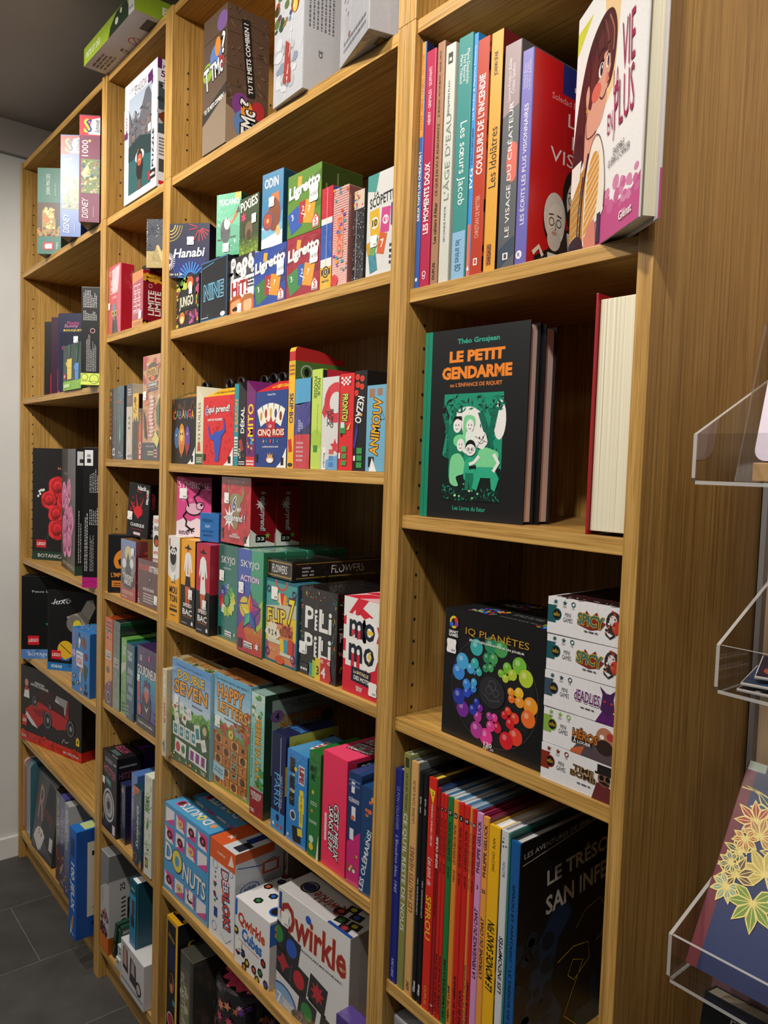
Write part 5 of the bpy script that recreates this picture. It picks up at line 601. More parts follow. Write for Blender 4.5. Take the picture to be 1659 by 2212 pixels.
# ---- large graphic novel standing with its cover out, jutting over the edge
vie = [('R', 0, 0, 1, 1, 'f4f2f0'), ('P', [(0, .9), (.25, 1), (0, 1)], 'd8d84a'), ('P', [(.42, 1), (.66, 1), (.6, .6), (.5, .55)], 'f2cf9a'), ('P', [(.36, 0), (1, 0), (1, .17), (.9, .13), (.7, .12), (.55, .17), (.48, .26), (.4, .24)], 'c8548c'), ('B', .45, .1, .98, .2, 26, ['cf6a9c', 'd88ab0'], .04, 5), ('P', [(.3, 0), (.46, 0), (.42, .16), (.3, .3)], 'd88aa0'),
    ('C', [(.0, .40), (.02, .56), (.1, .74), (.22, .87), (.4, .93), (.54, .91), (.61, .82), (.6, .70), (.54, .62), (.4, .6), (.28, .52), (.2, .42), (.08, .36)], '4e2628'),
    ('C', [(.2, .34), (.19, .46), (.2, .6), (.26, .7), (.4, .76), (.51, .76), (.545, .7), (.52, .66), (.53, .635), (.5, .615), (.5, .57), (.44, .505), (.37, .48), (.33, .42), (.3, .34)], 'dfa48c'),
    ('C', [(.22, .64), (.27, .76), (.36, .85), (.48, .88), (.57, .83), (.575, .74), (.545, .69), (.53, .74), (.5, .79), (.46, .8), (.43, .74), (.39, .69), (.32, .67), (.27, .6)], '5e2e2c'), ('K', [(.44, .9), (.5, .8), (.48, .72)], .012, '8a4c42'), ('K', [(.5, .9), (.57, .82), (.57, .74)], .014, 'a86a58'), ('K', [(.3, .88), (.36, .78), (.33, .69)], .008, '3a181a'), ('K', [(.12, .74), (.17, .6), (.14, .46)], .008, '3a181a'), ('K', [(.22, .84), (.24, .7), (.2, .56)], .007, '3a181a'), ('K', [(.38, .92), (.44, .84), (.42, .76)], .007, '3a181a'),
    ('C', [(.0, .40), (.06, .44), (.1, .38), (.16, .4), (.18, .46), (.12, .54), (.04, .52)], '3e1c22'), ('E', .345, .645, .07, .035, 'dc6e5c'), ('E', .50, .655, .02, .022, 'dc7e6c'),
    ('E', .405, .715, .034, .03, 'f6f2ee'), ('E', .413, .716, .021, .026, '20202a'), ('E', .419, .724, .007, .007, W_), ('E', .5, .72, .02, .028, 'f6f2ee'), ('E', .506, .72, .012, .022, '20202a'), ('K', [(.37, .735), (.41, .752), (.445, .74)], .014, '2a1416'), ('K', [(.485, .745), (.51, .755), (.525, .742)], .011, '2a1416'), ('K', [(.36, .775), (.41, .795), (.45, .785)], .01, '3a1a1c'), ('K', [(.49, .79), (.52, .795)], .009, '3a1a1c'), ('K', [(.52, .665), (.545, .645), (.51, .63)], .007, '6a3430'), ('K', [(.40, .61), (.44, .592), (.48, .6), (.495, .615)], .009, '5a2020'),
    ('C', [(.19, .68), (.225, .71), (.245, .67), (.225, .62), (.2, .63)], 'dfa48c'), ('E', .212, .612, .012, .010, 'e8b83a'), ('K', [(.2, .6), (.22, .5), (.3, .48), (.37, .485)], .006, '5a2a2a'),
    ('C', [(.0, 0), (.0, .24), (.05, .33), (.14, .36), (.24, .36), (.26, .2), (.22, 0)], 'c08a3c'), ('P', [(.0, .42), (.16, .42), (.14, .34), (.03, .28), (0, .3)], 'f0ebe2'), ('C', [(.24, .04), (.23, .2), (.26, .36), (.34, .45), (.44, .44), (.5, .36), (.535, .22), (.53, .13), (.42, .1), (.32, .06)], 'f2ecdc'), ('C', [(.25, .05), (.25, .2), (.28, .34), (.36, .4), (.44, .36), (.44, .2), (.38, .1)], 'dd9c42')] + [('L', [(.25, .075 + i * .032), (.45, .15 + i * .03)], .009, 'f4ecd8') for i in range(9)] + [('L', [(.02, .06 + i * .034), (.18, .08 + i * .036)], .006, 'e8d8b0') for i in range(7)] + [('K', [(.535, .14), (.54, .24), (.5, .37), (.42, .455), (.34, .455), (.27, .4)], .007, '4a2830'), ('K', [(.18, .08), (.2, .26), (.27, .42)], .022, '24243c'), ('K', [(.14, .08), (.15, .2), (.2, .34)], .014, '24243c'), ('C', [(.0, -.02), (.0, .08), (.12, .1), (.22, .07), (.24, -.02)], '2a2232'), ('C', [(.26, -.02), (.28, .08), (.4, .12), (.44, .04), (.42, -.02)], 'd88a7a'), ('R', .45, .01, .5, .13, '34344e'),
    ('T', 'LA', .64, .60, .1, .07, 'a82a5a', 4, 0), ('T', 'VIE', .78, .70, .19, .16, 'a82a5a', 4, 0), ('T', 'EN', .58, .455, .08, .07, 'a82a5a', 4, 0), ('T', 'PLUS', .755, .50, .18, .25, 'a82a5a', 4, 0), ('L', [(.645, .42), (.635, .37)], .008, 'a82a5a'), ('T', 'ENSEMBLE,\nGUÉRIR LE CANCER', .72, .31, .06, .28, '3a3a3e', 2, 0), ('T', 'Glénat', .84, .055, .035, .16, W_, 2, 1)]
def inset(cmds, x0, y0, x1, y1):
    """squeeze artwork commands into a sub-rectangle"""
    sx_, sy_ = x1 - x0, y1 - y0; X_ = lambda v: x0 + v * sx_; Y_ = lambda v: y0 + v * sy_; o = []
    for q in cmds:
        q = list(q)
        if q[0] in 'RGBX': q[1], q[2], q[3], q[4] = X_(q[1]), Y_(q[2]), X_(q[3]), Y_(q[4]); (q[0] == 'B') and q.__setitem__(7, q[7] * sx_)
        elif q[0] == 'E': q[1], q[2], q[3] = X_(q[1]), Y_(q[2]), q[3] * sx_; q[4] = q[4] * sy_ if q[4] else 0
        elif q[0] in 'PC': q[1] = [(X_(a), Y_(b)) for a, b in q[1]]
        elif q[0] in 'LK': q[1] = [(X_(a), Y_(b)) for a, b in q[1]]; q[2] *= sx_
        elif q[0] in 'SO': q[1], q[2], q[3] = X_(q[1]), Y_(q[2]), q[3] * sx_; (q[0] == 'O') and q.__setitem__(4, q[4] * sx_)
        elif q[0] == 'T': q[2], q[3], q[4] = X_(q[2]), Y_(q[3]), q[4] * sy_; q[5] = q[5] * sx_ if q[5] else 0
        o.append(tuple(q))
    return o
vie = vie[:1] + inset(vie[1:], 0, 0, 1, .94)
rt = root('graphic_novel', 'large white graphic novel standing cover-out, girl with brown hair and striped top', 'comic book', (2.203, .054, D1 + .0004), -32.4)
boxo('cover', (0, 0, 0, .181, .0025, .283), print_mat('card'), rt, .0008, {'*': 'eceae8'})
boxo('back_cover', (0, .0195, 0, .181, .022, .283), print_mat('card'), rt, .0008, {'*': 'dcd6d8'})
boxo('spine', (0, .0025, 0, .0025, .0195, .283), print_mat('card'), rt, 0, {'*': 'dcd6d8'})
boxo('page_block', (.0027, .0027, .004, .175, .0193, .279), page_mat('y'), rt)
A = Art(.181, .283); A.run(vie); A.build('cover_artwork', rt, FM('F', .181, .022, .283))
A = Art(.0025, .283); A.run([('R', 0, 0, 1, .17, 'c8548c')]); A.build('back_cover_edge', rt, FM('R', .181, .0025, .283, 0, .0195, 0))
# ---- black cover book with green spine, two more copies behind it
ink, gn, lg = '16181a', '1f9474', '7fd89a'
def leaf_tree(x, w_, c): return [('P', [(x - w_, .15), (x - w_ * .5, .6), (x - w_ * 1.6, .82), (x - w_ * .8, .82), (x, .68), (x + w_ * .6, .88), (x + w_ * 1.3, .86), (x + w_ * .6, .6), (x + w_, .15)], c)]
def face(x, y, rx, ry, c=W_, sm=True): return [('E', x, y, rx, ry, c), ('E', x - rx * .35, y + ry * .1, rx * .1, ry * .16, '111'), ('E', x + rx * .35, y + ry * .1, rx * .1, ry * .16, '111'), ('L', [(x - rx * .3, y - ry * .4), (x, y - ry * .55), (x + rx * .3, y - ry * .4)], .008, '111')]
pic = [('R', 0, 0, 1, 1, gn), ('P', [(0, .9), (1, .94), (1, 1), (0, 1)], gn), ('E', .42, .68, .3, .2, W_), ('P', [(0, .45), (.1, .8), (.02, .9), (0, .9)], ink), ('E', .95, .75, .1, .18, W_), ('B', 0, .82, 1, .98, 70, ['137a5c', '0f5a46', ink, '1f9474'], .06, 3, 'l')] + leaf_tree(.12, .09, '0f6a52') + leaf_tree(.78, .12, '0f6a52') + [('B', .64, .3, .92, .95, 60, ['1f9474', '0c4a3a'], .03, 8, 'l'), ('B', .02, .3, .22, .9, 40, ['1f9474', '0c4a3a'], .03, 9, 'l'), ('P', [(0, 0), (1, 0), (1, .3), (.8, .38), (.6, .3), (.3, .34), (0, .42)], '10201c'), ('B', 0, 0, 1, .14, 90, ['1f9474', '0f5a46', '0c3a30'], .03, 6, 'l'), ('B', .0, .02, 1, .16, 9, [lg, 'c8f0a8'], .02, 7),
    ('C', [(.12, .45), (.1, .66), (.22, .7), (.34, .66), (.36, .4), (.14, .2)], '137a5c')] + face(.25, .7, .07, .065) + [('P', [(.17, .74), (.2, .79), (.32, .79), (.33, .75), (.25, .77)], '111')] + [('C', [(.36, .46), (.34, .6), (.46, .65), (.58, .6), (.56, .44)], 'e8f4ec'), ('C', [(.36, .62), (.36, .76), (.42, .8), (.54, .78), (.54, .7), (.48, .76), (.42, .7), (.4, .6)], lg)] + face(.47, .7, .065, .06) + [('C', [(.14, .2), (.16, .4), (.3, .44), (.4, .36), (.4, .26), (.26, .22), (.3, .14), (.2, .14)], lg), ('E', .3, .56, .11, .06, lg)] + face(.32, .52, .065, .06) + [('C', [(.4, .2), (.4, .34), (.44, .4), (.54, .4), (.58, .34), (.56, .2)], '2fae86'), ('P', [(.42, .1), (.42, .26), (.56, .26), (.56, .1), (.5, .1), (.49, .2), (.48, .1)], '137a5c'), ('E', .49, .5, .09, .07, '111')] + face(.49, .475, .085, .055) + [('O', .455, .48, .025, .006, '111'), ('O', .525, .48, .025, .006, '111'), ('C', [(.6, .3), (.62, .44), (.7, .5), (.86, .48), (.96, .44), (.92, .32), (.84, .3)], lg), ('P', [(.54, .12), (.6, .32), (.88, .32), (.98, .22), (.92, .1), (.86, .12), (.84, .22), (.68, .22), (.62, .1)], '2fae86'), ('L', [(.88, .44), (.96, .36), (.88, .28)], .05, W_), ('L', [(.64, .42), (.56, .36), (.48, .34)], .045, W_), ('P', [(.56, .6), (.64, .66), (.74, .63), (.78, .54), (.7, .48), (.6, .5)], W_), ('L', [(.56, .6), (.68, .57), (.74, .63)], .008, '111'), ('L', [(.6, .5), (.68, .57), (.78, .54)], .008, '111'), ('E', .64, .585, .01, .014, '111'), ('E', .7, .59, .01, .014, '111'), ('L', [(.62, .55), (.67, .53), (.72, .555)], .008, '111'), ('R', .48, .3, .6, .33, '1a1a1a', 8)]
gen = [('R', 0, 0, 1, 1, '1a1b1d'), ('R', 0, 0, .075, 1, '168868'), ('L', [(.035, 0), (.035, 1)], .006, '0f6a50'), ('T', 'Théo Grosjean', .53, .93, .035, .4, '2fae94', 0, 1), ('T', 'LE PETIT', .52, .855, .055, .52, 'f08a2c', 0, 1, 0, 'f0852a', .03), ('T', 'GENDARME', .52, .77, .062, .66, 'f08a2c', 0, 1, 0, 'f0852a', .03), ('T', 'ou L’ENFANCE DE RIQUET', .52, .705, .024, .5, 'e0803a', 0, 1), ('T', 'Les Livres du futur', .5, .06, .024, .32, '2f9a84', 0, 1)] + inset(pic, .22, .10, .79, .66)
def facebook(label, x, y, z, w, h, d, rot, front, cc, pages, grp=None):
    rt = root('comic_book', label, 'comic book', (x, y, z + .0004), rot, grp)
    boxo('cover', (0, 0, 0, w, .0022, h), print_mat('card'), rt, .0006, {'*': cc}); boxo('back_cover', (0, d - .0022, 0, w, d, h), print_mat('card'), rt, .0006, {'*': cc})
    boxo('spine', (-.0005, .0022, 0, .002, d - .0022, h), print_mat('card'), rt, 0, {'*': '168868'}); boxo('page_block', (.0022, .0024, .003, w - .004, d - .0024, h - .004), pages, rt)
    if front: A = Art(w, h); A.run(front); A.build('cover_artwork', rt, FM('F', w, d, h))
    return rt
pp = mat('pinkish_page_edges', Base_Color=lin('dcc2b6'), Roughness=.8)
facebook('black comic book with green spine and orange title, cover facing out', 1.9955, .0185, D2, .1705, .253, .0235, 6, gen, '151618', pp)
facebook('second black comic book standing directly behind the facing one', 1.9955, .0440, D2, .174, .251, .0270, 6, [], '151618', pp)
rt = root('thick_book', 'very thick red-covered book turned with its cream page edges outward', 'book', (2.2785, .008, D2 + .0004), 2)
boxo('cover', (0, -.002, 0, .0028, .17, .262), print_mat('card'), rt, .0006, {'*': 'a81c24'}); boxo('back_cover', (.0490, -.002, 0, .0512, .17, .262), print_mat('card'), rt, .0004, {'*': 'a81c24'})
boxo('spine', (.0028, .167, 0, .0490, .17, .262), print_mat('card'), rt, 0, {'*': '8a1820'}); boxo('page_block', (.0034, .002, .004, .0486, .166, .2555), page_mat('x'), rt, .001)
# ---- puzzle box and small white boxes
pc = ('2a8a5c', '4aa05a', '7ac03a', 'b8d03a', 'f0c02c', 'f09a2c', 'f0702c', 'e8442c', 'd8202c', 'c81c3c', 'e8409a', 'b83a9a', '7a2a9a', '2a3aa8', '2a4ac8', '3a8ae0', '4aa8e0', '3ab0b0', '2a9a8a')
iq = [('R', 0, 0, 1, 1, '151517'), ('O', .52, .445, .43, .006, '3a3a3e', .96), ('E', .52, .445, .4, .39, '1d1d20')]
R_ = random.Random(11)
for ring, rr, sz, n_ in ((0, .36, .063, 15), (1, .262, .040, 16), (2, .187, .030, 15)):
    for i in range(n_):
        a = math.radians(98 - i * 360 / n_ + ring * 9 + (5 if i % 2 else -3)); x, y = .52 + rr * math.cos(a), .445 + rr * math.sin(a) * .97; c = pc[int(i * 19 / n_)]; iq += [('E', x, y, sz * 1.02, 0, c), ('E', x - sz * .3, y + sz * .35, sz * .35, 0, c)]
        h = '%02x%02x%02x' % tuple(min(255, int(int(c[j:j + 2], 16) * .6 + 100)) for j in (0, 2, 4)); iq[-1] = ('E', x - sz * .28, y + sz * .32, sz * .34, 0, h)
        if ring < 2: x2, y2 = .52 + (rr - .055) * math.cos(a), .445 + (rr - .055) * math.sin(a) * .97; iq.insert(3, ('L', [(x, y), (x2, y2)], sz * .9, c))
iq += [('E', .52, .445, .125, .12, '2c2c30'), ('O', .49, .46, .035, .008, '48484e'), ('O', .56, .45, .03, .008, '48484e'), ('L', [(.44, .42), (.5, .38), (.6, .4)], .01, '48484e'), ('O', .52, .5, .04, .008, '48484e'),
    ('E', .1, .9, .045, .05, 'e8c82c'), ('E', .1, .9, .028, .03, '151517'), ('E', .125, .92, .02, .02, 'd8342c'), ('E', .075, .88, .02, .02, '3a6ac8'), ('E', .13, .885, .02, .02, '8a3a9a'), ('T', 'SMART\nGAMES', .1, .81, .05, .1, W_), ('T', 'IQ PLANÈTES', .54, .86, .075, .62, 'c8962c', 0, 0), ('T', 'JEU DE RÉFLEXION POUR UN JOUEUR', .54, .795, .025, .54, W_), ('T', '120', .5, .045, .035, .08, W_), ('X', .46, .012, .56, .03, 2, 'ccc')] + [('E', .46 + i * .02, .004 + .004, .007, 0, ('b8d03a', 'f0c02c', 'd8202c', '7a2a9a', '2a4ac8')[i]) for i in range(5)]
iqb = G('black puzzle game box with a ring of rainbow-coloured balls', 'puzzle game', 2.054, .019, D3, .172, .171, .060, {'*': '141416', 'T': '19191c'}, rot=-.5, st=(.085, .71), sts=.018, F=iq, T=[('B', .18, .2, .42, .8, 50, list(pc), .02, 4), ('T', 'JEU DE RÉFLEXION', .7, .3, .1, .45, '8a8a8a', 180, 0), ('B', .86, .05, .98, .6, 16, list(pc), .02, 4), ('X', .5, .6, .8, .8, 2, '6a6a6a')])
dup(iqb, (2.054, .0855, D3 + .0004), 'second black rainbow-ball puzzle game box, behind and mostly hidden')
def mini(k, label, tabc, t1, c1, c2, sub, extra, TT=()):
    z = D3 + k * .0431
    return G(label, 'card game', 2.2315, .0085 + (k % 2) * .0012, z, .0975, .0424, .135, {'*': 'd4d2d4', 'T': 'dcdadc'}, kind='card', rot=(.6, -.4, .5, -.3, .2)[k], F=[('R', 0, 0, 1, 1, 'eceaec'), ('R', 0, .3, .12, .78, tabc), ('E', .13, .54, .07, .17, tabc), ('E', .13, .54, .056, .135, '161618'), ('T', 'iello', .13, .55, .11, .085, 'e8b83a', 0, 0), ('T', 'MINI\nGAMES', .29, .5, .26, .13, '2a3440', 0, 0), ('S', .11, .88, .035, 6, tabc), ('S', .24, .88, .035, 5, tabc), ('O', .36, .88, .03, .012, tabc), ('T', '2-6', .11, .78, .06, 0, '333', 0, 0), ('T', '10+', .24, .78, .06, 0, '333', 0, 0), ('T', '15', .36, .78, .06, 0, '333', 0, 0)] + extra + [('T', t1, .6, .55, .3, .34, c1, -2, 1, 0, c2, .06), ('X', .52, .24, .7, .3, 1, '5a5a60')], T=TT)
mini(0, 'white mini card game box at the very bottom of the pile, top-hatted man', '8a2c1c', 'TIME\nBOMB', '3a2c1c', 'b8946a', '', [('P', [(.72, 0), (.98, 0), (.98, .35), (.9, .5), (.78, .46)], '6a2c2c'), ('E', .87, .6, .08, .2, '8a5a40'), ('R', .78, .72, .96, .95, '241c1c'), ('R', .75, .7, .99, .75, '241c1c'), ('E', .84, .62, .03, .07, '111'), ('E', .92, .62, .03, .07, '111'), ('P', [(.8, .5), (.88, .54), (.96, .48), (.88, .44)], '2a1c18')])
mini(1, 'white mini card game box second from bottom, bald bearded ruffian', '8ab04a', 'HÉROS', 'c8742c', '4a2c1c', '', [('P', [(.4, 0), (.98, 0), (.98, .3), (.7, .45), (.5, .3)], '5a4a50'), ('P', [(.42, .1), (.6, .28), (.55, 0), (.4, 0)], 'c8643a'), ('E', .86, .62, .12, .3, 'b87a5a'), ('E', .86, .4, .11, .2, '33241f'), ('E', .82, .66, .03, .06, W_), ('E', .93, .72, .05, .1, 'b03a3a'), ('R', .42, .28, .7, .4, '33241f'), ('T', 'À LOUER', .56, .34, .1, .24, W_)])
mini(2, 'white mini card game box in the middle of the pile, purple horned demon', '3a5060', 'dEADLiES', '6a2a6a', 'f0e8f0', '', [('P', [(.72, 0), (.99, 0), (.96, .3), (.88, .42), (.8, .3)], '5a2468'), ('P', [(.78, .35), (.8, .75), (.76, .95), (.85, .8), (.9, .8), (.96, .92), (.94, .7), (.96, .4), (.88, .2)], '4a2458'), ('E', .83, .58, .015, .03, 'd8342c'), ('E', .92, .56, .015, .03, 'd8342c'), ('L', [(.78, .4), (.72, .5), (.74, .6)], .01, '2a1430'), ('E', .97, .4, .02, .06, 'c8202a')])
spf = [('P', [(.42, .4), (.46, .7), (.5, .6), (.54, .8), (.6, .65), (.68, .8), (.72, .6), (.8, .55), (.74, .38), (.6, .3), (.5, .35)], '8a2c24'), ('E', .9, .6, .1, .3, '3a3436'), ('E', .89, .66, .05, .14, 'dcd8d8'), ('E', .94, .5, .06, .16, 'c8402c'), ('B', .8, .3, .99, .9, 22, ['241e20', 'e8e4e4', 'c86a3a', 'b83a2c'], .018, 4), ('L', [(.8, .3), (.86, .2), (.92, .3)], .02, '2a2426')]
mini(3, 'white mini card game box second from the top, fiery lettering', '1f5a60', 'SPiCY', '2a6a70', 'c8a02c', '', spf)
mini(4, 'white mini card game box topping the pile, dark streaked lid', '1f5a60', 'SPiCY', '2a6a70', 'c8a02c', '', spf, [('R', .05, .05, 1, 1, '2a1414'), ('B', .1, .0, .95, .9, 60, ['3a1a1a', '1c0f0f', '5a2020'], .08, 3, 'l'), ('B', .0, .0, 1, .1, 20, ['e8e4e4'], .03, 3, 'l')])
# ---- row of comic albums
def alb(label, x, w, h, sp, S, cover=None, d=.225, page='c8ccd0', CR=(), y=.008, grp=None): return book(label, x, y, D4, w, h, d, cover or sp, sp, S=S, CR=CR, page=page, grp=grp)
tin_ = lambda t1, t2, num, tc='2a1414': [('E', .5, .945, .36, .36 * 1 * .0105 / .311, '16161a'), ('T', num, .5, .945, .4, 0, W_, 0, 1), sx('LES AVENTURES DE TINTIN', .82, .17, .5, tc, 90, 0), sx('HERGÉ ·', .68, .06, .45, tc, 90, 0), sx(t1, .14, t2, .5, tc, 90, 1)]
alb('royal blue comic album with pale cursive spine, leftmost of the row', 1.9750, .0155, .317, '1f2a86', [sx('LE PON / OLLAGNIER', .82, .2, .38, '8a98d8', -90, 0), sx("L'Escadron bleu, 1945", .56, .27, .42, 'c8d0f0', -90, 0, .25), sx('AIRE LIBRE', .07, .09, .3, 'a8b4e8', -90)], d=.24, page='b8b090')
alb('olive green comic album with big white spine title, tallest of the row', 1.9925, .0140, .345, '8a8a4c', [('R', .25, .945, .8, .985, '3a3a20'), sx('JACQUES TERPANT', .84, .16, .42, '2f2f1c', -90, 0), sx("CE QU'IL RESTE DE NOUS", .5, .5, .66, W_, -90, 0)], d=.24, page='b0b4b4', cover='a8a878')
alb('peach coloured comic album with red handwritten spine title', 2.0085, .0150, .339, 'd8a868', [sx('LAURINE CLIN & GRUN', .83, .18, .34, '5a3a24', 90, 0), sx('LES HAUTES HERBES', .5, .28, .56, '7a2c20', 90, 0, .1), sx('GLENAT', .04, .04, .4, '5a3a24')], d=.24, page='a8a8a8', cover='8a9490')
alb('thin black comic album beside the peach one', 2.0252, .0088, .329, '141416', [sx('NURY · VALLÉE', .86, .07, .4, 'c8c8c8'), sx('IL ÉTAIT UNE FOIS EN FRANCE · TOME 1', .46, .16, .36, 'c8c8c8'), sx('Glénat', .06, .05, .5, W_)])
alb('thin black comic album touching the bright red one', 2.0348, .0088, .329, '141416', [sx('NURY · VALLÉE', .86, .07, .4, 'c8c8c8'), sx('IL ÉTAIT UNE FOIS EN FRANCE · TOME 2', .46, .16, .36, 'c8c8c8'), sx('Glénat', .06, .05, .5, W_)])
alb('bright red comic album with yellow and white script spine', 2.0448, .0160, .328, 'd82a20', [('P', [(.1, .955), (.85, .95), (.6, .89)], 'f0c82c'), ('T', '2', .55, .935, .3, 0, '1a1a1a'), sx('MORVAN | EVRARD | BEN BK', .8, .18, .26, 'f0e0d0', -90), sx('Les amis de', .6, .12, .5, W_, -90, 0, .3), sx('SPIROU', .4, .19, .66, 'f0b82c', -90, 1), sx('DUPUIS', .06, .08, .3, 'f0b82c', -90, 0)], cover='3a2c20', page='c8a83a')
alb('narrow dark red comic album with white bold spine words', 2.0622, .0062, .319, '9c1c20', [sx('EDGAR P. JACOBS', .86, .12, .6, '3a0c0e'), sx('SIGNE OLRIK', .72, .14, .8, W_), sx('YVES SENTE ANDRÉ JUILLARD', .54, .22, .5, '3a0c0e'), ('T', '30', .5, .04, .5, 0, W_)], cover='2a4a7a', page='5a7ab0')
for i, (x, w_, sp, num, t, L, lb_) in enumerate(((2.0690, .0064, 'd0271f', '9', "LE CRABE AUX PINCES D'OR", .26, 'thin red adventure comic album, leftmost of the pair numbered nine'), (2.0758, .0064, 'd0271f', '9', "LE CRABE AUX PINCES D'OR", .26, 'thin red adventure comic album numbered nine touching the green one'), (2.0826, .0102, '1f7a3a', '17', 'ON A MARCHÉ SUR LA LUNE', .26, 'green adventure comic album numbered seventeen'), (2.0932, .0094, 'e88a34', '16', 'OBJECTIF LUNE', .16, 'orange adventure comic album numbered sixteen'), (2.1030, .0098, 'd0271f', '3', 'TINTIN EN AMÉRIQUE', .22, 'red adventure comic album numbered three'), (2.1132, .0098, 'd0271f', '19', 'COKE EN STOCK', .18, 'red adventure comic album numbered nineteen'), (2.1234, .0040, 'e88a34', '21', 'LES BIJOUX DE LA CASTAFIORE', .3, 'very thin orange adventure comic album almost hidden among red ones'), (2.1278, .0068, 'd0271f', '22', 'VOL 714 POUR SYDNEY', .24, 'red adventure comic album numbered twenty-two beside the pink one'))):
    alb(lb_, x, w_, .3135, sp, [('E', .5, .935, .4, .4 * w_ / .3135, '16161a'), ('T', num, .5, .935, .42, 0, W_, 0, 1), sx('LES AVENTURES DE TINTIN', .81, .17, .5, '2a1010', 90, 0), sx('HERGÉ ·', .68, .06, .45, '2a1010', 90, 0), sx(t, .03 + L / 2, L, .5, '2a1010', 90, 1)], cover=('5a90b8' if i % 2 else 'd8dce0'), page='d0d4d8', d=.228)
alb('pink comic album with bold black spine letters', 2.1350, .0110, .3125, 'd896c8', [sx('PHILIPPE GELUCK', .86, .22, .52, '221a20'), ('T', '3', .5, .69, .5, 0, '221a20'), sx('LA VENGEANCE DU CHAT', .45, .3, .55, '221a20', 90, 1, .2), ('R', 0, 0, 1, .085, '161416'), sx('casterman', .04, .07, .5, W_)], cover='7a1c3a', page='8a2a44')
alb('light orange comic album with bold black spine letters', 2.1464, .0100, .3115, 'eea044', [sx('PHILIPPE GELUCK', .86, .22, .52, '221a20'), ('T', '25', .5, .69, .5, 0, '221a20'), sx("L'ORIGINE DU CHAT", .45, .26, .55, '221a20', 90, 1, .2), ('R', 0, 0, 1, .085, '161416')], cover='7a1c3a', page='8a2038')
alb('thick yellow comic album with black slanted spine title', 2.1568, .0190, .3055, 'f2b81c', [sx('JANCOVICI · BLAIN', .88, .14, .3, '2a2010', 90, 0), sx('LE MONDE SANS FIN', .45, .3, .6, '1c1810', 90, 1, .3)], cover='e0b030', page='d8d8d4', CR=[('R', 0, 0, 1, 1, '2a2414'), ('B', 0, .0, .4, 1, 50, ['c89a1c', '5a4a1c', '1c1810'], .08, 5), ('R', 0, .6, .2, .9, '8a7a2c')])
alb('white comic album with black brush spine title', 2.1768, .0120, .3065, 'd4d6dc', [sx('BLUTCH', .84, .06, .34, '2a2a30', 90, 0), sx('LES INDOMPTÉS', .44, .24, .6, '1c1c20', 90, 1, .2), ('B', .2, .93, .8, .97, 5, ['222'], .2, 4, 's')], cover='c8ccd4', page='c8c8c8', CR=[('R', 0, .6, .3, .8, 'c8b82c')])
alb('thin teal comic album wedged next to the dark cave cover', 2.1890, .0030, .3060, '2f7a70', [('R', 0, .3, 1, .5, '3a8a80')], cover='2a6a60', page='8aa8a0')
cave = [('R', 0, 0, 1, 1, '0f1216'), ('P', [(.1, .0), (.1, .3), (.16, .5), (.3, .64), (.42, .66), (.5, .6), (.36, .5), (.3, .3), (.42, .16), (.36, .0)], '173452'), ('P', [(.7, .0), (.68, .2), (.8, .4), (1, .5), (1, .0)], '14283e'), ('P', [(.5, .0), (.56, .1), (.74, .1), (.9, .0)], '1d3a4a'), ('B', 0, .0, .3, .6, 40, ['0c1c2c', '122a40'], .05, 3), ('P', [(.8, .3), (.86, .5), (.8, .6), (.76, .4)], '3a4a2c'), ('L', [(.02, .905), (1, .995)], .004, W_), ('T', 'LES AVENTURES DE SPIROU ET FANTASIO', .52, .967, .022, .98, 'd0d0cc', 3.8, 0), ('T', 'LE TRÉSOR DE', .66, .83, .085, .86, 'cfcfc8', 4, 1), ('T', 'SAN INFERNO', .66, .7, .085, .86, 'cfcfc8', 4, 1)] + [('L', [(.52 + .0, .5), (.6, .56), (.74, .58), (.82, .5), (.78, .4), (.72, .38)], .006, 'c8b02c'), ('L', [(.36, .39), (.5, .42), (.64, .4), (.66, .32), (.52, .26), (.46, .3), (.5, .36), (.6, .33), (.5, .2), (.44, .12), (.56, .04)], .006, 'c8b02c'), ('E', .9, .76, .03, .02, '222')]
alb('dark blue comic album with a black cave cover and white title', 2.1928, .0150, .2995, '1a5a9a', [sx('SPIROU ET FANTASIO * LE TRÉSOR DE SAN INFERNO', .42, .8, .34, '0c2038', -90, 1)], cover='14181e', page='b8b8b8', CR=cave, d=.235)
G('pale grey box whose top just shows under the lowest comic shelf', 'board game', 1.9745, .02, D5, .20, .298, .20, {'*': 'a8aab0', 'T': 'b8bac0'}, bev=.004, F=[('R', .0, .3, 1, .6, 'c8cad0')])
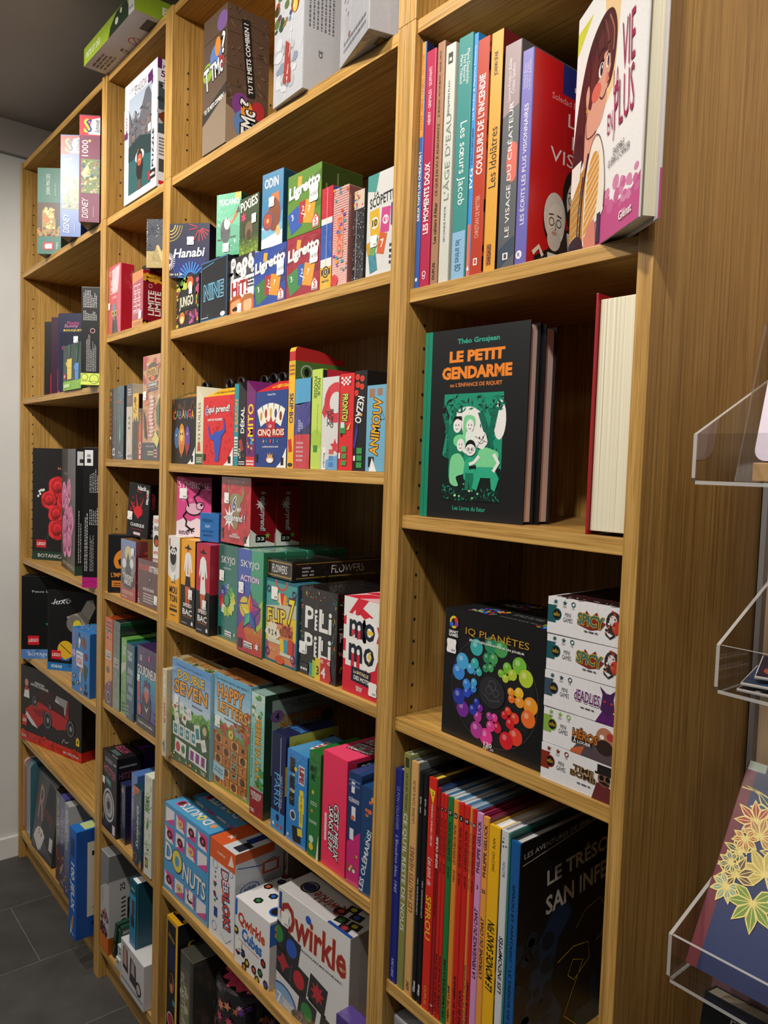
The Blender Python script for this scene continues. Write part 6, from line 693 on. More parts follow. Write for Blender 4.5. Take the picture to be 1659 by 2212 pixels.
# ================================================================ narrow bookcase (second from the left)
G('white lake and rowing boat jigsaw box with tall cover photograph', 'jigsaw puzzle', .923, .000, J, .189, .278, .052, {'*': 'e8e6ea', 'R': 'dcdade'}, name='jigsaw_puzzle_box', st=(.8, .5), sts=.016, F=[('R', 0, 0, 1, 1, 'f0eef2'), ('T', 'Collection', .26, .93, .04, .24, '3a3a4a', 0, 0, .3), ('T', 'EVASION', .5, .9, .07, .36, '22222c', 0, 0, .1), ('P', [(.72, .93), (.86, .95), (.88, .84), (.8, .8), (.74, .84)], '5a2060'), ('S', .8, .88, .09, 4, '5a2060', .7), ('R', .14, .06, .84, .86, '2c5a5c'), ('P', [(.14, .6), (.3, .66), (.5, .6), (.84, .72), (.84, .86), (.14, .86)], 'a8b4c4'), ('P', [(.14, .45), (.14, .78), (.26, .64), (.36, .72), (.44, .62), (.56, .74), (.66, .83), (.76, .84), (.84, .76), (.84, .4), (.5, .46)], '5f6068'), ('B', .16, .48, .82, .72, 60, ['7a7470', '44464e', '8a6a58', '3a4440'], .05, 3, 'l'), ('P', [(.14, .46), (.5, .5), (.84, .44), (.84, .3), (.5, .34), (.14, .34)], '22383a'), ('E', .5, .33, .14, .05, 'b8c8cc'), ('E', .48, .38, .04, .012, 'd88a3a'), ('P', [(.4, .2), (.42, .36), (.5, .4), (.58, .34), (.6, .24), (.56, .14), (.5, .1)], '2a1c18'), ('E', .5, .3, .07, .05, 'b8543a'), ('L', [(.46, .3), (.54, .3)], .02, 'e0a080'), ('P', [(.44, .06), (.56, .06), (.54, .14), (.48, .14)], '6a4a3c'), ('R', .0, .62, .1, .8, W_), ('T', '500', .07, .66, .45 * .1, .14, '5a2060', 90, 1), ('R', .01, .55, .11, .6, '5a2060'), ('T', 'PUZZLE', .9, .32, .055, .3, '22222c', 90, 1), ('R', .82, .08, .98, .15, '1a1a1c'), ('R', .78, .08, .83, .15, 'c8202c'), ('T', 'nathan', .9, .115, .03, .13, W_)], R=[('R', 0, .92, .2, 1, '5a2060'), ('T', 'PUZZLE', .6, .94, .03, .7, '5a2060'), ('T', '500', .55, .885, .05, .8, '5a2060', 0, 1), ('T', 'PIÈCES', .6, .84, .02, .6, '5a2060'), ('R', .05, .42, 1, .82, '3a4a50'), ('B', .1, .5, .95, .8, 30, ['7a8a90', '2a3438', 'a8a8a8'], .14, 4), ('E', .5, .55, .4, .05, '6a2c1c'), ('X', .1, .25, .9, .4, 6, '666'), ('R', .1, .12, .8, .22, '444'), ('R', .1, .02, .6, .05, 'c8202c')])
G('lime green dice track game box lying on top of the bookcase', 'board game', .790, -.054, TOPH, .322, .042, .18, {'*': '9db82f', 'F': 'a4c034', 'B': 'dcdae0'}, F=[('R', 0, 0, 1, 1, 'a6c236'), ('T', 'PISTE ET DÉS', .2, .5, .42, .3, 'f4f6e0', 0, 1), ('P', [(.52, 0), (.56, .5), (.68, .95), (.86, 1), (.94, 0)], '1f3a24'), ('E', .68, .45, .03, .18, 'e8e8e0'), ('E', .76, .75, .02, .14, 'd8e0c8'), ('R', .9, 0, 1, 1, 'dcdae0'), ('T', 'DUCALE', .95, .3, .16, .07, '333')], R=[('R', 0, 0, 1, 1, '9ab62e'), ('T', 'PISTE', .6, .5, .42, .5, 'eef4d0', 0, 1)], B=[('R', 0, 0, 1, 1, 'dedce2'), ('R', .0, .0, 1, .36, '8aa42a'), ('R', .8, .55, .95, .8, '2a2a2e'), ('O', .62, .72, .05, .008, 'b82a34'), ('L', [(.58, .66), (.66, .78)], .008, 'b82a34'), ('T', 'CE', .44, .72, .14, .05, '222', 0), ('X', .1, .5, .56, .66, 4, '555'), ('R', .34, .44, .42, .6, '333'), ('X', .06, .75, .3, .95, 4, '666')])
# ---- B1
G('pink pigeon in hat card game box at the left of its shelf', 'card game', .8015, .010, B1, .081, .171, .034, {'*': 'b01c30', 'F': 'd84a60', 'R': 'b81c2c', 'T': 'c83a4c'}, kind='film', st=(.06, .42), sts=.016, F=[('R', 0, 0, 1, 1, 'd64e64'), ('P', [(.3, .6), (.75, .62), (.9, .98), (.25, .94)], 'f0c8d0'), ('O', .1, .9, .08, .02, 'f4d8dc'), ('L', [(.12, .6), (.75, .6), (.75, .79), (.12, .79), (.12, .6)], .02, W_), ('T', 'PIGEON\nPIGEON', .44, .695, .15, .5, W_), ('X', .3, .52, .66, .56, 2, 'f4d8dc'), ('P', [(.28, .0), (.34, .2), (.4, .3), (.6, .3), (.72, .14), (.8, 0)], '33343c'), ('E', .48, .34, .14, .1, '4a9aa8'), ('P', [(.38, .34), (.4, .44), (.54, .44), (.58, .32)], '4a9aa8'), ('E', .38, .3, .09, .045, 'e8c83a'), ('E', .6, .3, .09, .045, 'e8c83a'), ('E', .38, .3, .055, .028, '2a3a3a'), ('E', .6, .3, .055, .028, '2a3a3a'), ('E', .48, .22, .03, .02, 'e8c8c8'), ('P', [(.0, .0), (.2, 0), (.1, .06)], 'e8642c')])
G('dark navy card box mostly hidden between the pink and red boxes', 'card game', .890, .060, B1, .06, .168, .03, {'*': '1c2230'}, F=[('O', .8, .88, .12, .04, 'a8b0c0'), ('T', 'JO', .45, .9, .06, .3, 'b8c0d0')])
G('red and orange card game box with large sideways white words', 'card game', .9575, .010, B1, .064, .130, .046, {'*': '8a1420', 'T': 'b01c2c', 'F': 'b83a52'}, kind='film', st=(.8, .2), sts=.018, F=[('R', 0, 0, 1, 1, 'b43e58'), ('P', [(0, .8), (1, .86), (1, 1), (0, 1)], 'd8823a'), ('R', 0, 0, 1, .13, 'e0922c'), ('T', 'LIMITE\nLIMITE', .45, .5, .62, .52, 'f4dce0', -90, 0), ('X', .1, .03, .9, .1, 2, '8a4a1c')], R=[('R', 0, .86, 1, 1, 'a01828'), ('R', 0, .8, 1, .93, 'e0a02c'), ('T', 'DÉRAPAGE', .4, .87, .04, .6, '2a1c10'), ('T', 'LIMITE\nLIMITE', .62, .42, .68, .44, 'f0e8e0', 90, 1), ('O', .4, .72, .1, .02, 'e8d0d0'), ('R', 0, 0, 1, .07, 'e0a01c'), ('B', 0, .78, 1, .94, 14, ['1c1614', 'e0a02c'], .08, 3, 'r'), ('B', 0, .05, 1, .1, 10, ['1c1614'], .08, 4, 'r')])
G('small navy box with sand-coloured pyramids on top of the red box', 'card game', 1.0345, .012, B1 + .1305, .053, .112, .030, {'*': '1c2430', 'F': '20293a'}, rot=44, kind='film', F=[('R', 0, 0, 1, .34, 'b09a5c'), ('P', [(.2, .12), (.45, .44), (.72, .12)], 'a08a4c'), ('P', [(.45, .44), (.55, .47), (.9, .1), (.7, .12)], 'c8b070'), ('P', [(.7, .36), (.85, .4), (1, .3), (1, .2), (.75, .2)], 'b8a264'), ('B', .44, .02, .54, .98, 16, ['f4f4f8', 'c8ccd4'], .02, 4), ('B', .0, .02, .06, .98, 14, ['f4f4f8'], .02, 5)])
G('thin navy spine with blue foot pressed against the right upright', 'card game', 1.1345, .010, B1, .014, .176, .09, {'*': '1d2c48'}, F=[('R', 0, 0, 1, .36, '2a5ab8'), ('B', 0, .7, 1, 1, 12, ['c8d0d8'], .2, 3)])
# ---- B2
def spn(label, x, w, h, col, F, d=.14, kind='film', z=B2, y=.013, **k): return G(label, k.pop('cat', 'card game'), x, y, z, w, h, d, col, F=F, kind=kind, **k)
spn('charcoal narrow game box with orange marks at the shelf start', .8045, .021, .180, {'*': '33332e'}, [('R', .3, .9, .7, .95, 'b89a4a'), ('R', .3, .83, .75, .86, 'c85a2c'), ('X', .2, .35, .8, .75, 6, 'a0623a'), ('R', .3, .28, .7, .32, 'e8e0c8')] + [('O', .5, .05 + i * .05, .28, .08, 'c8842c') for i in range(3)])
spn('silvery shrink-wrapped dark game box with small barcode label', .8265, .030, .181, {'*': '2c3642'}, [('B', 0, 0, 1, 1, 70, ['5a6a7a', '8a98a8', '3a4654', 'c8d0d8'], .07, 4, 'l'), ('R', .2, .05, .7, .15, 'e8e8e8'), ('R', .3, .07, .6, .13, '333')])
spn('dark teal forest-themed game box standing spine out', .8575, .046, .184, {'*': '1c3440', 'F': '23424c', 'R': '1a2a3c'}, [('G', 0, 0, 1, 1, '1c2c3a', '2c5460', 8), ('B', 0, .1, 1, .9, 40, ['2c5a5c', '1c3a44', '3a6a64', '16242e'], .1, 6, 'l'), ('P', [(.4, .3), (.5, .62), (.6, .3), (.5, .2)], '5ab098'), ('T', 'FOREST', .5, .78, .04, .7, 'c8643a'), ('S', .5, .66, .06, 5, 'e05a4a'), ('B', .1, .02, .9, .1, 10, ['c8ccd8'], .05, 2)], d=.16)
spn('cream and brown game box with a praying figure on its spine', .9225, .037, .185, {'*': 'c8bda8', 'T': '5a4a44'}, [('R', 0, .7, 1, 1, '4a3a36'), ('P', [(0, .7), (.5, .66), (1, .7), (1, .73), (0, .73)], '4a3a36'), ('R', .1, .74, .8, .82, '6a4a3c'), ('X', .2, .85, .8, .95, 3, 'c8c8d0'), ('R', 0, 0, 1, .7, 'cfc4ae'), ('P', [(.2, .0), (.3, .2), (.4, .3), (.6, .3), (.7, .2), (.85, 0)], 'd8d0c8'), ('E', .5, .33, .12, .04, 'e0c0a0'), ('P', [(.44, .1), (.5, .24), (.56, .1)], 'c88a6a'), ('X', .35, .4, .65, .6, 3, '8a7a6a'), ('B', .1, 0, .9, .08, 10, ['8a8088', 'e8e4e8'], .1, 3)])
spn('black game box behind the yellow honeycomb one, top showing', .9605, .056, .176, {'*': '1a1618', 'F': '1c1719'}, [('E', .3, .92, .08, .02, 'd8642c'), ('T', 'Horizon', .62, .92, .03, .4, 'a89890', 0, 0)], y=.068, d=.08)
spn('yellow and black game box with dripping dark pattern', .9625, .034, .160, {'*': '241418', 'F': 'e0b42c', 'T': 'e8c030'}, [('R', 0, .55, 1, 1, 'e8b82c'), ('R', 0, 0, 1, .57, '2a1412'), ('P', [(.1, .57), (.3, .64), (.5, .57), (.7, .66), (.9, .57)], '2a1412'), ('B', .05, .05, .95, .55, 40, ['c83a1c', 'e8942c', '8a1c14', 'f0c82c'], .06, 5, 'l'), ('E', .4, .9, .18, .05, '6a2a14'), ('B', .1, .7, .9, .85, 12, ['4a1c14'], .06, 7)], d=.05)
spn('slim crimson game box with white ovals down its spine', .9980, .022, .123, {'*': '5a1018', 'F': 'a8202c', 'R': '1a1416'}, [('R', 0, .7, 1, 1, '1c181c'), ('T', 'LOUPS-GAROUS', .5, .62, .5, .6, 'e08a3a', -90), ('O', .5, .28, .35, .1, 'f0e8e8'), ('R', .3, .12, .7, .2, 'e8e0e0'), ('R', .3, .02, .7, .09, 'e8e0e0')], d=.05)
G('tall monster-art card game box with a bony spine illustration', 'card game', 1.0225, .013, B2, .099, .243, .05, {'*': '6a5040'}, kind='film', st=(.14, .62), sts=.02, F=[('R', 0, 0, 1, 1, 'c8966a'), ('B', 0, .15, 1, .98, 70, ['d8a878', 'b87a5a', 'd8785a', 'a84a4a', '6a7a4a', 'e0c090'], .1, 5), ('R', 0, 0, 1, .17, '33363e'), ('P', [(.0, .86), (.3, .98), (.1, 1), (0, 1)], 'b8303c'), ('E', .58, .84, .34, .09, '4a4038'), ('T', 'GOSTONS', .58, .84, .09, .6, 'f0b43a', 4, 1, 0, '3a1c14', .05), ('E', .58, .78, .12, .02, 'e8642c'), ('R', .25, .7, .88, .74, '5a5a62', 3), ('T', 'CANNIBALES', .56, .72, .025, .5, 'e8e8e8', 3), ('R', .28, .66, .86, .69, '5a5a62', 3)] + [('E', .52 + .03 * math.sin(i), .6 - i * .036, .15, .017, 'e8c8c0') for i in range(11)] + [('O', .52 + .03 * math.sin(i), .6 - i * .036, .155, .012, 'c84a5a', .22) for i in range(11)] + [('P', [(.05, .5), (.2, .4), (.3, .2), (.15, .22)], '2c2a30'), ('P', [(.6, .2), (.8, .28), (1, .2), (.9, .12)], 'e0d078'), ('P', [(.8, .5), (1, .6), (1, .3), (.85, .35)], '4a6a4a'), ('L', [(.2, .64), (.3, .58), (.28, .66), (.4, .66)], .03, 'b82a3c'), ('X', .35, .05, .7, .1, 2, 'd8d8a0'), ('X', .72, .03, .95, .12, 3, 'e8a0a0'), ('T', 'ÉDITION STANDARD', .5, .135, .016, .5, 'c8c8c8')])
# ---- B3
G('black card box with an orange curved figure, rear left of the front row', 'card game', .826, .006, B3, .075, .152, .03, {'*': '1a1a1c'}, rot=49, st=(.72, .83), sts=.022, F=[('O', .62, .55, .42, .16, 'e08a28', 1), ('R', .05, .3, .6, .42, '1a1a1c'), ('P', [(.2, .5), (.5, .62), (.9, .66), (.9, .74), (.5, .76)], 'e08a28'), ('T', "L'IMPOSTEUR", .56, .31, .08, .9, 'e8902c'), ('R', .14, .1, .9, .21, 'd8842c'), ('X', .2, .12, .84, .19, 2, '3a2410')])
G('black story card box with a bright red ink splash, leaning on others', 'card game', .9145, .019, B3 + .1594, .083, .133, .030, {'*': '17171a'}, rot=15, ry=4.5, st=(.14, .38), sts=.02, F=[('T', 'black', .62, .92, .085, .4, W_, 0, 1), ('T', 'stories', .9, .77, .13, .27, W_, -90, 1), ('E', .5, .48, .2, .1, 'd8202c'), ('P', [(.35, .5), (.2, .62), (.1, .66), (.3, .48)], 'd8202c'), ('P', [(.42, .55), (.38, .72), (.34, .82), (.5, .55)], 'd8202c'), ('P', [(.55, .55), (.66, .68), (.74, .78), (.6, .5)], 'd8202c'), ('B', .1, .4, .9, .9, 26, ['d8202c'], .025, 4), ('P', [(.34, .44), (.5, .34), (.66, .44), (.6, .52)], 'd8202c'), ('T', 'CLASSIQUE', .5, .22, .07, .64, W_), ('X', .2, .14, .8, .16, 1, 'b8303a'), ('R', .34, .04, .66, .09, 'e8c8cc')], R=[('T', 'CLASSIQUE', .4, .7, .35, .28, 'a82430', 90), ('T', 'black stories', .5, .22, .3, .36, 'ddd', 90)])
G('white cat card box with dark oval badge beside the story box', 'card game', 1.0385, .036, B3 + .1123, .080, .103, .03, {'*': 'e4e4e2'}, rot=8, F=[('T', 'EXPLODING', .5, .88, .09, .85, 'c83a34'), ('T', 'BIENTÔT', .5, .72, .13, .85, '22242a'), ('E', .2, .42, .15, .14, '221c1c'), ('E', .2, .38, .09, .08, 'c8502c'), ('E', .62, .35, .28, .22, 'e8d8a0'), ('E', .56, .4, .02, .02, '222'), ('T', 'NETFLIX', .22, .14, .07, .34, 'c82a34')])
G('dark red bird card game box with pale oval cartoon front', 'card game', .904, .010, B3, .096, .149, .030, {'*': '6e1c20', 'T': '8a2a30'}, kind='film', st=(.82, .82), sts=.018, F=[('G', 0, .5, 1, 1, '8a6a7a', '6a84b8', 5), ('R', 0, 0, 1, .25, 'b03a34'), ('E', .5, .55, .42, .36, '8a8a8c'), ('E', .5, .78, .22, .12, 'd8c890'), ('P', [(.3, .5), (.5, .8), (.72, .5), (.5, .3)], '33353c'), ('E', .25, .6, .14, .08, 'e8e8e8'), ('E', .74, .62, .12, .08, 'e8e8e8'), ('E', .5, .32, .42, .14, '2c2a30'), ('T', 'TENDRES\nBIRDS!', .5, .34, .17, .66, W_, -4, 1), ('X', .15, .1, .85, .16, 2, 'e8c8b0'), ('T', 'ÉDITION', .3, .05, .03, .3, 'f4e8d8')], R=[('X', .3, .1, .7, .95, 1, 'c88a8a', 3), ('B', .1, .15, .9, .95, 14, ['a83a40', '5a1418'], .12, 4)], T=[('R', .2, .2, .8, .8, '7a2228')])
G('maroon kitten card game box with red and white capitals', 'card game', 1.0095, .012, B3, .116, .112, .045, {'*': '4a1a1e', 'F': '5a2226', 'T': '7a3a40'}, kind='film', st=(.93, .22), sts=.02, F=[('R', 0, 0, 1, 1, '5c2428'), ('T', 'EXPLODING', .32, .83, .13, .52, 'd8402c'), ('T', 'KITTENS', .8, .83, .13, .42, W_), ('E', .6, .56, .14, .1, '3a2c26'), ('E', .6, .6, .02, .02, 'e8c890'), ('T', 'UN JEU DE CARTES', .55, .37, .08, .56, W_), ('X', .3, .1, .8, .32, 4, 'd8c8c8'), ('E', .06, .22, .04, .04, 'd8402c'), ('X', .02, .03, .12, .15, 3, 'ddd')])
# ---- B4
G('orange and yellow secret-agent card game box, first on its shelf', 'card game', .819, .004, B4, .050, .227, .15, {'*': 'c8501c', 'T': 'b8481a'}, kind='film', F=[('G', 0, 0, 1, 1, 'e8b040', 'd8501c', 8), ('P', [(0, 0), (1, 0), (1, .3), (.4, .26), (0, .2)], '5a2c6a'), ('X', .1, .84, .9, .98, 3, '6a2410'), ('B', .1, .76, .8, .88, 16, ['4a2c3a', 'c8c09a', '5a7a4a'], .08, 3, 'r'), ('R', .1, .52, .8, .62, 'e8e0d0'), ('T', 'CODE\nNAMES', .45, .57, .075, .6, '2a2428'), ('E', .4, .4, .2, .04, '5a4a4a'), ('B', .1, .1, .9, .3, 16, ['e88a2c', '8a5aa8', 'c84a3a'], .08, 6), ('O', .55, .09, .3, .06, 'd8c0b0'), ('E', .55, .09, .2, .05, '3a342c')])
G('grey-green secret-agent card game box with dark green side and lid', 'card game', .8705, .005, B4, .0475, .227, .18, {'*': '1d5a34', 'T': '22302c', 'F': '5c7c6c'}, kind='film', F=[('G', 0, 0, 1, 1, '8aa08a', '4a5a5a', 8), ('B', .1, .78, .9, .98, 14, ['c88a3a', '8a9a8a', '3a3a4a'], .06, 4, 'r'), ('R', .15, .48, .85, .58, 'c8ccc4'), ('T', 'CODE\nNAMES', .5, .53, .075, .6, '2a2c2c'), ('E', .5, .4, .2, .04, '8a9490'), ('B', .1, .05, .9, .3, 20, ['b8d870', 'e8e8d0', '6a5a7a', 'c8a03a'], .07, 5, 'l')], R=[('R', 0, .2, 1, .96, '16382a'), ('E', .15, .88, .1, .05, '2a2028'), ('E', .15, .78, .1, .05, '2a2028'), ('R', .45, .72, 1, .85, 'c8ccc0'), ('T', 'CODE', .72, .78, .1, .5, '22302c')])
G('light green ranking card game box with white hand lettering', 'card game', .9235, .007, B4, .033, .192, .15, {'*': '2a7a34', 'F': '6aa858', 'T': '7ac05a'}, kind='film', F=[('G', 0, 0, 1, 1, '7aa85a', '78b85a', 4), ('T', 'TOP\nTEN', .5, .84, .12, .6, 'e8f0e0', 0, 1, 0, '3a5a3a', .04), ('P', [(0, .5), (.9, .62), (.9, .7), (0, .66)], 'c8ccc0'), ('R', .3, .2, .4, .5, 'a8b0a0', 12), ('X', .2, .04, .8, .18, 3, '2a4a2a'), ('L', [(.2, .3), (.8, .28)], .1, '4a8a4a')])
G('dark blue ranking card game box with white hand lettering', 'card game', .9640, .004, B4, .050, .187, .15, {'*': '22465c', 'F': '2c5870', 'T': '2f6480'}, kind='film', F=[('T', 'TOP\nTEN', .42, .84, .12, .6, 'e8eef0', 0, 1, 0, '1c3444', .04), ('R', .2, .6, .85, .68, '8aa4b0', -6), ('R', .1, .48, .8, .58, '7a94a0', 4), ('R', .3, .36, .9, .44, '8aa4b0', -6), ('R', .1, .26, .8, .33, '7a94a0', 4), ('X', .1, .05, .4, .2, 3, 'a8b8c0'), ('R', .78, .02, .96, .1, '16242c')])
G('purple cartoon caveman card game box with jagged white title', 'card game', 1.0290, .006, B4, .110, .196, .05, {'*': '3a2248', 'T': '4a3060'}, kind='film', st=(.1, .6), sts=.016, F=[('R', 0, 0, 1, 1, '4a2c6a'), ('G', 0, .1, 1, .7, '3a3a8a', '3a9ab8', 6), ('P', [(0, .7), (1, .72), (1, 1), (0, 1)], '3c2254')] + [('L', [(.1 + i * .09, .97), (.12 + i * .085, .72)], .012, '6a4a8a') for i in range(10)] + [('T', 'LE', .2, .86, .06, .12, W_), ('R', .6, .86, .68, .92, 'e0308a'), ('T', 'GOURDINEUR', .52, .71, .12, 1.0, W_, 0, 1, 0, '2a1838', .04), ('P', [(.06, .3), (.0, .6), (.14, .62), (.2, .34)], 'c83a4a'), ('E', .52, .3, .24, .22, '2c1438'), ('P', [(.34, .5), (.4, .62), (.46, .56), (.52, .64), (.58, .56), (.66, .62), (.7, .5)], '4a1c5a'), ('E', .53, .46, .16, .08, 'b85a4a'), ('E', .46, .5, .05, .03, '5ab0d8'), ('E', .6, .5, .05, .03, '5ab0d8'), ('E', .54, .42, .07, .08, 'd86a6a'), ('P', [(.42, .3), (.54, .26), (.66, .32), (.54, .22)], 'e8e0d0'), ('E', .16, .22, .1, .08, 'c85a5a'), ('B', .6, .06, .96, .3, 18, ['b82a3a', '5a1c2c', '8a2a4a'], .04, 4, 'l'), ('R', 0, 0, 1, .13, '1c1620'), ('T', 'Ça passe ou ça tombe...', .5, .07, .04, .8, W_)])
# ---- B5
hit = [('R', 0, 0, 1, 1, '17151a'), ('X', .2, .88, .7, .94, 2, 'aab'), ('T', 'JUMBO', .85, .9, .03, .2, W_), ('T', 'HITSTER', .52, .77, .1, .8, 'd86a8a', -6, 0, 0, '2a1420', .02), ('R', .24, .6, .62, .67, '5ab0b0', -8), ('R', .26, .61, .6, .66, '17151a', -8), ('T', 'SUMMER', .43, .635, .035, .28, 'c8d8d8', -8), ('E', .47, .34, .39, .21, 'c8c6c8'), ('E', .47, .34, .33, .18, '2a282c'), ('E', .47, .34, .29, .155, 'b8b6b8'), ('E', .47, .34, .18, .1, '8a888a'), ('E', .47, .34, .09, .05, '1a181c'), ('R', .74, .02, .92, .14, 'e8d8e8'), ('L', [(.06, .16), (.12, .1), (.1, .2)], .02, 'ccc')]
h1 = G('black music quiz game box with a big loudspeaker on front', 'card game', .8025, .006, B5, .102, .210, .065, {'*': '18151a', 'T': '1c191e'}, st=(.14, .62), sts=.018, F=hit, R=[('T', 'HITSTER', .5, .78, .08, .8, '8a4258', 0, 0), ('X', .1, .88, .8, .93, 1, '889')], T=[('T', 'HITSTER', .4, .6, .35, .6, 'c85a7a', 180, 0), ('R', .3, .15, .75, .35, '4a6a70'), ('X', .6, .03, .95, .12, 1, '99a')])
G('black and violet game box tucked behind the loudspeaker one', 'card game', .806, .078, B5, .101, .215, .09, {'*': '16141a', 'T': '18151c'}, T=[('R', .55, 0, .75, 1, '3a1c6a')], R=[('R', 0, .3, .3, 1, '3a1c6a'), ('T', 'JUMBO', .7, .9, .04, .3, '99a')])
spn('dark indigo shrink-wrapped card box, short and narrow', .9095, .036, .152, {'*': '1c2040', 'T': '2a3060'}, [('B', .1, .05, .9, .98, 40, ['5a5a9a', '8a7aa8', 'c8c0d8', '2a2c54'], .06, 5, 'l'), ('E', .5, .9, .2, .05, 'b88a8a')], z=B5, d=.10)
spn('light blue and magenta narrow game box behind the spy game', .9730, .036, .199, {'*': '4a6ab0', 'T': '5a84c8'}, [('G', 0, 0, 1, 1, '8a3a7a', '5a84c8', 7), ('T', 'KITEKAT', .5, .62, .5, .4, 'd8e4f0', 90), ('B', .1, .0, .9, .12, 12, ['e8c83a', '3a5ab0', 'e8e4e8'], .1, 4)], z=B5, d=.16, y=.018)
spn('dark blue word game box with orange corners and sideways title', 1.0300, .050, .192, {'*': '1d3f58', 'T': '20465e', 'F': '1f4560'}, [('P', [(0, .86), (.6, .94), (.7, 1), (0, 1)], 'e0662c'), ('X', .1, .9, .5, .97, 2, '5a2410'), ('T', 'Suspects', .55, .5, .4, .56, 'dfe6ec', 90, 1, .2), ('O', .3, .1, .2, .04, 'd88a3a'), ('P', [(.7, 0), (1, 0), (1, .12), (.85, .08)], 'e8962c'), ('R', .78, .3, .86, .6, '8a7a3a')], z=B5, y=.0, d=.16)
G('white leafy green botanical card game box at the shelf end', 'card game', 1.0945, .001, B5, .040, .240, .13, {'*': 'cdd0c4', 'R': 'c8bca8', 'T': 'e0e8d8'}, rot=2, F=[('R', 0, 0, 1, 1, 'dfe2d6'), ('B', .05, .1, .95, .98, 60, ['b8cca0', 'a0bc84', 'd0dcc0', 'c8d8b0'], .1, 6, 'r'), ('T', 'PERMA', .4, .72, .55, .16, '4a8a34', 90, 1), ('P', [(.3, .48), (.5, .6), (.6, .52), (.44, .46)], '5a9a44'), ('B', .3, .2, .6, .36, 8, ['3a4a34'], .05, 3), ('R', .2, .08, .55, .18, '7a6a3a'), ('E', .38, .13, .12, .03, 'c8b84a')], T=[('B', .1, .1, .9, .9, 12, ['6aa84a', '8ac05a'], .14, 5, 'l')])
# ---- B6
G('tall grey and white chess set box with an orange foot', 'chess set', .8035, .004, B6, .058, .268, .17, {'*': 'c8c6c6', 'R': 'c2c0c0', 'T': '8c8c8c'}, name='chess_set_box', F=[('R', 0, 0, 1, .17, 'd8701c'), ('R', 0, .72, 1, 1, '8a8a8a'), ('P', [(0, .62), (.6, .7), (1, .72), (1, .8), (0, .8)], '8a8a8a'), ('X', .2, .5, .5, .7, 1, '999', 3, True), ('B', .05, .17, .9, .4, 40, ['5a2c34', '7a3a40', '3a1c24', 'b8948c'], .12, 4), ('B', .2, .28, .9, .44, 8, ['a86a4a', 'e0d8d0'], .08, 6)], R=[('R', 0, 0, 1, .17, 'a85414'), ('R', 0, .74, 1, 1, '808080'), ('E', .5, .86, .09, .04, 'c8642c'), ('E', .52, .82, .09, .04, '2a3a6a'), ('T', '25', .22, .66, .08, .08, '33333a', 90), ('P', [(.3, .24), (.3, .52), (.55, .68), (.62, .66), (.62, .2)], '3a1c14')] + [('P', [(.33 + i * .056, .26 + i * .004 + j * .054), (.386 + i * .056, .262 + i * .004 + j * .054), (.386 + i * .056, .312 + i * .004 + j * .056), (.33 + i * .056, .31 + i * .004 + j * .054)], 'c89a6a' if (i + j) % 2 else '6a3a24') for i in range(5) for j in range(6)] + [('L', [(.2, .27 + j * .045), (.27, .28 + j * .045)], .02, '2a1a18') for j in range(7)] + [('P', [(.62, .2), (1, .24), (1, .74), (.62, .66)], '241414')], T=[('R', .35, .4, .8, .8, 'd0d0d0')])
G('grey carton with dark print standing behind the chess box', 'gift box', .870, .200, B6, .22, .25, .05, {'*': '6a666a'}, F=[('R', .6, .62, .74, .74, '2a282c'), ('X', .6, .3, .9, .58, 4, '3a383c', 3, True)])
for i, (x, y, rz) in enumerate(((.869, .012, 5), (.889, .016, 5))):
    G(('dark green slim card box leaning against the chess box', 'dark green slim card box, second beside the leaning one')[i], 'card game', x, y, B6 + .0026, .013, .098, .10, {'*': '1c4a38', 'F': '1a1c1c'}, rot=rz, ry=10, F=[('R', .1, .5, .9, .95, '1f5440'), ('L', [(.3, .1), (.7, .4)], .15, '888')], R=[('T', 'BELOTE', .3, .85, .1, .5, 'c8d8d0'), ('E', .5, .5, .2, .15, '151515')])
for i, (x, y, z, lb_) in enumerate(((.918, .004, 0, 'small white carton on the shelf board at the left of four'), (.9445, .006, 0, 'small white carton on the shelf board at the right of four'), (.9185, .008, .031, 'small white carton stacked upon the left bottom one'), (.945, .010, .031, 'small white carton stacked upon the right bottom one'))):
    G(lb_, 'gift box', x, y, B6 + z, .025, .0305, .07, {'*': 'd4d4d4'}, F=[('L', [(.1, .1), (.9, .1), (.9, .9), (.1, .9), (.1, .1)], .08, '8a8a8a'), ('B', .2, .2, .8, .8, 8, ['5a5a5a', '8a8888'], .12, i)], name='small_carton')
G('white carton printed with binoculars holding up the teal book', 'gift box', .972, -.004, B6, .145, .112, .13, {'*': 'd2cfd0', 'T': 'e0dee0'}, name='gift_carton', F=[('R', 0, 0, 1, .2, 'c8ccd0'), ('R', .04, .12, .96, .16, '7a8088'), ('P', [(.1, .4), (.12, .9), (.3, .88), (.34, .36)], '2c2a30'), ('P', [(.13, .5), (.15, .88), (.26, .86), (.28, .48)], 'c89a90'), ('P', [(.4, .3), (.42, .84), (.66, .78), (.7, .26)], '33313a'), ('P', [(.46, .5), (.48, .8), (.6, .77), (.62, .48)], 'b8a0a0'), ('O', .78, .34, .12, .04, '2c2a30', 1), ('E', .78, .34, .06, .1, 'c8a8a8'), ('X', .08, .93, .4, .97, 1, '777')])
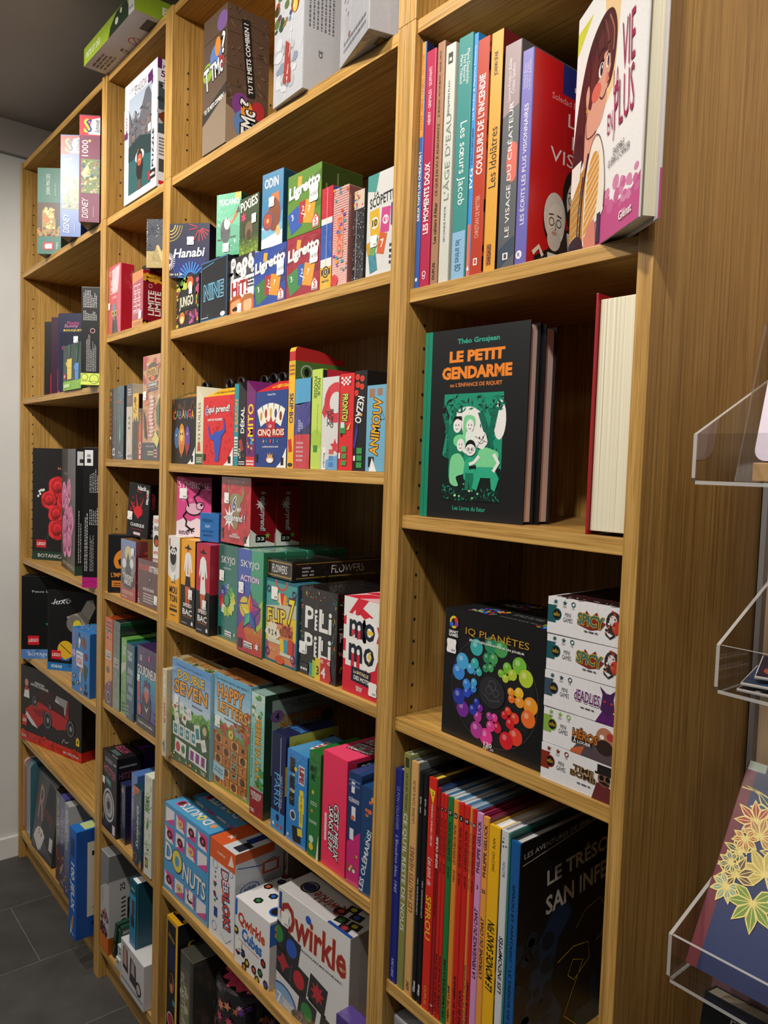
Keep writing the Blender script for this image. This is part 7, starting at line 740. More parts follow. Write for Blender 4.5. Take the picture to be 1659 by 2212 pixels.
book('teal hardback gift book with white page edges upon the white carton', 1.0050, .004, B6 + .1125, .040, .165, .125, '12566a', '12566a', S=[('X', .2, .86, .8, .9, 2, 'c8e0e8'), ('G', 0, 0, 1, .8, '1c7aa8', '2f9ac8', 5), ('E', .5, .4, .3, .1, '3a4048'), ('R', .25, .3, .75, .42, '2c2c34'), ('R', .4, .5, .8, .72, '4a4448')], cat='book', name='hardback_book', rx=0, CR=[('R', 0, 0, 1, 1, '0f4c5e'), ('R', .02, .0, .04, 1, '2a7a90'), ('E', .8, .3, .1, .08, '0a2c38')], page='e0e0e2')
# ================================================================ wide bookcase at the far left
G('green forest jigsaw box, leftmost of three jutting off the shelf', 'jigsaw puzzle', .304, -.029, J, .072, .254, .30, {'*': '20594c', 'F': '2a6a58', 'B': '1c2c2a'}, rot=49, name='jigsaw_puzzle_box', F=[('R', 0, 0, 1, 1, '2f6f5e'), ('R', 0, .21, 1, .6, 'a88a4a'), ('P', [(.0, .6), (0, .3), (.2, .24), (.2, .5), (.35, .56), (.5, .48), (.7, .5), (.8, .3), (1, .34), (1, .6)], '4a3420'), ('B', .3, .3, .7, .54, 26, ['e0d890', 'c8c070', 'd8c87a'], .07, 3), ('B', 0, .2, 1, .3, 30, ['5a3c22', 'c8702c', '7a4a28'], .06, 4), ('E', .38, .4, .12, .04, 'c8783a'), ('L', [(.78, .24), (.8, .42)], .04, '2a6a5a'), ('T', '2000 PIECES', .45, .81, .15, .24, 'd8e0d8', 90, 0), ('X', .74, .68, .8, .9, 1, 'b8c8c0', 3, True), ('S', .3, .86, .12, 4, '2f7a64', .7), ('R', .24, .05, .7, .14, 'b83038'), ('E', .4, .09, .08, .03, 'e8e0e0'), ('R', .46, .065, .62, .12, 'e8e0e0'), ('T', 'PUZZLE', .84, .1, .08, .08, 'c8d8d0', 90)])
def sch(bg, bg2, seed): return [('R', 0, 0, 1, 1, bg), ('R', 0, .81, 1, .99, 'd01c28'), ('P', [(.42, .82), (1, .82), (1, .98), (.6, .96)], 'f0eef0'), ('T', 'S', .42, .9, .13, .3, '2a52b0', 0, 1), ('T', 'S', .36, .9, .13, .3, 'e8c82c', 0, 1), ('T', 'S', .48, .9, .12, .26, '20207a', 0, 0), ('T', 'Schmidt', .86, .9, .22, .12, '1c1c24', 90, 1, .2), ('T', '1000', .28, .69, .3, .15, 'f0eef0', 90, 0), ('S', .5, .76, .08, 4, 'e8c060', .7), ('R', .1, .27, 1, .59, '6a7a4a'), ('B', .12, .28, .98, .58, 80, ['8a9a5a', '4a6a3c', 'c8b060', '3a4a6a', 'a86a4a', 'e0d090', '5a7a90', 'c88aa0'], .07, seed), ('P', [(.1, .45), (.4, .54), (.5, .5), (.3, .4)], 'd8c890'), ('T', 'DISNEY', .3, .13, .3, .19, 'e8e4e8', 90, 0, .25), ('X', .7, .05, .76, .2, 1, 'c8c0d0', 3, True)]
G('blue fairy-tale jigsaw box, middle one of three on its shelf', 'jigsaw puzzle', .545, -.035, J, .057, .275, .28, {'*': '2c4f8a', 'B': '2a2030'}, rot=50, name='jigsaw_puzzle_box', F=sch('3d63a4', '', 4))
G('burgundy fairy-tale jigsaw box touching the upright', 'jigsaw puzzle', .7195, -.041, J, .052, .270, .27, {'*': '5a1a38', 'B': '2a1824'}, rot=55, name='jigsaw_puzzle_box', F=sch('6e2044', '', 9))
# ---- A1
lego = lambda x, y, s=.1: [('R', x, y, x + s, y + s * .9, 'd8202a'), ('T', 'LEGO', x + s * .5, y + s * .45, s * .4, s * .85, W_, 0, 1, .2)]
G('slim black flower building set box, leftmost of the leaning row', 'building set', .172, .030, A1, .19, .241, .042, {'*': '18161a'}, rot=40, name='building_set_box', F=[('E', .36, .87, .08, .03, '7a6a3c'), ('T', 'Lucky', .35, .82, .03, .3, '5a5248')] + lego(.12, .04, .3) + [('E', .4, .52, .05, .03, 'e8e8ec')])
G('deep purple flower building set box, second of the leaning row', 'building set', .245, .030, A1, .19, .246, .036, {'*': '3a1430'}, rot=40, name='building_set_box', F=[('R', 0, 0, 1, .03, 'a83a80'), ('T', 'P', .4, .68, .05, .08, 'd8803a')] + lego(.12, .07, .3))
G('navy rabbit bouquet building set box with pink and yellow title', 'building set', .308, .032, A1, .19, .250, .034, {'*': '1a1f44'}, rot=38, name='building_set_box', F=[('R', 0, 0, 1, .05, 'c83a9a'), ('T', 'Petite', .27, .88, .04, .22, 'd84a8a', 0, 0, .2), ('T', 'Sunny', .24, .84, .05, .26, 'e890b8', 0, 0, .2), ('T', 'BOUQUET', .27, .79, .03, .34, 'e8c83a'), ('S', .48, .85, .05, 6, 'f0d890'), ('E', .15, .42, .05, .03, 'e8b83a')] + lego(.1, .08, .14))
G('dark navy blossom building set box half hidden by the potted plant one', 'building set', .380, .014, A1, .15, .180, .035, {'*': '20263c'}, rot=30, name='building_set_box', st=(.42, .88), sts=.018, F=[('T', 'Cherry', .2, .74, .08, .26, 'e05ab0', 0, 0, .2), ('S', .38, .78, .07, 5, 'f0b0c0'), ('T', 'BLOSSOMS', .27, .66, .035, .3, 'd8c83a')])
def pot(x, y, s, c): return [('P', [(x - .08 * s, y), (x + .08 * s, y), (x + .09 * s, y + .3 * s), (x - .09 * s, y + .3 * s)], c), ('E', x - .03 * s, y + .16 * s, .012, .014, '222'), ('E', x + .03 * s, y + .16 * s, .012, .014, '222'), ('L', [(x - .08 * s, y + .2 * s), (x - .13 * s, y + .26 * s)], .03 * s, c)] + [('L', [(x, y + .3 * s), (x + d_ * s, y + .68 * s)], .025 * s, '1f5a44') for d_ in (-.08, -.03, .02, .07)]
G('green building set box showing smiling yellow and blue plant pots', 'building set', .4665, .000, A1, .155, .128, .045, {'*': '1f3a30'}, name='building_set_box', F=[('G', 0, .18, 1, 1, '2c4a44', '1f3a34', 5), ('R', 0, 0, 1, .2, '8ac04a'), ('B', 0, .02, 1, .24, 40, ['a8d870', '5a9a3a', 'c8e890', 'e8c83a'], .03, 4, 'l')] + pot(.36, .24, 1.5, 'e8cf5a') + pot(.78, .2, 1.2, '5a94d8') + lego(.05, .26, .12) + [('R', .05, .06, .4, .14, 'c8e8a8')])
G('tall black set box with small print and a lime patterned foot', 'building set', .7215, -.033, A1, .050, .254, .27, {'*': '151517', 'B': '8aa83a'}, rot=50, name='building_set_box', F=[('X', .12, .79, .85, .97, 9, 'c8c8c8', 5, True), ('X', .12, .66, .85, .77, 9, 'c8c8c8', 6, True), ('O', .6, .555, .13, .03, 'd8a0a0'), ('X', .28, .14, .5, .6, 4, 'b8b8b8', 7, True), ('X', .5, .14, .82, .5, 6, 'b8b8b8', 8, True), ('R', 0, 0, 1, .12, 'd8e86a'), ('O', .7, .06, .25, .025, '3a4a2a'), ('O', .2, .08, .18, .025, '3a4a2a'), ('L', [(0, .04), (1, .035)], .02, '3a4a2a')])
# ---- A2
def rose(x, y, r, c, c2):
    hi = '%02x%02x%02x' % tuple(min(255, int(int(c[j:j + 2], 16) * 1.18 + 10)) for j in (0, 2, 4)); o = [('E', x, y, r, r * .64, c2)]
    for k in range(5): a = k * 1.257 + x * 9; o += [('E', x + r * .42 * math.cos(a), y + r * .27 * math.sin(a), r * .58, r * .37, c if k % 2 else hi)]
    for k, q in enumerate((.62, .44, .28)): o += [('E', x + r * .05 * k, y + r * .05 - r * .03 * k, r * q * 1.08, r * q * .7, c2), ('E', x + r * .05 * k, y + r * .09 - r * .03 * k, r * q, r * q * .62, (c, hi, c)[k])]
    return o
G('black rose bouquet building set box with red blossoms', 'building set', .067, .024, A2, .24, .375, .05, {'*': '151316'}, rot=33, name='building_set_box', F=[('T', 'Bouquet', .62, .82, .026, .38, 'c87a70', 0, 0), ('R', 0, 0, 1, .08, '1c3a2c'), ('T', 'BOTANICALS', .36, .04, .032, .52, 'e8e0e0', 0, 0), ('R', .07, .11, .24, .18, 'c8202a'), ('T', 'LEGO', .155, .145, .028, .14, W_, 0, 1, .2), ('B', .25, .15, .6, .35, 20, ['1f4a34', '16382a'], .06, 5, 'l')] + sum([[('E', .16 + .06 * math.cos(i), .6 + .03 * math.sin(i * 1.7), .018, 0, 'e8e8e8'), ('E', .62 + .07 * math.cos(i), .34 + .03 * math.sin(i * 1.3), .018, 0, 'e8e8e8')] for i in range(9)], []) + sum([rose(x, y, r, 'c42028', '7a0f14') for x, y, r in ((.42, .66, .15), (.7, .68, .11), (.28, .54, .13), (.55, .54, .14), (.4, .42, .13), (.7, .44, .12), (.42, .28, .15), (.72, .26, .13))], []))
G('black and grey pink-rose building set box facing the room', 'building set', .269, .058, A2, .238, .373, .045, {'*': '131214', 'F': '4a484a', 'T': '1a1a1c'}, rot=-8, name='building_set_box', F=[('R', 0, 0, .45, 1, '242224'), ('G', .45, 0, 1, 1, '4a4c48', '66646a', 5), ('T', 'Rose', .3, .8, .03, .25, '8a8488', 0, 0), ('T', 'BOTANICALS', .55, .05, .03, .8, 'c8ccc0', 0, 0)] + sum([rose(x, y, r, 'd87aa8', '9a3a70') for x, y, r in ((.2, .6, .2), (.55, .66, .16), (.4, .48, .2), (.7, .42, .2), (.25, .34, .18), (.6, .24, .2), (.3, .2, .16))], []) + [('B', .1, .1, .8, .75, 30, ['e8e4e8', '5a7a5a', 'b85a8a'], .025, 6)], R=[('R', 0, 0, 1, 1, '141315'), ('R', .1, .87, .75, .98, 'e4e4e6'), ('R', .25, .89, .55, .92, '333'), ('X', .2, .1, .45, .6, 2, 'b8b8b8', 5, True), ('X', .55, .2, .9, .8, 3, 'b8b8b8', 6, True), ('R', 0, 0, 1, .075, '1c3a2c')])
G('black building set box with tiny white text and magenta foot', 'building set', .7185, -.024, A2, .052, .376, .26, {'*': '141315', 'B': '8a1c6a'}, rot=52, name='building_set_box', F=[('R', .08, .87, .5, .98, 'e8e8ea'), ('R', .2, .89, .4, .92, '333'), ('R', .2, .93, .38, .95, '999'), ('X', .12, .12, .3, .58, 2, 'd0d0d0', 5, True), ('X', .38, .12, .6, .4, 3, 'a8a8a8', 6, True), ('X', .35, .68, .9, .86, 6, 'b8b8b8', 7, True), ('X', .35, .45, .9, .62, 6, 'b8b8b8', 8, True), ('R', 0, 0, 1, .075, 'b8207a'), ('L', [(0, .03), (.5, .05), (1, .02)], .02, '7a1050')])
# ---- A3
G('black peace lily building set box with pale blue foot', 'building set', .118, -.022, A3, .21, .277, .05, {'*': '111214'}, rot=56, name='building_set_box', F=[('E', .75, .55, .28, .25, '0f2440'), ('T', 'Peace Lily', .32, .81, .035, .32, 'c8ccd4', 0, 0), ('P', [(.4, .55), (.52, .58), (.6, .53), (.48, .52)], '3aa06a'), ('P', [(.36, .43), (.55, .46), (.6, .42), (.4, .4)], '1f7a4a'), ('R', 0, 0, 1, .115, '5a86c8'), ('B', 0, .01, 1, .11, 26, ['7aa4dc', '44689c'], .03, 5), ('T', 'BOTANICALS', .36, .055, .035, .5, 'e8eef4', 0, 0), ('R', .1, .17, .27, .28, 'd8202a'), ('T', 'LEGO', .185, .225, .04, .15, W_, 0, 1, .2), ('E', .6, .62, .05, .06, 'e8e8e0')])
G('black desk lamp building set box with bright blue foot', 'building set', .292, .011, A3, .215, .254, .05, {'*': '121214'}, rot=36, name='building_set_box', F=[('T', 'luxo', .24, .87, .07, .3, 'd8dce0', 8, 0, .3), ('L', [(.06, .83), (.36, .91)], .01, 'd8dce0'), ('P', [(.32, .68), (.4, .56), (.56, .48), (.66, .52), (.7, .66), (.62, .8), (.56, .76)], 'a8a29c'), ('P', [(.56, .76), (.66, .9), (.76, .92), (.8, .82), (.7, .66)], 'b8b2ac'), ('E', .45, .6, .13, .11, '7a746c'), ('E', .5, .58, .07, .07, 'e0d030'), ('L', [(.72, .62), (.86, .56), (.95, .48)], .03, '8a8680'), ('E', .31, .26, .14, .12, 'e8b82c'), ('P', [(.19, .2), (.3, .14), (.43, .2), (.36, .13), (.24, .13)], '2a6ac0'), ('L', [(.22, .33), (.4, .22)], .012, '2a2a2a'), ('R', 0, 0, 1, .095, '1f78c0'), ('B', .3, .01, 1, .09, 20, ['1a5a98', '2a88d0'], .03, 5), ('T', 'IDEAS', .16, .05, .035, .18, 'e8f0f8', 0, 1), ('R', .07, .14, .23, .25, 'd8202a'), ('T', 'LEGO', .15, .195, .04, .14, W_, 0, 1, .2), ('R', .88, .86, .98, .93, 'e8e8ea')])
G('white carton with a green leafy lid behind the sea memory game', 'gift box', .548, .112, A3, .15, .186, .07, {'*': 'c8c8c6', 'T': 'd4d4d0'}, T=[('B', .4, .1, .9, .8, 10, ['2f5a34', '3a7040'], .1, 5, 'l')], F=[('B', .5, .8, .9, 1, 5, ['2f5a34'], .1, 5, 'l')])
G('blue seaside memory game box covered in sea creatures', 'card game', .539, .008, A3, .1300, .183, .080, {'*': '2a70b8', 'T': '3a84c8', 'R': '1c5a9a'}, rot=3, st=(.47, .82), sts=.014, F=[('R', 0, 0, 1, 1, '3f86cc'), ('P', [(.04, .9), (.14, .96), (.1, .82), (.2, .74), (.06, .78)], 'd8624a'), ('E', .42, .84, .07, .12, '22242a'), ('E', .42, .8, .04, .09, 'e8e8e0'), ('E', .7, .82, .12, .1, '8a5a3a'), ('L', [(.6, .9), (.8, .74)], .03, '6a4028'), ('R', .26, .42, .64, .66, 'e8eaf0'), ('T', 'MÉMO DES', .45, .61, .04, .3, '3a5a9a'), ('T', 'BORDS\nDE MER', .45, .51, .1, .32, 'd83a44'), ('E', .12, .6, .1, .06, 'c8a8d8')] + [('L', [(.06 + i * .04, .56), (.12 + i * .05, .36)], .012, 'c8a8d8') for i in range(5)] + [('E', .8, .62, .09, .06, '7a3a5a'), ('P', [(.7, .5), (.9, .46), (.8, .22), (.7, .3)], '3a5a3a'), ('E', .56, .38, .06, .05, 'd88a5a'), ('E', .5, .26, .05, .09, 'c8ccd0'), ('E', .16, .24, .08, .03, '2a3a3a'), ('E', .16, .24, .04, .02, 'e0c8b0'), ('E', .36, .16, .08, .03, '2a3a3a'), ('E', .36, .16, .04, .02, 'e0c8b0'), ('E', .1, .1, .07, .03, '2a3a3a'), ('E', .8, .16, .05, .05, '3a4a34'), ('E', .56, .08, .07, .03, 'd8a080'), ('E', .22, .72, .05, .04, 'b8783a'), ('R', .72, .03, .9, .09, '1a1a20')], R=[('T', 'MÉMO DES', .6, .5, .3, .6, 'c8dcf0', 90, 0)], T=[('B', .05, .1, .95, .9, 26, ['e8d8a0', '22242a', 'd8845a', 'e8e8e8'], .06, 4, 'l')])
# ---- A4
car = [('P', [(.08, .42), (.2, .52), (.3, .58), (.5, .54), (.62, .52), (.78, .48), (.8, .36), (.62, .3), (.5, .34), (.4, .34), (.3, .24), (.2, .26), (.1, .34)], 'b81c20'), ('P', [(.2, .45), (.4, .5), (.52, .48), (.5, .42), (.3, .38)], '8a1216'), ('P', [(.1, .4), (.24, .28), (.3, .22), (.2, .24), (.08, .34)], 'd8d4d4'), ('P', [(.58, .66), (.6, .74), (.78, .72), (.8, .52), (.74, .52), (.72, .62)], 'd8d8da'), ('P', [(.74, .5), (.78, .72), (.81, .72), (.8, .48)], 'a81c20')] + [w for x, y, r in ((.24, .56, .05), (.46, .38, .075), (.83, .38, .07), (.5, .56, .03)) for w in (('E', x, y, r, r * 1.5, '1a1a1c'), ('O', x, y, r * .75, r * .14, '6a6a70', 1.4), ('E', x + .005, y, r * .3, r * .5, '8a8a90'))]
G('black racing car building set box with a red patterned foot', 'building set', .044, -.003, A4, .353, .257, .09, {'*': '121113', 'R': '101012'}, rot=15, name='building_set_box', F=[('G', 0, .2, 1, 1, '1c1414', '161416', 4), ('E', .5, .55, .3, .22, '33100f'), ('R', 0, 0, 1, .125, 'c81f1c'), ('B', 0, .01, 1, .12, 40, ['a81814', 'd8302a'], .03, 3), ('T', 'FERRARI F2004\n& MICHAEL SCHUMACHER', .32, .79, .07, .3, 'd8d4d4', -3), ('E', .1, .78, .03, .05, 'c88a70'), ('P', [(.05, .58), (.07, .7), (.14, .7), (.15, .58)], 'e0dcdc'), ('R', .07, .68, .13, .72, 'c81f1c')] + car + [('R', .03, .2, .11, .34, 'c8202a'), ('T', 'LEGO', .07, .27, .045, .07, W_, 0, 1, .2), ('T', 'ICONS', .06, .06, .04, .08, 'e8d8d8'), ('P', [(.92, .2), (.97, .2), (.97, .28), (.945, .31), (.92, .28)], 'e8cc2c'), ('P', [(.935, .22), (.955, .24), (.95, .29), (.94, .26)], '1a1a1a'), ('L', [(.7, .16), (.73, .22), (.76, .18), (.8, .2)], .006, 'ddd'), ('T', '18+ | 11375 | 735 pcs', .84, .05, .04, .24, W_)], R=[('R', 0, 0, 1, .125, 'a81814'), ('X', .2, .3, .9, .45, 5, '3a3a3e')])
# ---- A5
def rtin(label, x, y, z, w, h, d, c, edge, rot=0, F=()):
    """flat game tin standing on edge, with rounded corners"""
    rt = root('game_tin', label, 'game tin', (x, y, z + .0004), rot); r = .022; pf = []
    for cx, cy, a0 in ((d - r, r, -90), (d - r, h - r, 0), (r, h - r, 90), (r, r, 180)):
        for k in range(7): a = math.radians(a0 + k * 15); pf.append((cx + r * math.cos(a), cy + r * math.sin(a)))
    def shell(nm, x0, x1, off, col, m):
        p = [(((a - d / 2) * (1 + off) + d / 2), ((b - h / 2) * (1 + off) + h / 2)) for a, b in pf]; k = len(p); vv = [(x0, a, b) for a, b in p] + [(x1, a, b) for a, b in p]
        ff = [tuple(range(k))[::-1], tuple(range(k, 2 * k))] + [(i, (i + 1) % k, (i + 1) % k + k, i + k) for i in range(k)]
        return mesh(nm, vv, ff, m, rt, [lin(col)] * len(ff))
    shell('tin_body', 0, w * .6, -.012, c, print_mat('film')); shell('lid', w * .5, w, 0, edge, print_mat('film'))
    if F: A = Art(w, h); A.run(F); A.build('front_artwork', rt, FM('F', w, d, h))
rtin('pale pink and red rounded game tin at the far left of the bottom shelf', .020, .010, A5, .040, .262, .20, 'c8bcbc', 'b04048')
rtin('teal rounded game tin standing beside the pale pink one', .076, .006, A5, .052, .276, .20, '3a5a66', '44707c', F=[('L', [(.86, .08), (.86, .92)], .04, 'b0a070')])
G('grey rummy game case with large pink initial and fanned cards', 'board game', .144, .006, A5 + .0036, .195, .262, .04, {'*': '33383a', 'T': '4a5656'}, rot=2, rx=-5, F=[('R', 0, 0, 1, 1, '3c3e44'), ('R', .03, .04, .97, .97, '55565c'), ('P', [(.35, .25), (.97, .1), (.97, .9), (.6, .95)], '1f222c'), ('L', [(.04, .05), (.04, .96), (.96, .96)], .01, '8a7a5a'), ('T', 'R', .3, .62, .42, .26, 'b88a80', 0, 0, .1), ('T', 'ummy', .66, .5, .16, .44, '8a4a3c', -6, 0, .2)] + fan(.36, .06, .14, 5, 150, 60, ['e0dcd8'], .16, .24) + [('T', '2', .3, .26, .06, 0, '222'), ('T', '8', .42, .24, .06, 0, 'b83a3a', -20), ('R', .8, .16, .95, .32, 'd8d4d0')])
spn('black draughts game box with colourful lower spine', .400, .044, .285, {'*': '151316'}, [('T', 'JEU DE DAMES', .45, .72, .42, .42, 'c8c8cc', -90, 1), ('R', 0, 0, 1, .38, '5a1c1c'), ('B', 0, .02, 1, .36, 24, ['e08a3a', '2a1a14', 'c84a3a', '8a2a2c'], .14, 5, 'r')], z=A5, y=.008, d=.2, cat='board game')
spn('violet goose game box with colourful lower spine', .446, .048, .285, {'*': '3c3a80', 'T': '5a58a0'}, [('T', "JEU DE L'OIE", .45, .68, .42, .4, 'a8a8e0', -90, 1), ('R', 0, 0, 1, .36, '6a3a5a'), ('B', 0, .02, 1, .36, 30, ['e0c83a', '3a9a8a', 'c84a3a', '5a7ac8', 'e8e0d0'], .12, 7, 'e')], z=A5, y=.006, d=.2, cat='board game')
spn('pale blue backgammon game box with grey lid', .496, .045, .280, {'*': '7f90a8', 'T': 'c8c8c4', 'R': 'c0c0bc'}, [('T', 'BACKGAMMON', .45, .72, .4, .42, 'd8e0e8', -90, 1), ('G', 0, 0, 1, .5, '3a4a8a', '7a8eb0', 5), ('B', 0, .05, 1, .3, 12, ['c8a04a', '8a3a3a', 'd8d0c8'], .12, 7)], z=A5, y=.004, d=.2, cat='board game')
G('tiny dark green picture box lying flat on the backgammon box', 'card game', .500, .030, A5 + .2806, .150, .022, .10, {'*': '1c3020', 'T': '3a4a2c'}, T=[('B', .05, .05, .95, .95, 24, ['8a5a3c', 'c8a05a', '4a6a3a', '7a3a2c', 'd8c890'], .07, 5)], F=[('R', .1, .2, .9, .8, '142418')])
G('bright blue hundred-games box with cream picture panel, jutting out', 'board game', .700, -.046, A5, .053, .303, .25, {'*': '0f5cb8', 'T': '1a74d0', 'R': '0d4ea0'}, rot=2, name='board_game_box', F=[('R', 0, 0, 1, 1, '1262c0'), ('T', '100 JEUX', .46, .47, .6, .44, W_, -90, 1, .1), ('R', .25, .75, .75, .92, '0a3a7a'), ('P', [(.3, .02), (.6, .1), (.7, .22), (.5, .2)], 'c88a6a'), ('P', [(.2, 0), (.4, .06), (.36, .16)], 'd8e8d0'), ('L', [(.3, .06), (.7, .03)], .06, 'e8e4d8')], R=[('R', .12, .19, 1, .88, 'd8d2c0'), ('T', 'PETITS', .42, .77, .045, .5, '22242a'), ('O', .4, .6, .12, .03, '4a4a50'), ('L', [(.22, .5), (.55, .5), (.55, .7), (.22, .7), (.22, .5)], .01, '444')] + [('R', .22 + i * .05, .36 + j * .017, .27 + i * .05, .377 + j * .017, '222' if (i + j) % 2 else 'e8e4d8') for i in range(7) for j in range(7)] + [('P', [(.16, .27), (.3, .28), (.4, .3), (.3, .26)], '2a6ab0'), ('X', .2, .2, .6, .24, 2, '555'), ('T', 'COFFRET', .42, .12, .05, .5, '0a1c3a', 0, 1), ('X', .2, .03, .5, .05, 1, '0a1c3a')], T=[('R', .1, .1, .9, .3, 'c8d890'), ('B', .3, .35, .9, .95, 10, ['e8e4d8', '3a3a3a', 'c85a3a'], .12, 4, 'r')])
# ================================================================ acrylic book holders on the board at the right
ac = bpy.data.materials.new('clear_acrylic'); ac.use_nodes = True; t_ = ac.node_tree; t_.nodes.clear()
o_ = t_.nodes.new('ShaderNodeOutputMaterial'); m_ = t_.nodes.new('ShaderNodeMixShader'); tr = t_.nodes.new('ShaderNodeBsdfTransparent'); gl = t_.nodes.new('ShaderNodeBsdfGlossy'); fr = t_.nodes.new('ShaderNodeLayerWeight'); pw = t_.nodes.new('ShaderNodeMath'); pw.operation = 'POWER'; pw.inputs[1].default_value = 5.0; ad_ = t_.nodes.new('ShaderNodeMath'); ad_.operation = 'MULTIPLY_ADD'; ad_.inputs[1].default_value = .5; ad_.inputs[2].default_value = .05
tr.inputs[0].default_value = (.93, .925, .92, 1); gl.inputs['Roughness'].default_value = .04; t_.links.new(fr.outputs['Facing'], pw.inputs[0]); t_.links.new(pw.outputs[0], ad_.inputs[0])
t_.links.new(ad_.outputs[0], m_.inputs[0]); t_.links.new(tr.outputs[0], m_.inputs[1]); t_.links.new(gl.outputs[0], m_.inputs[2]); t_.links.new(m_.outputs[0], o_.inputs[0])
ace = mat('acrylic_cut_edge', Base_Color=(.62, .61, .59, 1), Roughness=.25, Alpha=.55)
def holder(label, x, y0, z, hl=.047, wdt=.24, yb=.285, slope=.42, by=.05, ba=20, bl=.15):
    rt = root('acrylic_book_holder', label, 'book holder', (x, y0, z)); t = .0035; D_ = yb - y0; ht = hl + D_ * slope
    def plate(nm, P, x0, x1):
        k = len(P); vv = [(x0, a, b) for a, b in P] + [(x1, a, b) for a, b in P]
        o = mesh(nm, vv, [tuple(range(k))[::-1], tuple(range(k, 2 * k))] + [(i, (i + 1) % k, (i + 1) % k + k, i + k) for i in range(k)], ac, rt)
        o.data.materials.append(ace); o.data.polygons.foreach_set('material_index', [0, 0] + [1] * k); return o
    P = [(.006, 0), (D_, 0), (D_, ht), (.0, hl), (0, .006)]
    plate('side_plate', P, 0, t); plate('side_plate', P, wdt - t, wdt)
    def flat(nm, b, faces):
        o = boxo(nm, b, ac, rt); o.data.materials.append(ace); o.data.polygons.foreach_set('material_index', [1 if i in faces else 0 for i in range(6)])
    flat('front_lip', (t + .0002, 0, t + .0002, wdt - t - .0002, t, hl), (4,)); flat('floor_plate', (t + .0002, .0002, 0, wdt - t - .0002, D_, t), (0,))
    a = math.radians(ba); c_, s_ = math.cos(a), math.sin(a); q = [(by, t + .0003), (by + bl * s_, t + bl * c_), (by + bl * s_ + t * c_, t + bl * c_), (by + t * c_, t + .0003)]
    plate('back_rest', q, t + .0002, wdt - t - .0002).data.polygons.foreach_set('material_index', [1, 1, 0, 1, 0, 1])
    return rt
holder('clear acrylic holder at eye height with a lavender notebook inside', 2.412, -.020, 1.4005, slope=.44, by=.0785, ba=16, bl=.17)
holder('clear acrylic holder in the middle with postcards fanned inside', 2.430, .012, 1.2000, slope=.52, by=.16, ba=12, bl=.16)
holder('clear acrylic holder at the bottom with the blue maple notebook', 2.420, -.029, .9220, slope=.36, by=.039, ba=33, bl=.17)
holder('clear acrylic holder lowest of all, holding two paperbacks', 2.415, -.020, .700, slope=.36, by=.0745, ba=14, bl=.16)
# lavender notebook with rounded corners
def slabr(name, w, h, d, r, col, parent, n=6):
    pf = []
    for cx, cy, a0 in ((w - r, r, -90), (w - r, h - r, 0), (r, h - r, 90), (r, r, 180)):
        for k in range(n): a = math.radians(a0 + k * 90 / (n - 1)); pf.append((cx + r * math.cos(a), cy + r * math.sin(a)))
    k = len(pf); return mesh(name, [(a, 0, b) for a, b in pf] + [(a, d, b) for a, b in pf], [tuple(range(k)), tuple(range(k, 2 * k))[::-1]] + [((i + 1) % k, i, i + k, (i + 1) % k + k) for i in range(k)], print_mat('card'), parent, [lin(col)] * (k + 2))
rt = root('rounded_notebook', 'pale lavender round-cornered card leaning in the top acrylic holder', 'notebook', (2.4365, .050, 1.425), 0, None, -16); slabr('cover', .13, .19, .006, .012, 'dccfe0', rt)
A = Art(.13, .19); A.run([('B', .1, .1, .9, .9, 14, ['c8b8d4', 'e8dcec'], .05, 4)]); A.build('cover_artwork', rt, FM('F', .13, .006, .19))
G('tan wooden block standing under the lavender card', 'wooden block', 2.4385, .046, 1.4045, .15, .0183, .020, 'c8a070', name='wooden_block')
# postcards in the middle holder
cd1 = G('dark purple tiger postcard lying on the fanned pile', 'postcard', 2.462, .024, 1.2185, .15, .003, .07, {'*': 'e8e4e4', 'T': '2c2038'}, rot=18, rx=5, name='postcard', T=[('E', .14, .3, .1, .2, 'b85a34'), ('E', .12, .26, .05, .1, 'f0e8e0'), ('B', .06, .14, .24, .5, 12, ['1c1414', 'e8e0d8', 'b8502c'], .02, 4, 'l'), ('B', .3, .6, .9, .9, 12, ['9a5aa8', 'c88a3a', '5a3a6a'], .04, 5, 'l'), ('R', .5, .1, .75, .5, 'e0d8a0', 10), ('E', .62, .3, .07, .1, 'd8a03a')])
G('blue and ochre flower postcard beneath the tiger one', 'postcard', 2.452, .018, 1.2110, .15, .003, .07, {'*': 'e8e4e4', 'T': '3a4a68'}, rot=12, rx=3, name='postcard', T=[('S', .2, .3, .16, 12, '2a6a94', .5), ('S', .2, .3, .08, 10, 'e8d8b0', .5), ('B', .3, .1, .95, .9, 26, ['c8a86a', '8a5a9a', '5a6a8a', 'e0d0c8'], .05, 6, 'l')])
G('black-edged postcard at the bottom of the fanned pile', 'postcard', 2.449, .017, 1.2048, .15, .003, .07, {'*': 'd8d4d4', 'T': '241f28'}, rot=6, name='postcard', T=[('B', .0, .0, .4, .4, 12, ['e8e8ea', '8a8a90'], .03, 6, 'r')])
G('orange winged creature card standing at the right of the postcards', 'postcard', 2.520, .148, 1.2045, .12, .115, .003, {'*': '8a3c28'}, rot=0, rx=-12, name='greeting_card', F=[('B', 0, 0, 1, 1, 30, ['a84a2c', '5a2418', 'c86a3a'], .12, 5)])
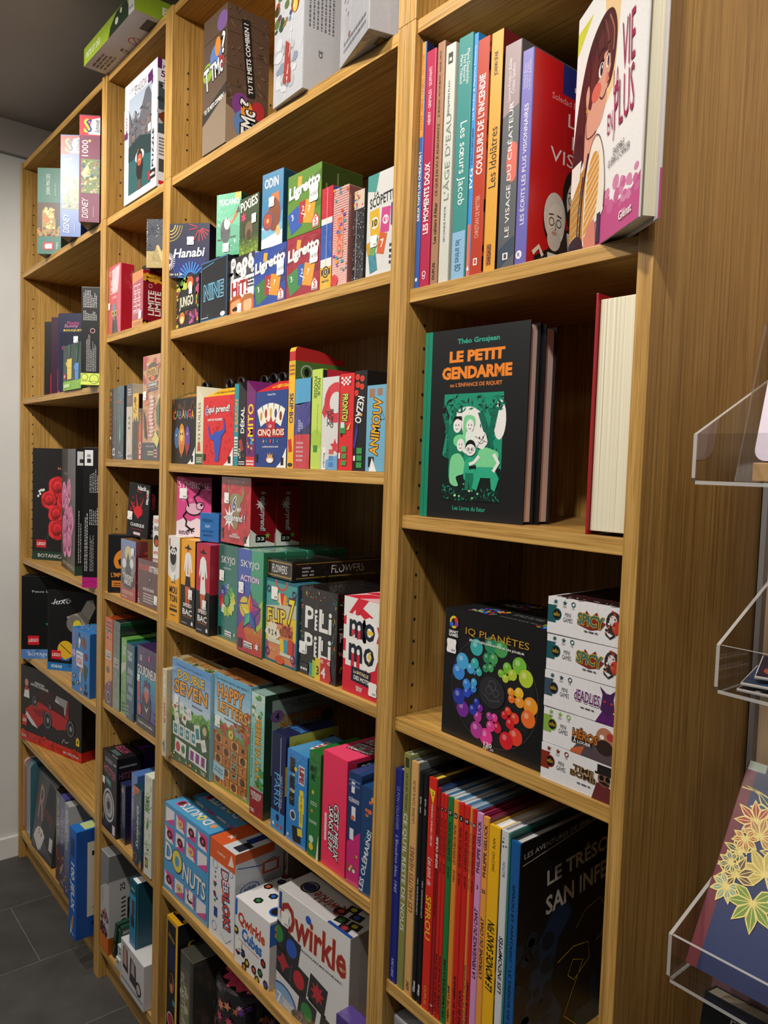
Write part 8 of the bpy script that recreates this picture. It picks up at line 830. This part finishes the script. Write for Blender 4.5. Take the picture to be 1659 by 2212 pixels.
# blue maple notebook
Z0, TILT = .9326, -33
rt = root('maple_notebook', 'large navy notebook with gold-edged maple leaves leaning in an acrylic holder', 'notebook', (2.4262, -.003, Z0), 0, None, TILT)
NW, NH, ND = .180, .210, .012
boxo('cover', (0, 0, 0, NW, .003, NH), print_mat('card'), rt, .0008, {'*': '1d2a58'}); boxo('back_cover', (0, ND - .003, 0, NW, ND, NH), print_mat('card'), rt, .0008, {'*': '1d2a58'})
boxo('spine', (-.002, .0005, 0, .0022, ND - .0005, NH), print_mat('card'), rt, .0008, {'*': '6a2030'}); boxo('page_block', (.0024, .0032, .003, NW - .004, ND - .0032, NH - .003), mat('notebook_pages', Base_Color=lin('c8d4e0'), Roughness=.8), rt)
def maple(x, y, s, fill, a0=0, n=7):
    o = []
    for j in range(n):
        a = math.radians(a0 + (j - (n - 1) / 2) * 42 + 90); L = s * (1 - .22 * abs(j - (n - 1) / 2) / ((n - 1) / 2)) ; ca, sa = math.cos(a), math.sin(a); W2 = s * .17
        pts = [(0, 0), (L * .35, W2 * .7), (L * .55, W2), (L * .7, W2 * .7), (L, 0), (L * .7, -W2 * .7), (L * .55, -W2), (L * .35, -W2 * .7)]
        f_ = lambda p: (x + (p[0] * ca - p[1] * sa), y + (p[0] * sa + p[1] * ca) * NW / NH)
        o += [('P', [f_(p) for p in pts], fill), ('L', [f_(p) for p in pts] + [f_(pts[0])], .0075, 'f2dc84'), ('L', [f_((0, 0)), f_((L * .95, 0))], .004, 'f2dc84')]
    return o
mp_ = [('R', 0, 0, .055, 1, '74222f'), ('R', .055, .0, 1, 1, '1f2e60'), ('R', .0, .955, .10, 1, 'b8ccb8'), ('L', [(-.0, .86), (.12, .86), (.02, .875), (.12, .845)], .008, 'e8d07a'),
    ('P', [(.62, .2), (.6, .34), (.68, .42), (.8, .46), (.84, .52), (.8, .58), (.6, .6), (.42, .6), (.36, .64), (.5, .66), (.7, .66), (.9, .7), (1, .64), (1, .0), (.7, .0), (.82, .12), (.86, .18), (.7, .24)], '5f7a90'), ('P', [(.3, .585), (.45, .6), (.6, .585), (.82, .6), (.9, .66), (.6, .66), (.4, .655)], 'c8bfa8'), ('B', .68, .05, 1, .55, 60, ['1f2c50', '8aa09a', 'c8ccb8', '2c3c64'], .03, 4, 'e'),
    ('L', [(.98, .0), (.82, .1), (.88, .16), (.86, .2), (.7, .26), (.62, .36), (.7, .44), (.84, .5), (.84, .56), (.74, .6), (.55, .585), (.4, .58), (.3, .6)], .012, 'f0dc90'), ('L', [(.62, .1), (.7, .115), (.78, .1), (.88, .14)], .012, 'f0dc90'), ('L', [(.62, .09), (.74, .07), (.84, .08), (.92, .12)], .01, 'f0dc90'), ('P', [(.6, .08), (.7, .11), (.8, .1), (.78, .07)], '1a2444')]
for x, y, s, c, a in ((.2, .79, .15, '1f4a5e', 10), (.33, .73, .13, '5a2a2c', -20), (.4, .69, .14, '8a2028', 15), (.13, .72, .13, 'a8342c', 60), (.17, .66, .12, 'b8825a', 0), (.3, .61, .13, '4a3a4a', 180), (.46, .58, .13, '22404e', -60), (.1, .56, .1, '2a4a38', 80), (.1, .63, .09, 'b8622c', 200), (.25, .5, .17, 'c8b25a', 0), (.38, .47, .17, '2a5a4a', -50), (.11, .45, .13, '6a4a3a', 30), (.08, .39, .1, '8aa890', 160), (.23, .37, .16, '7a9a3c', 190), (.52, .78, .13, '1f4a5e', -40), (.66, .82, .13, '6a2a2c', 20), (.8, .75, .15, '2a5a4a', 0), (.07, .5, .08, '3a5a6a', 120), (.48, .7, .1, 'b84a34', 160)): mp_ += maple(x, y, s, c, a)
A = Art(NW, NH); A.run(mp_); A.build('cover_artwork', rt, FM('F', NW, ND, NH))
# two paperbacks in the lowest holder
def paperback(label, x, y, z, w, h, d, cc, rx, rz, arts_=()):
    rt = root('paperback_book', label, 'book', (x, y, z), rz, None, rx)
    boxo('cover', (0, 0, 0, w, .0012, h), print_mat('card'), rt, 0, {'*': cc}); boxo('back_cover', (0, d - .0012, 0, w, d, h), print_mat('card'), rt, 0, {'*': cc}); boxo('spine', (-.0012, 0, 0, .0002, d, h), print_mat('card'), rt, 0, {'*': cc})
    n = 7; vv = []; ff = []
    for i in range(n + 1):
        t = i / n; vv += [(.0003, .0013 + (d - .0026) * t, h - .001 - .0), (w - .001, .0013 + (d - .0026) * t, h - .001 + .0016 * math.sin(math.pi * t)), (w - .001, .0013 + (d - .0026) * t, .001), (.0003, .0013 + (d - .0026) * t, .001)]
    for i in range(n):
        for j in range(4): ff.append((4 * i + j, 4 * i + (j + 1) % 4, 4 * i + 4 + (j + 1) % 4, 4 * i + 4 + j))
    ff += [(3, 2, 1, 0), tuple(4 * n + j for j in range(4))]
    mesh('page_block', vv, ff, page_mat('y'), rt)
    if arts_: A = Art(w, h); A.run(arts_); A.build('cover_artwork', rt, FM('F', w, d, h))
paperback('pink-spined paperback whose page edges show, behind the black one', 2.4215, .028, .7100, .12, .186, .024, 'a87a8c', -14, 2)
paperback('black paperback with white cover lettering in the lowest holder', 2.4275, .000, .7105, .135, .178, .026, '141416', -14, 2, [('T', 'rage', .3, .9, .05, .2, 'c8c8c8', 0, 0), ('T', 'or ou', .6, .76, .08, .4, 'c8c8c8', 0, 0, .2)])
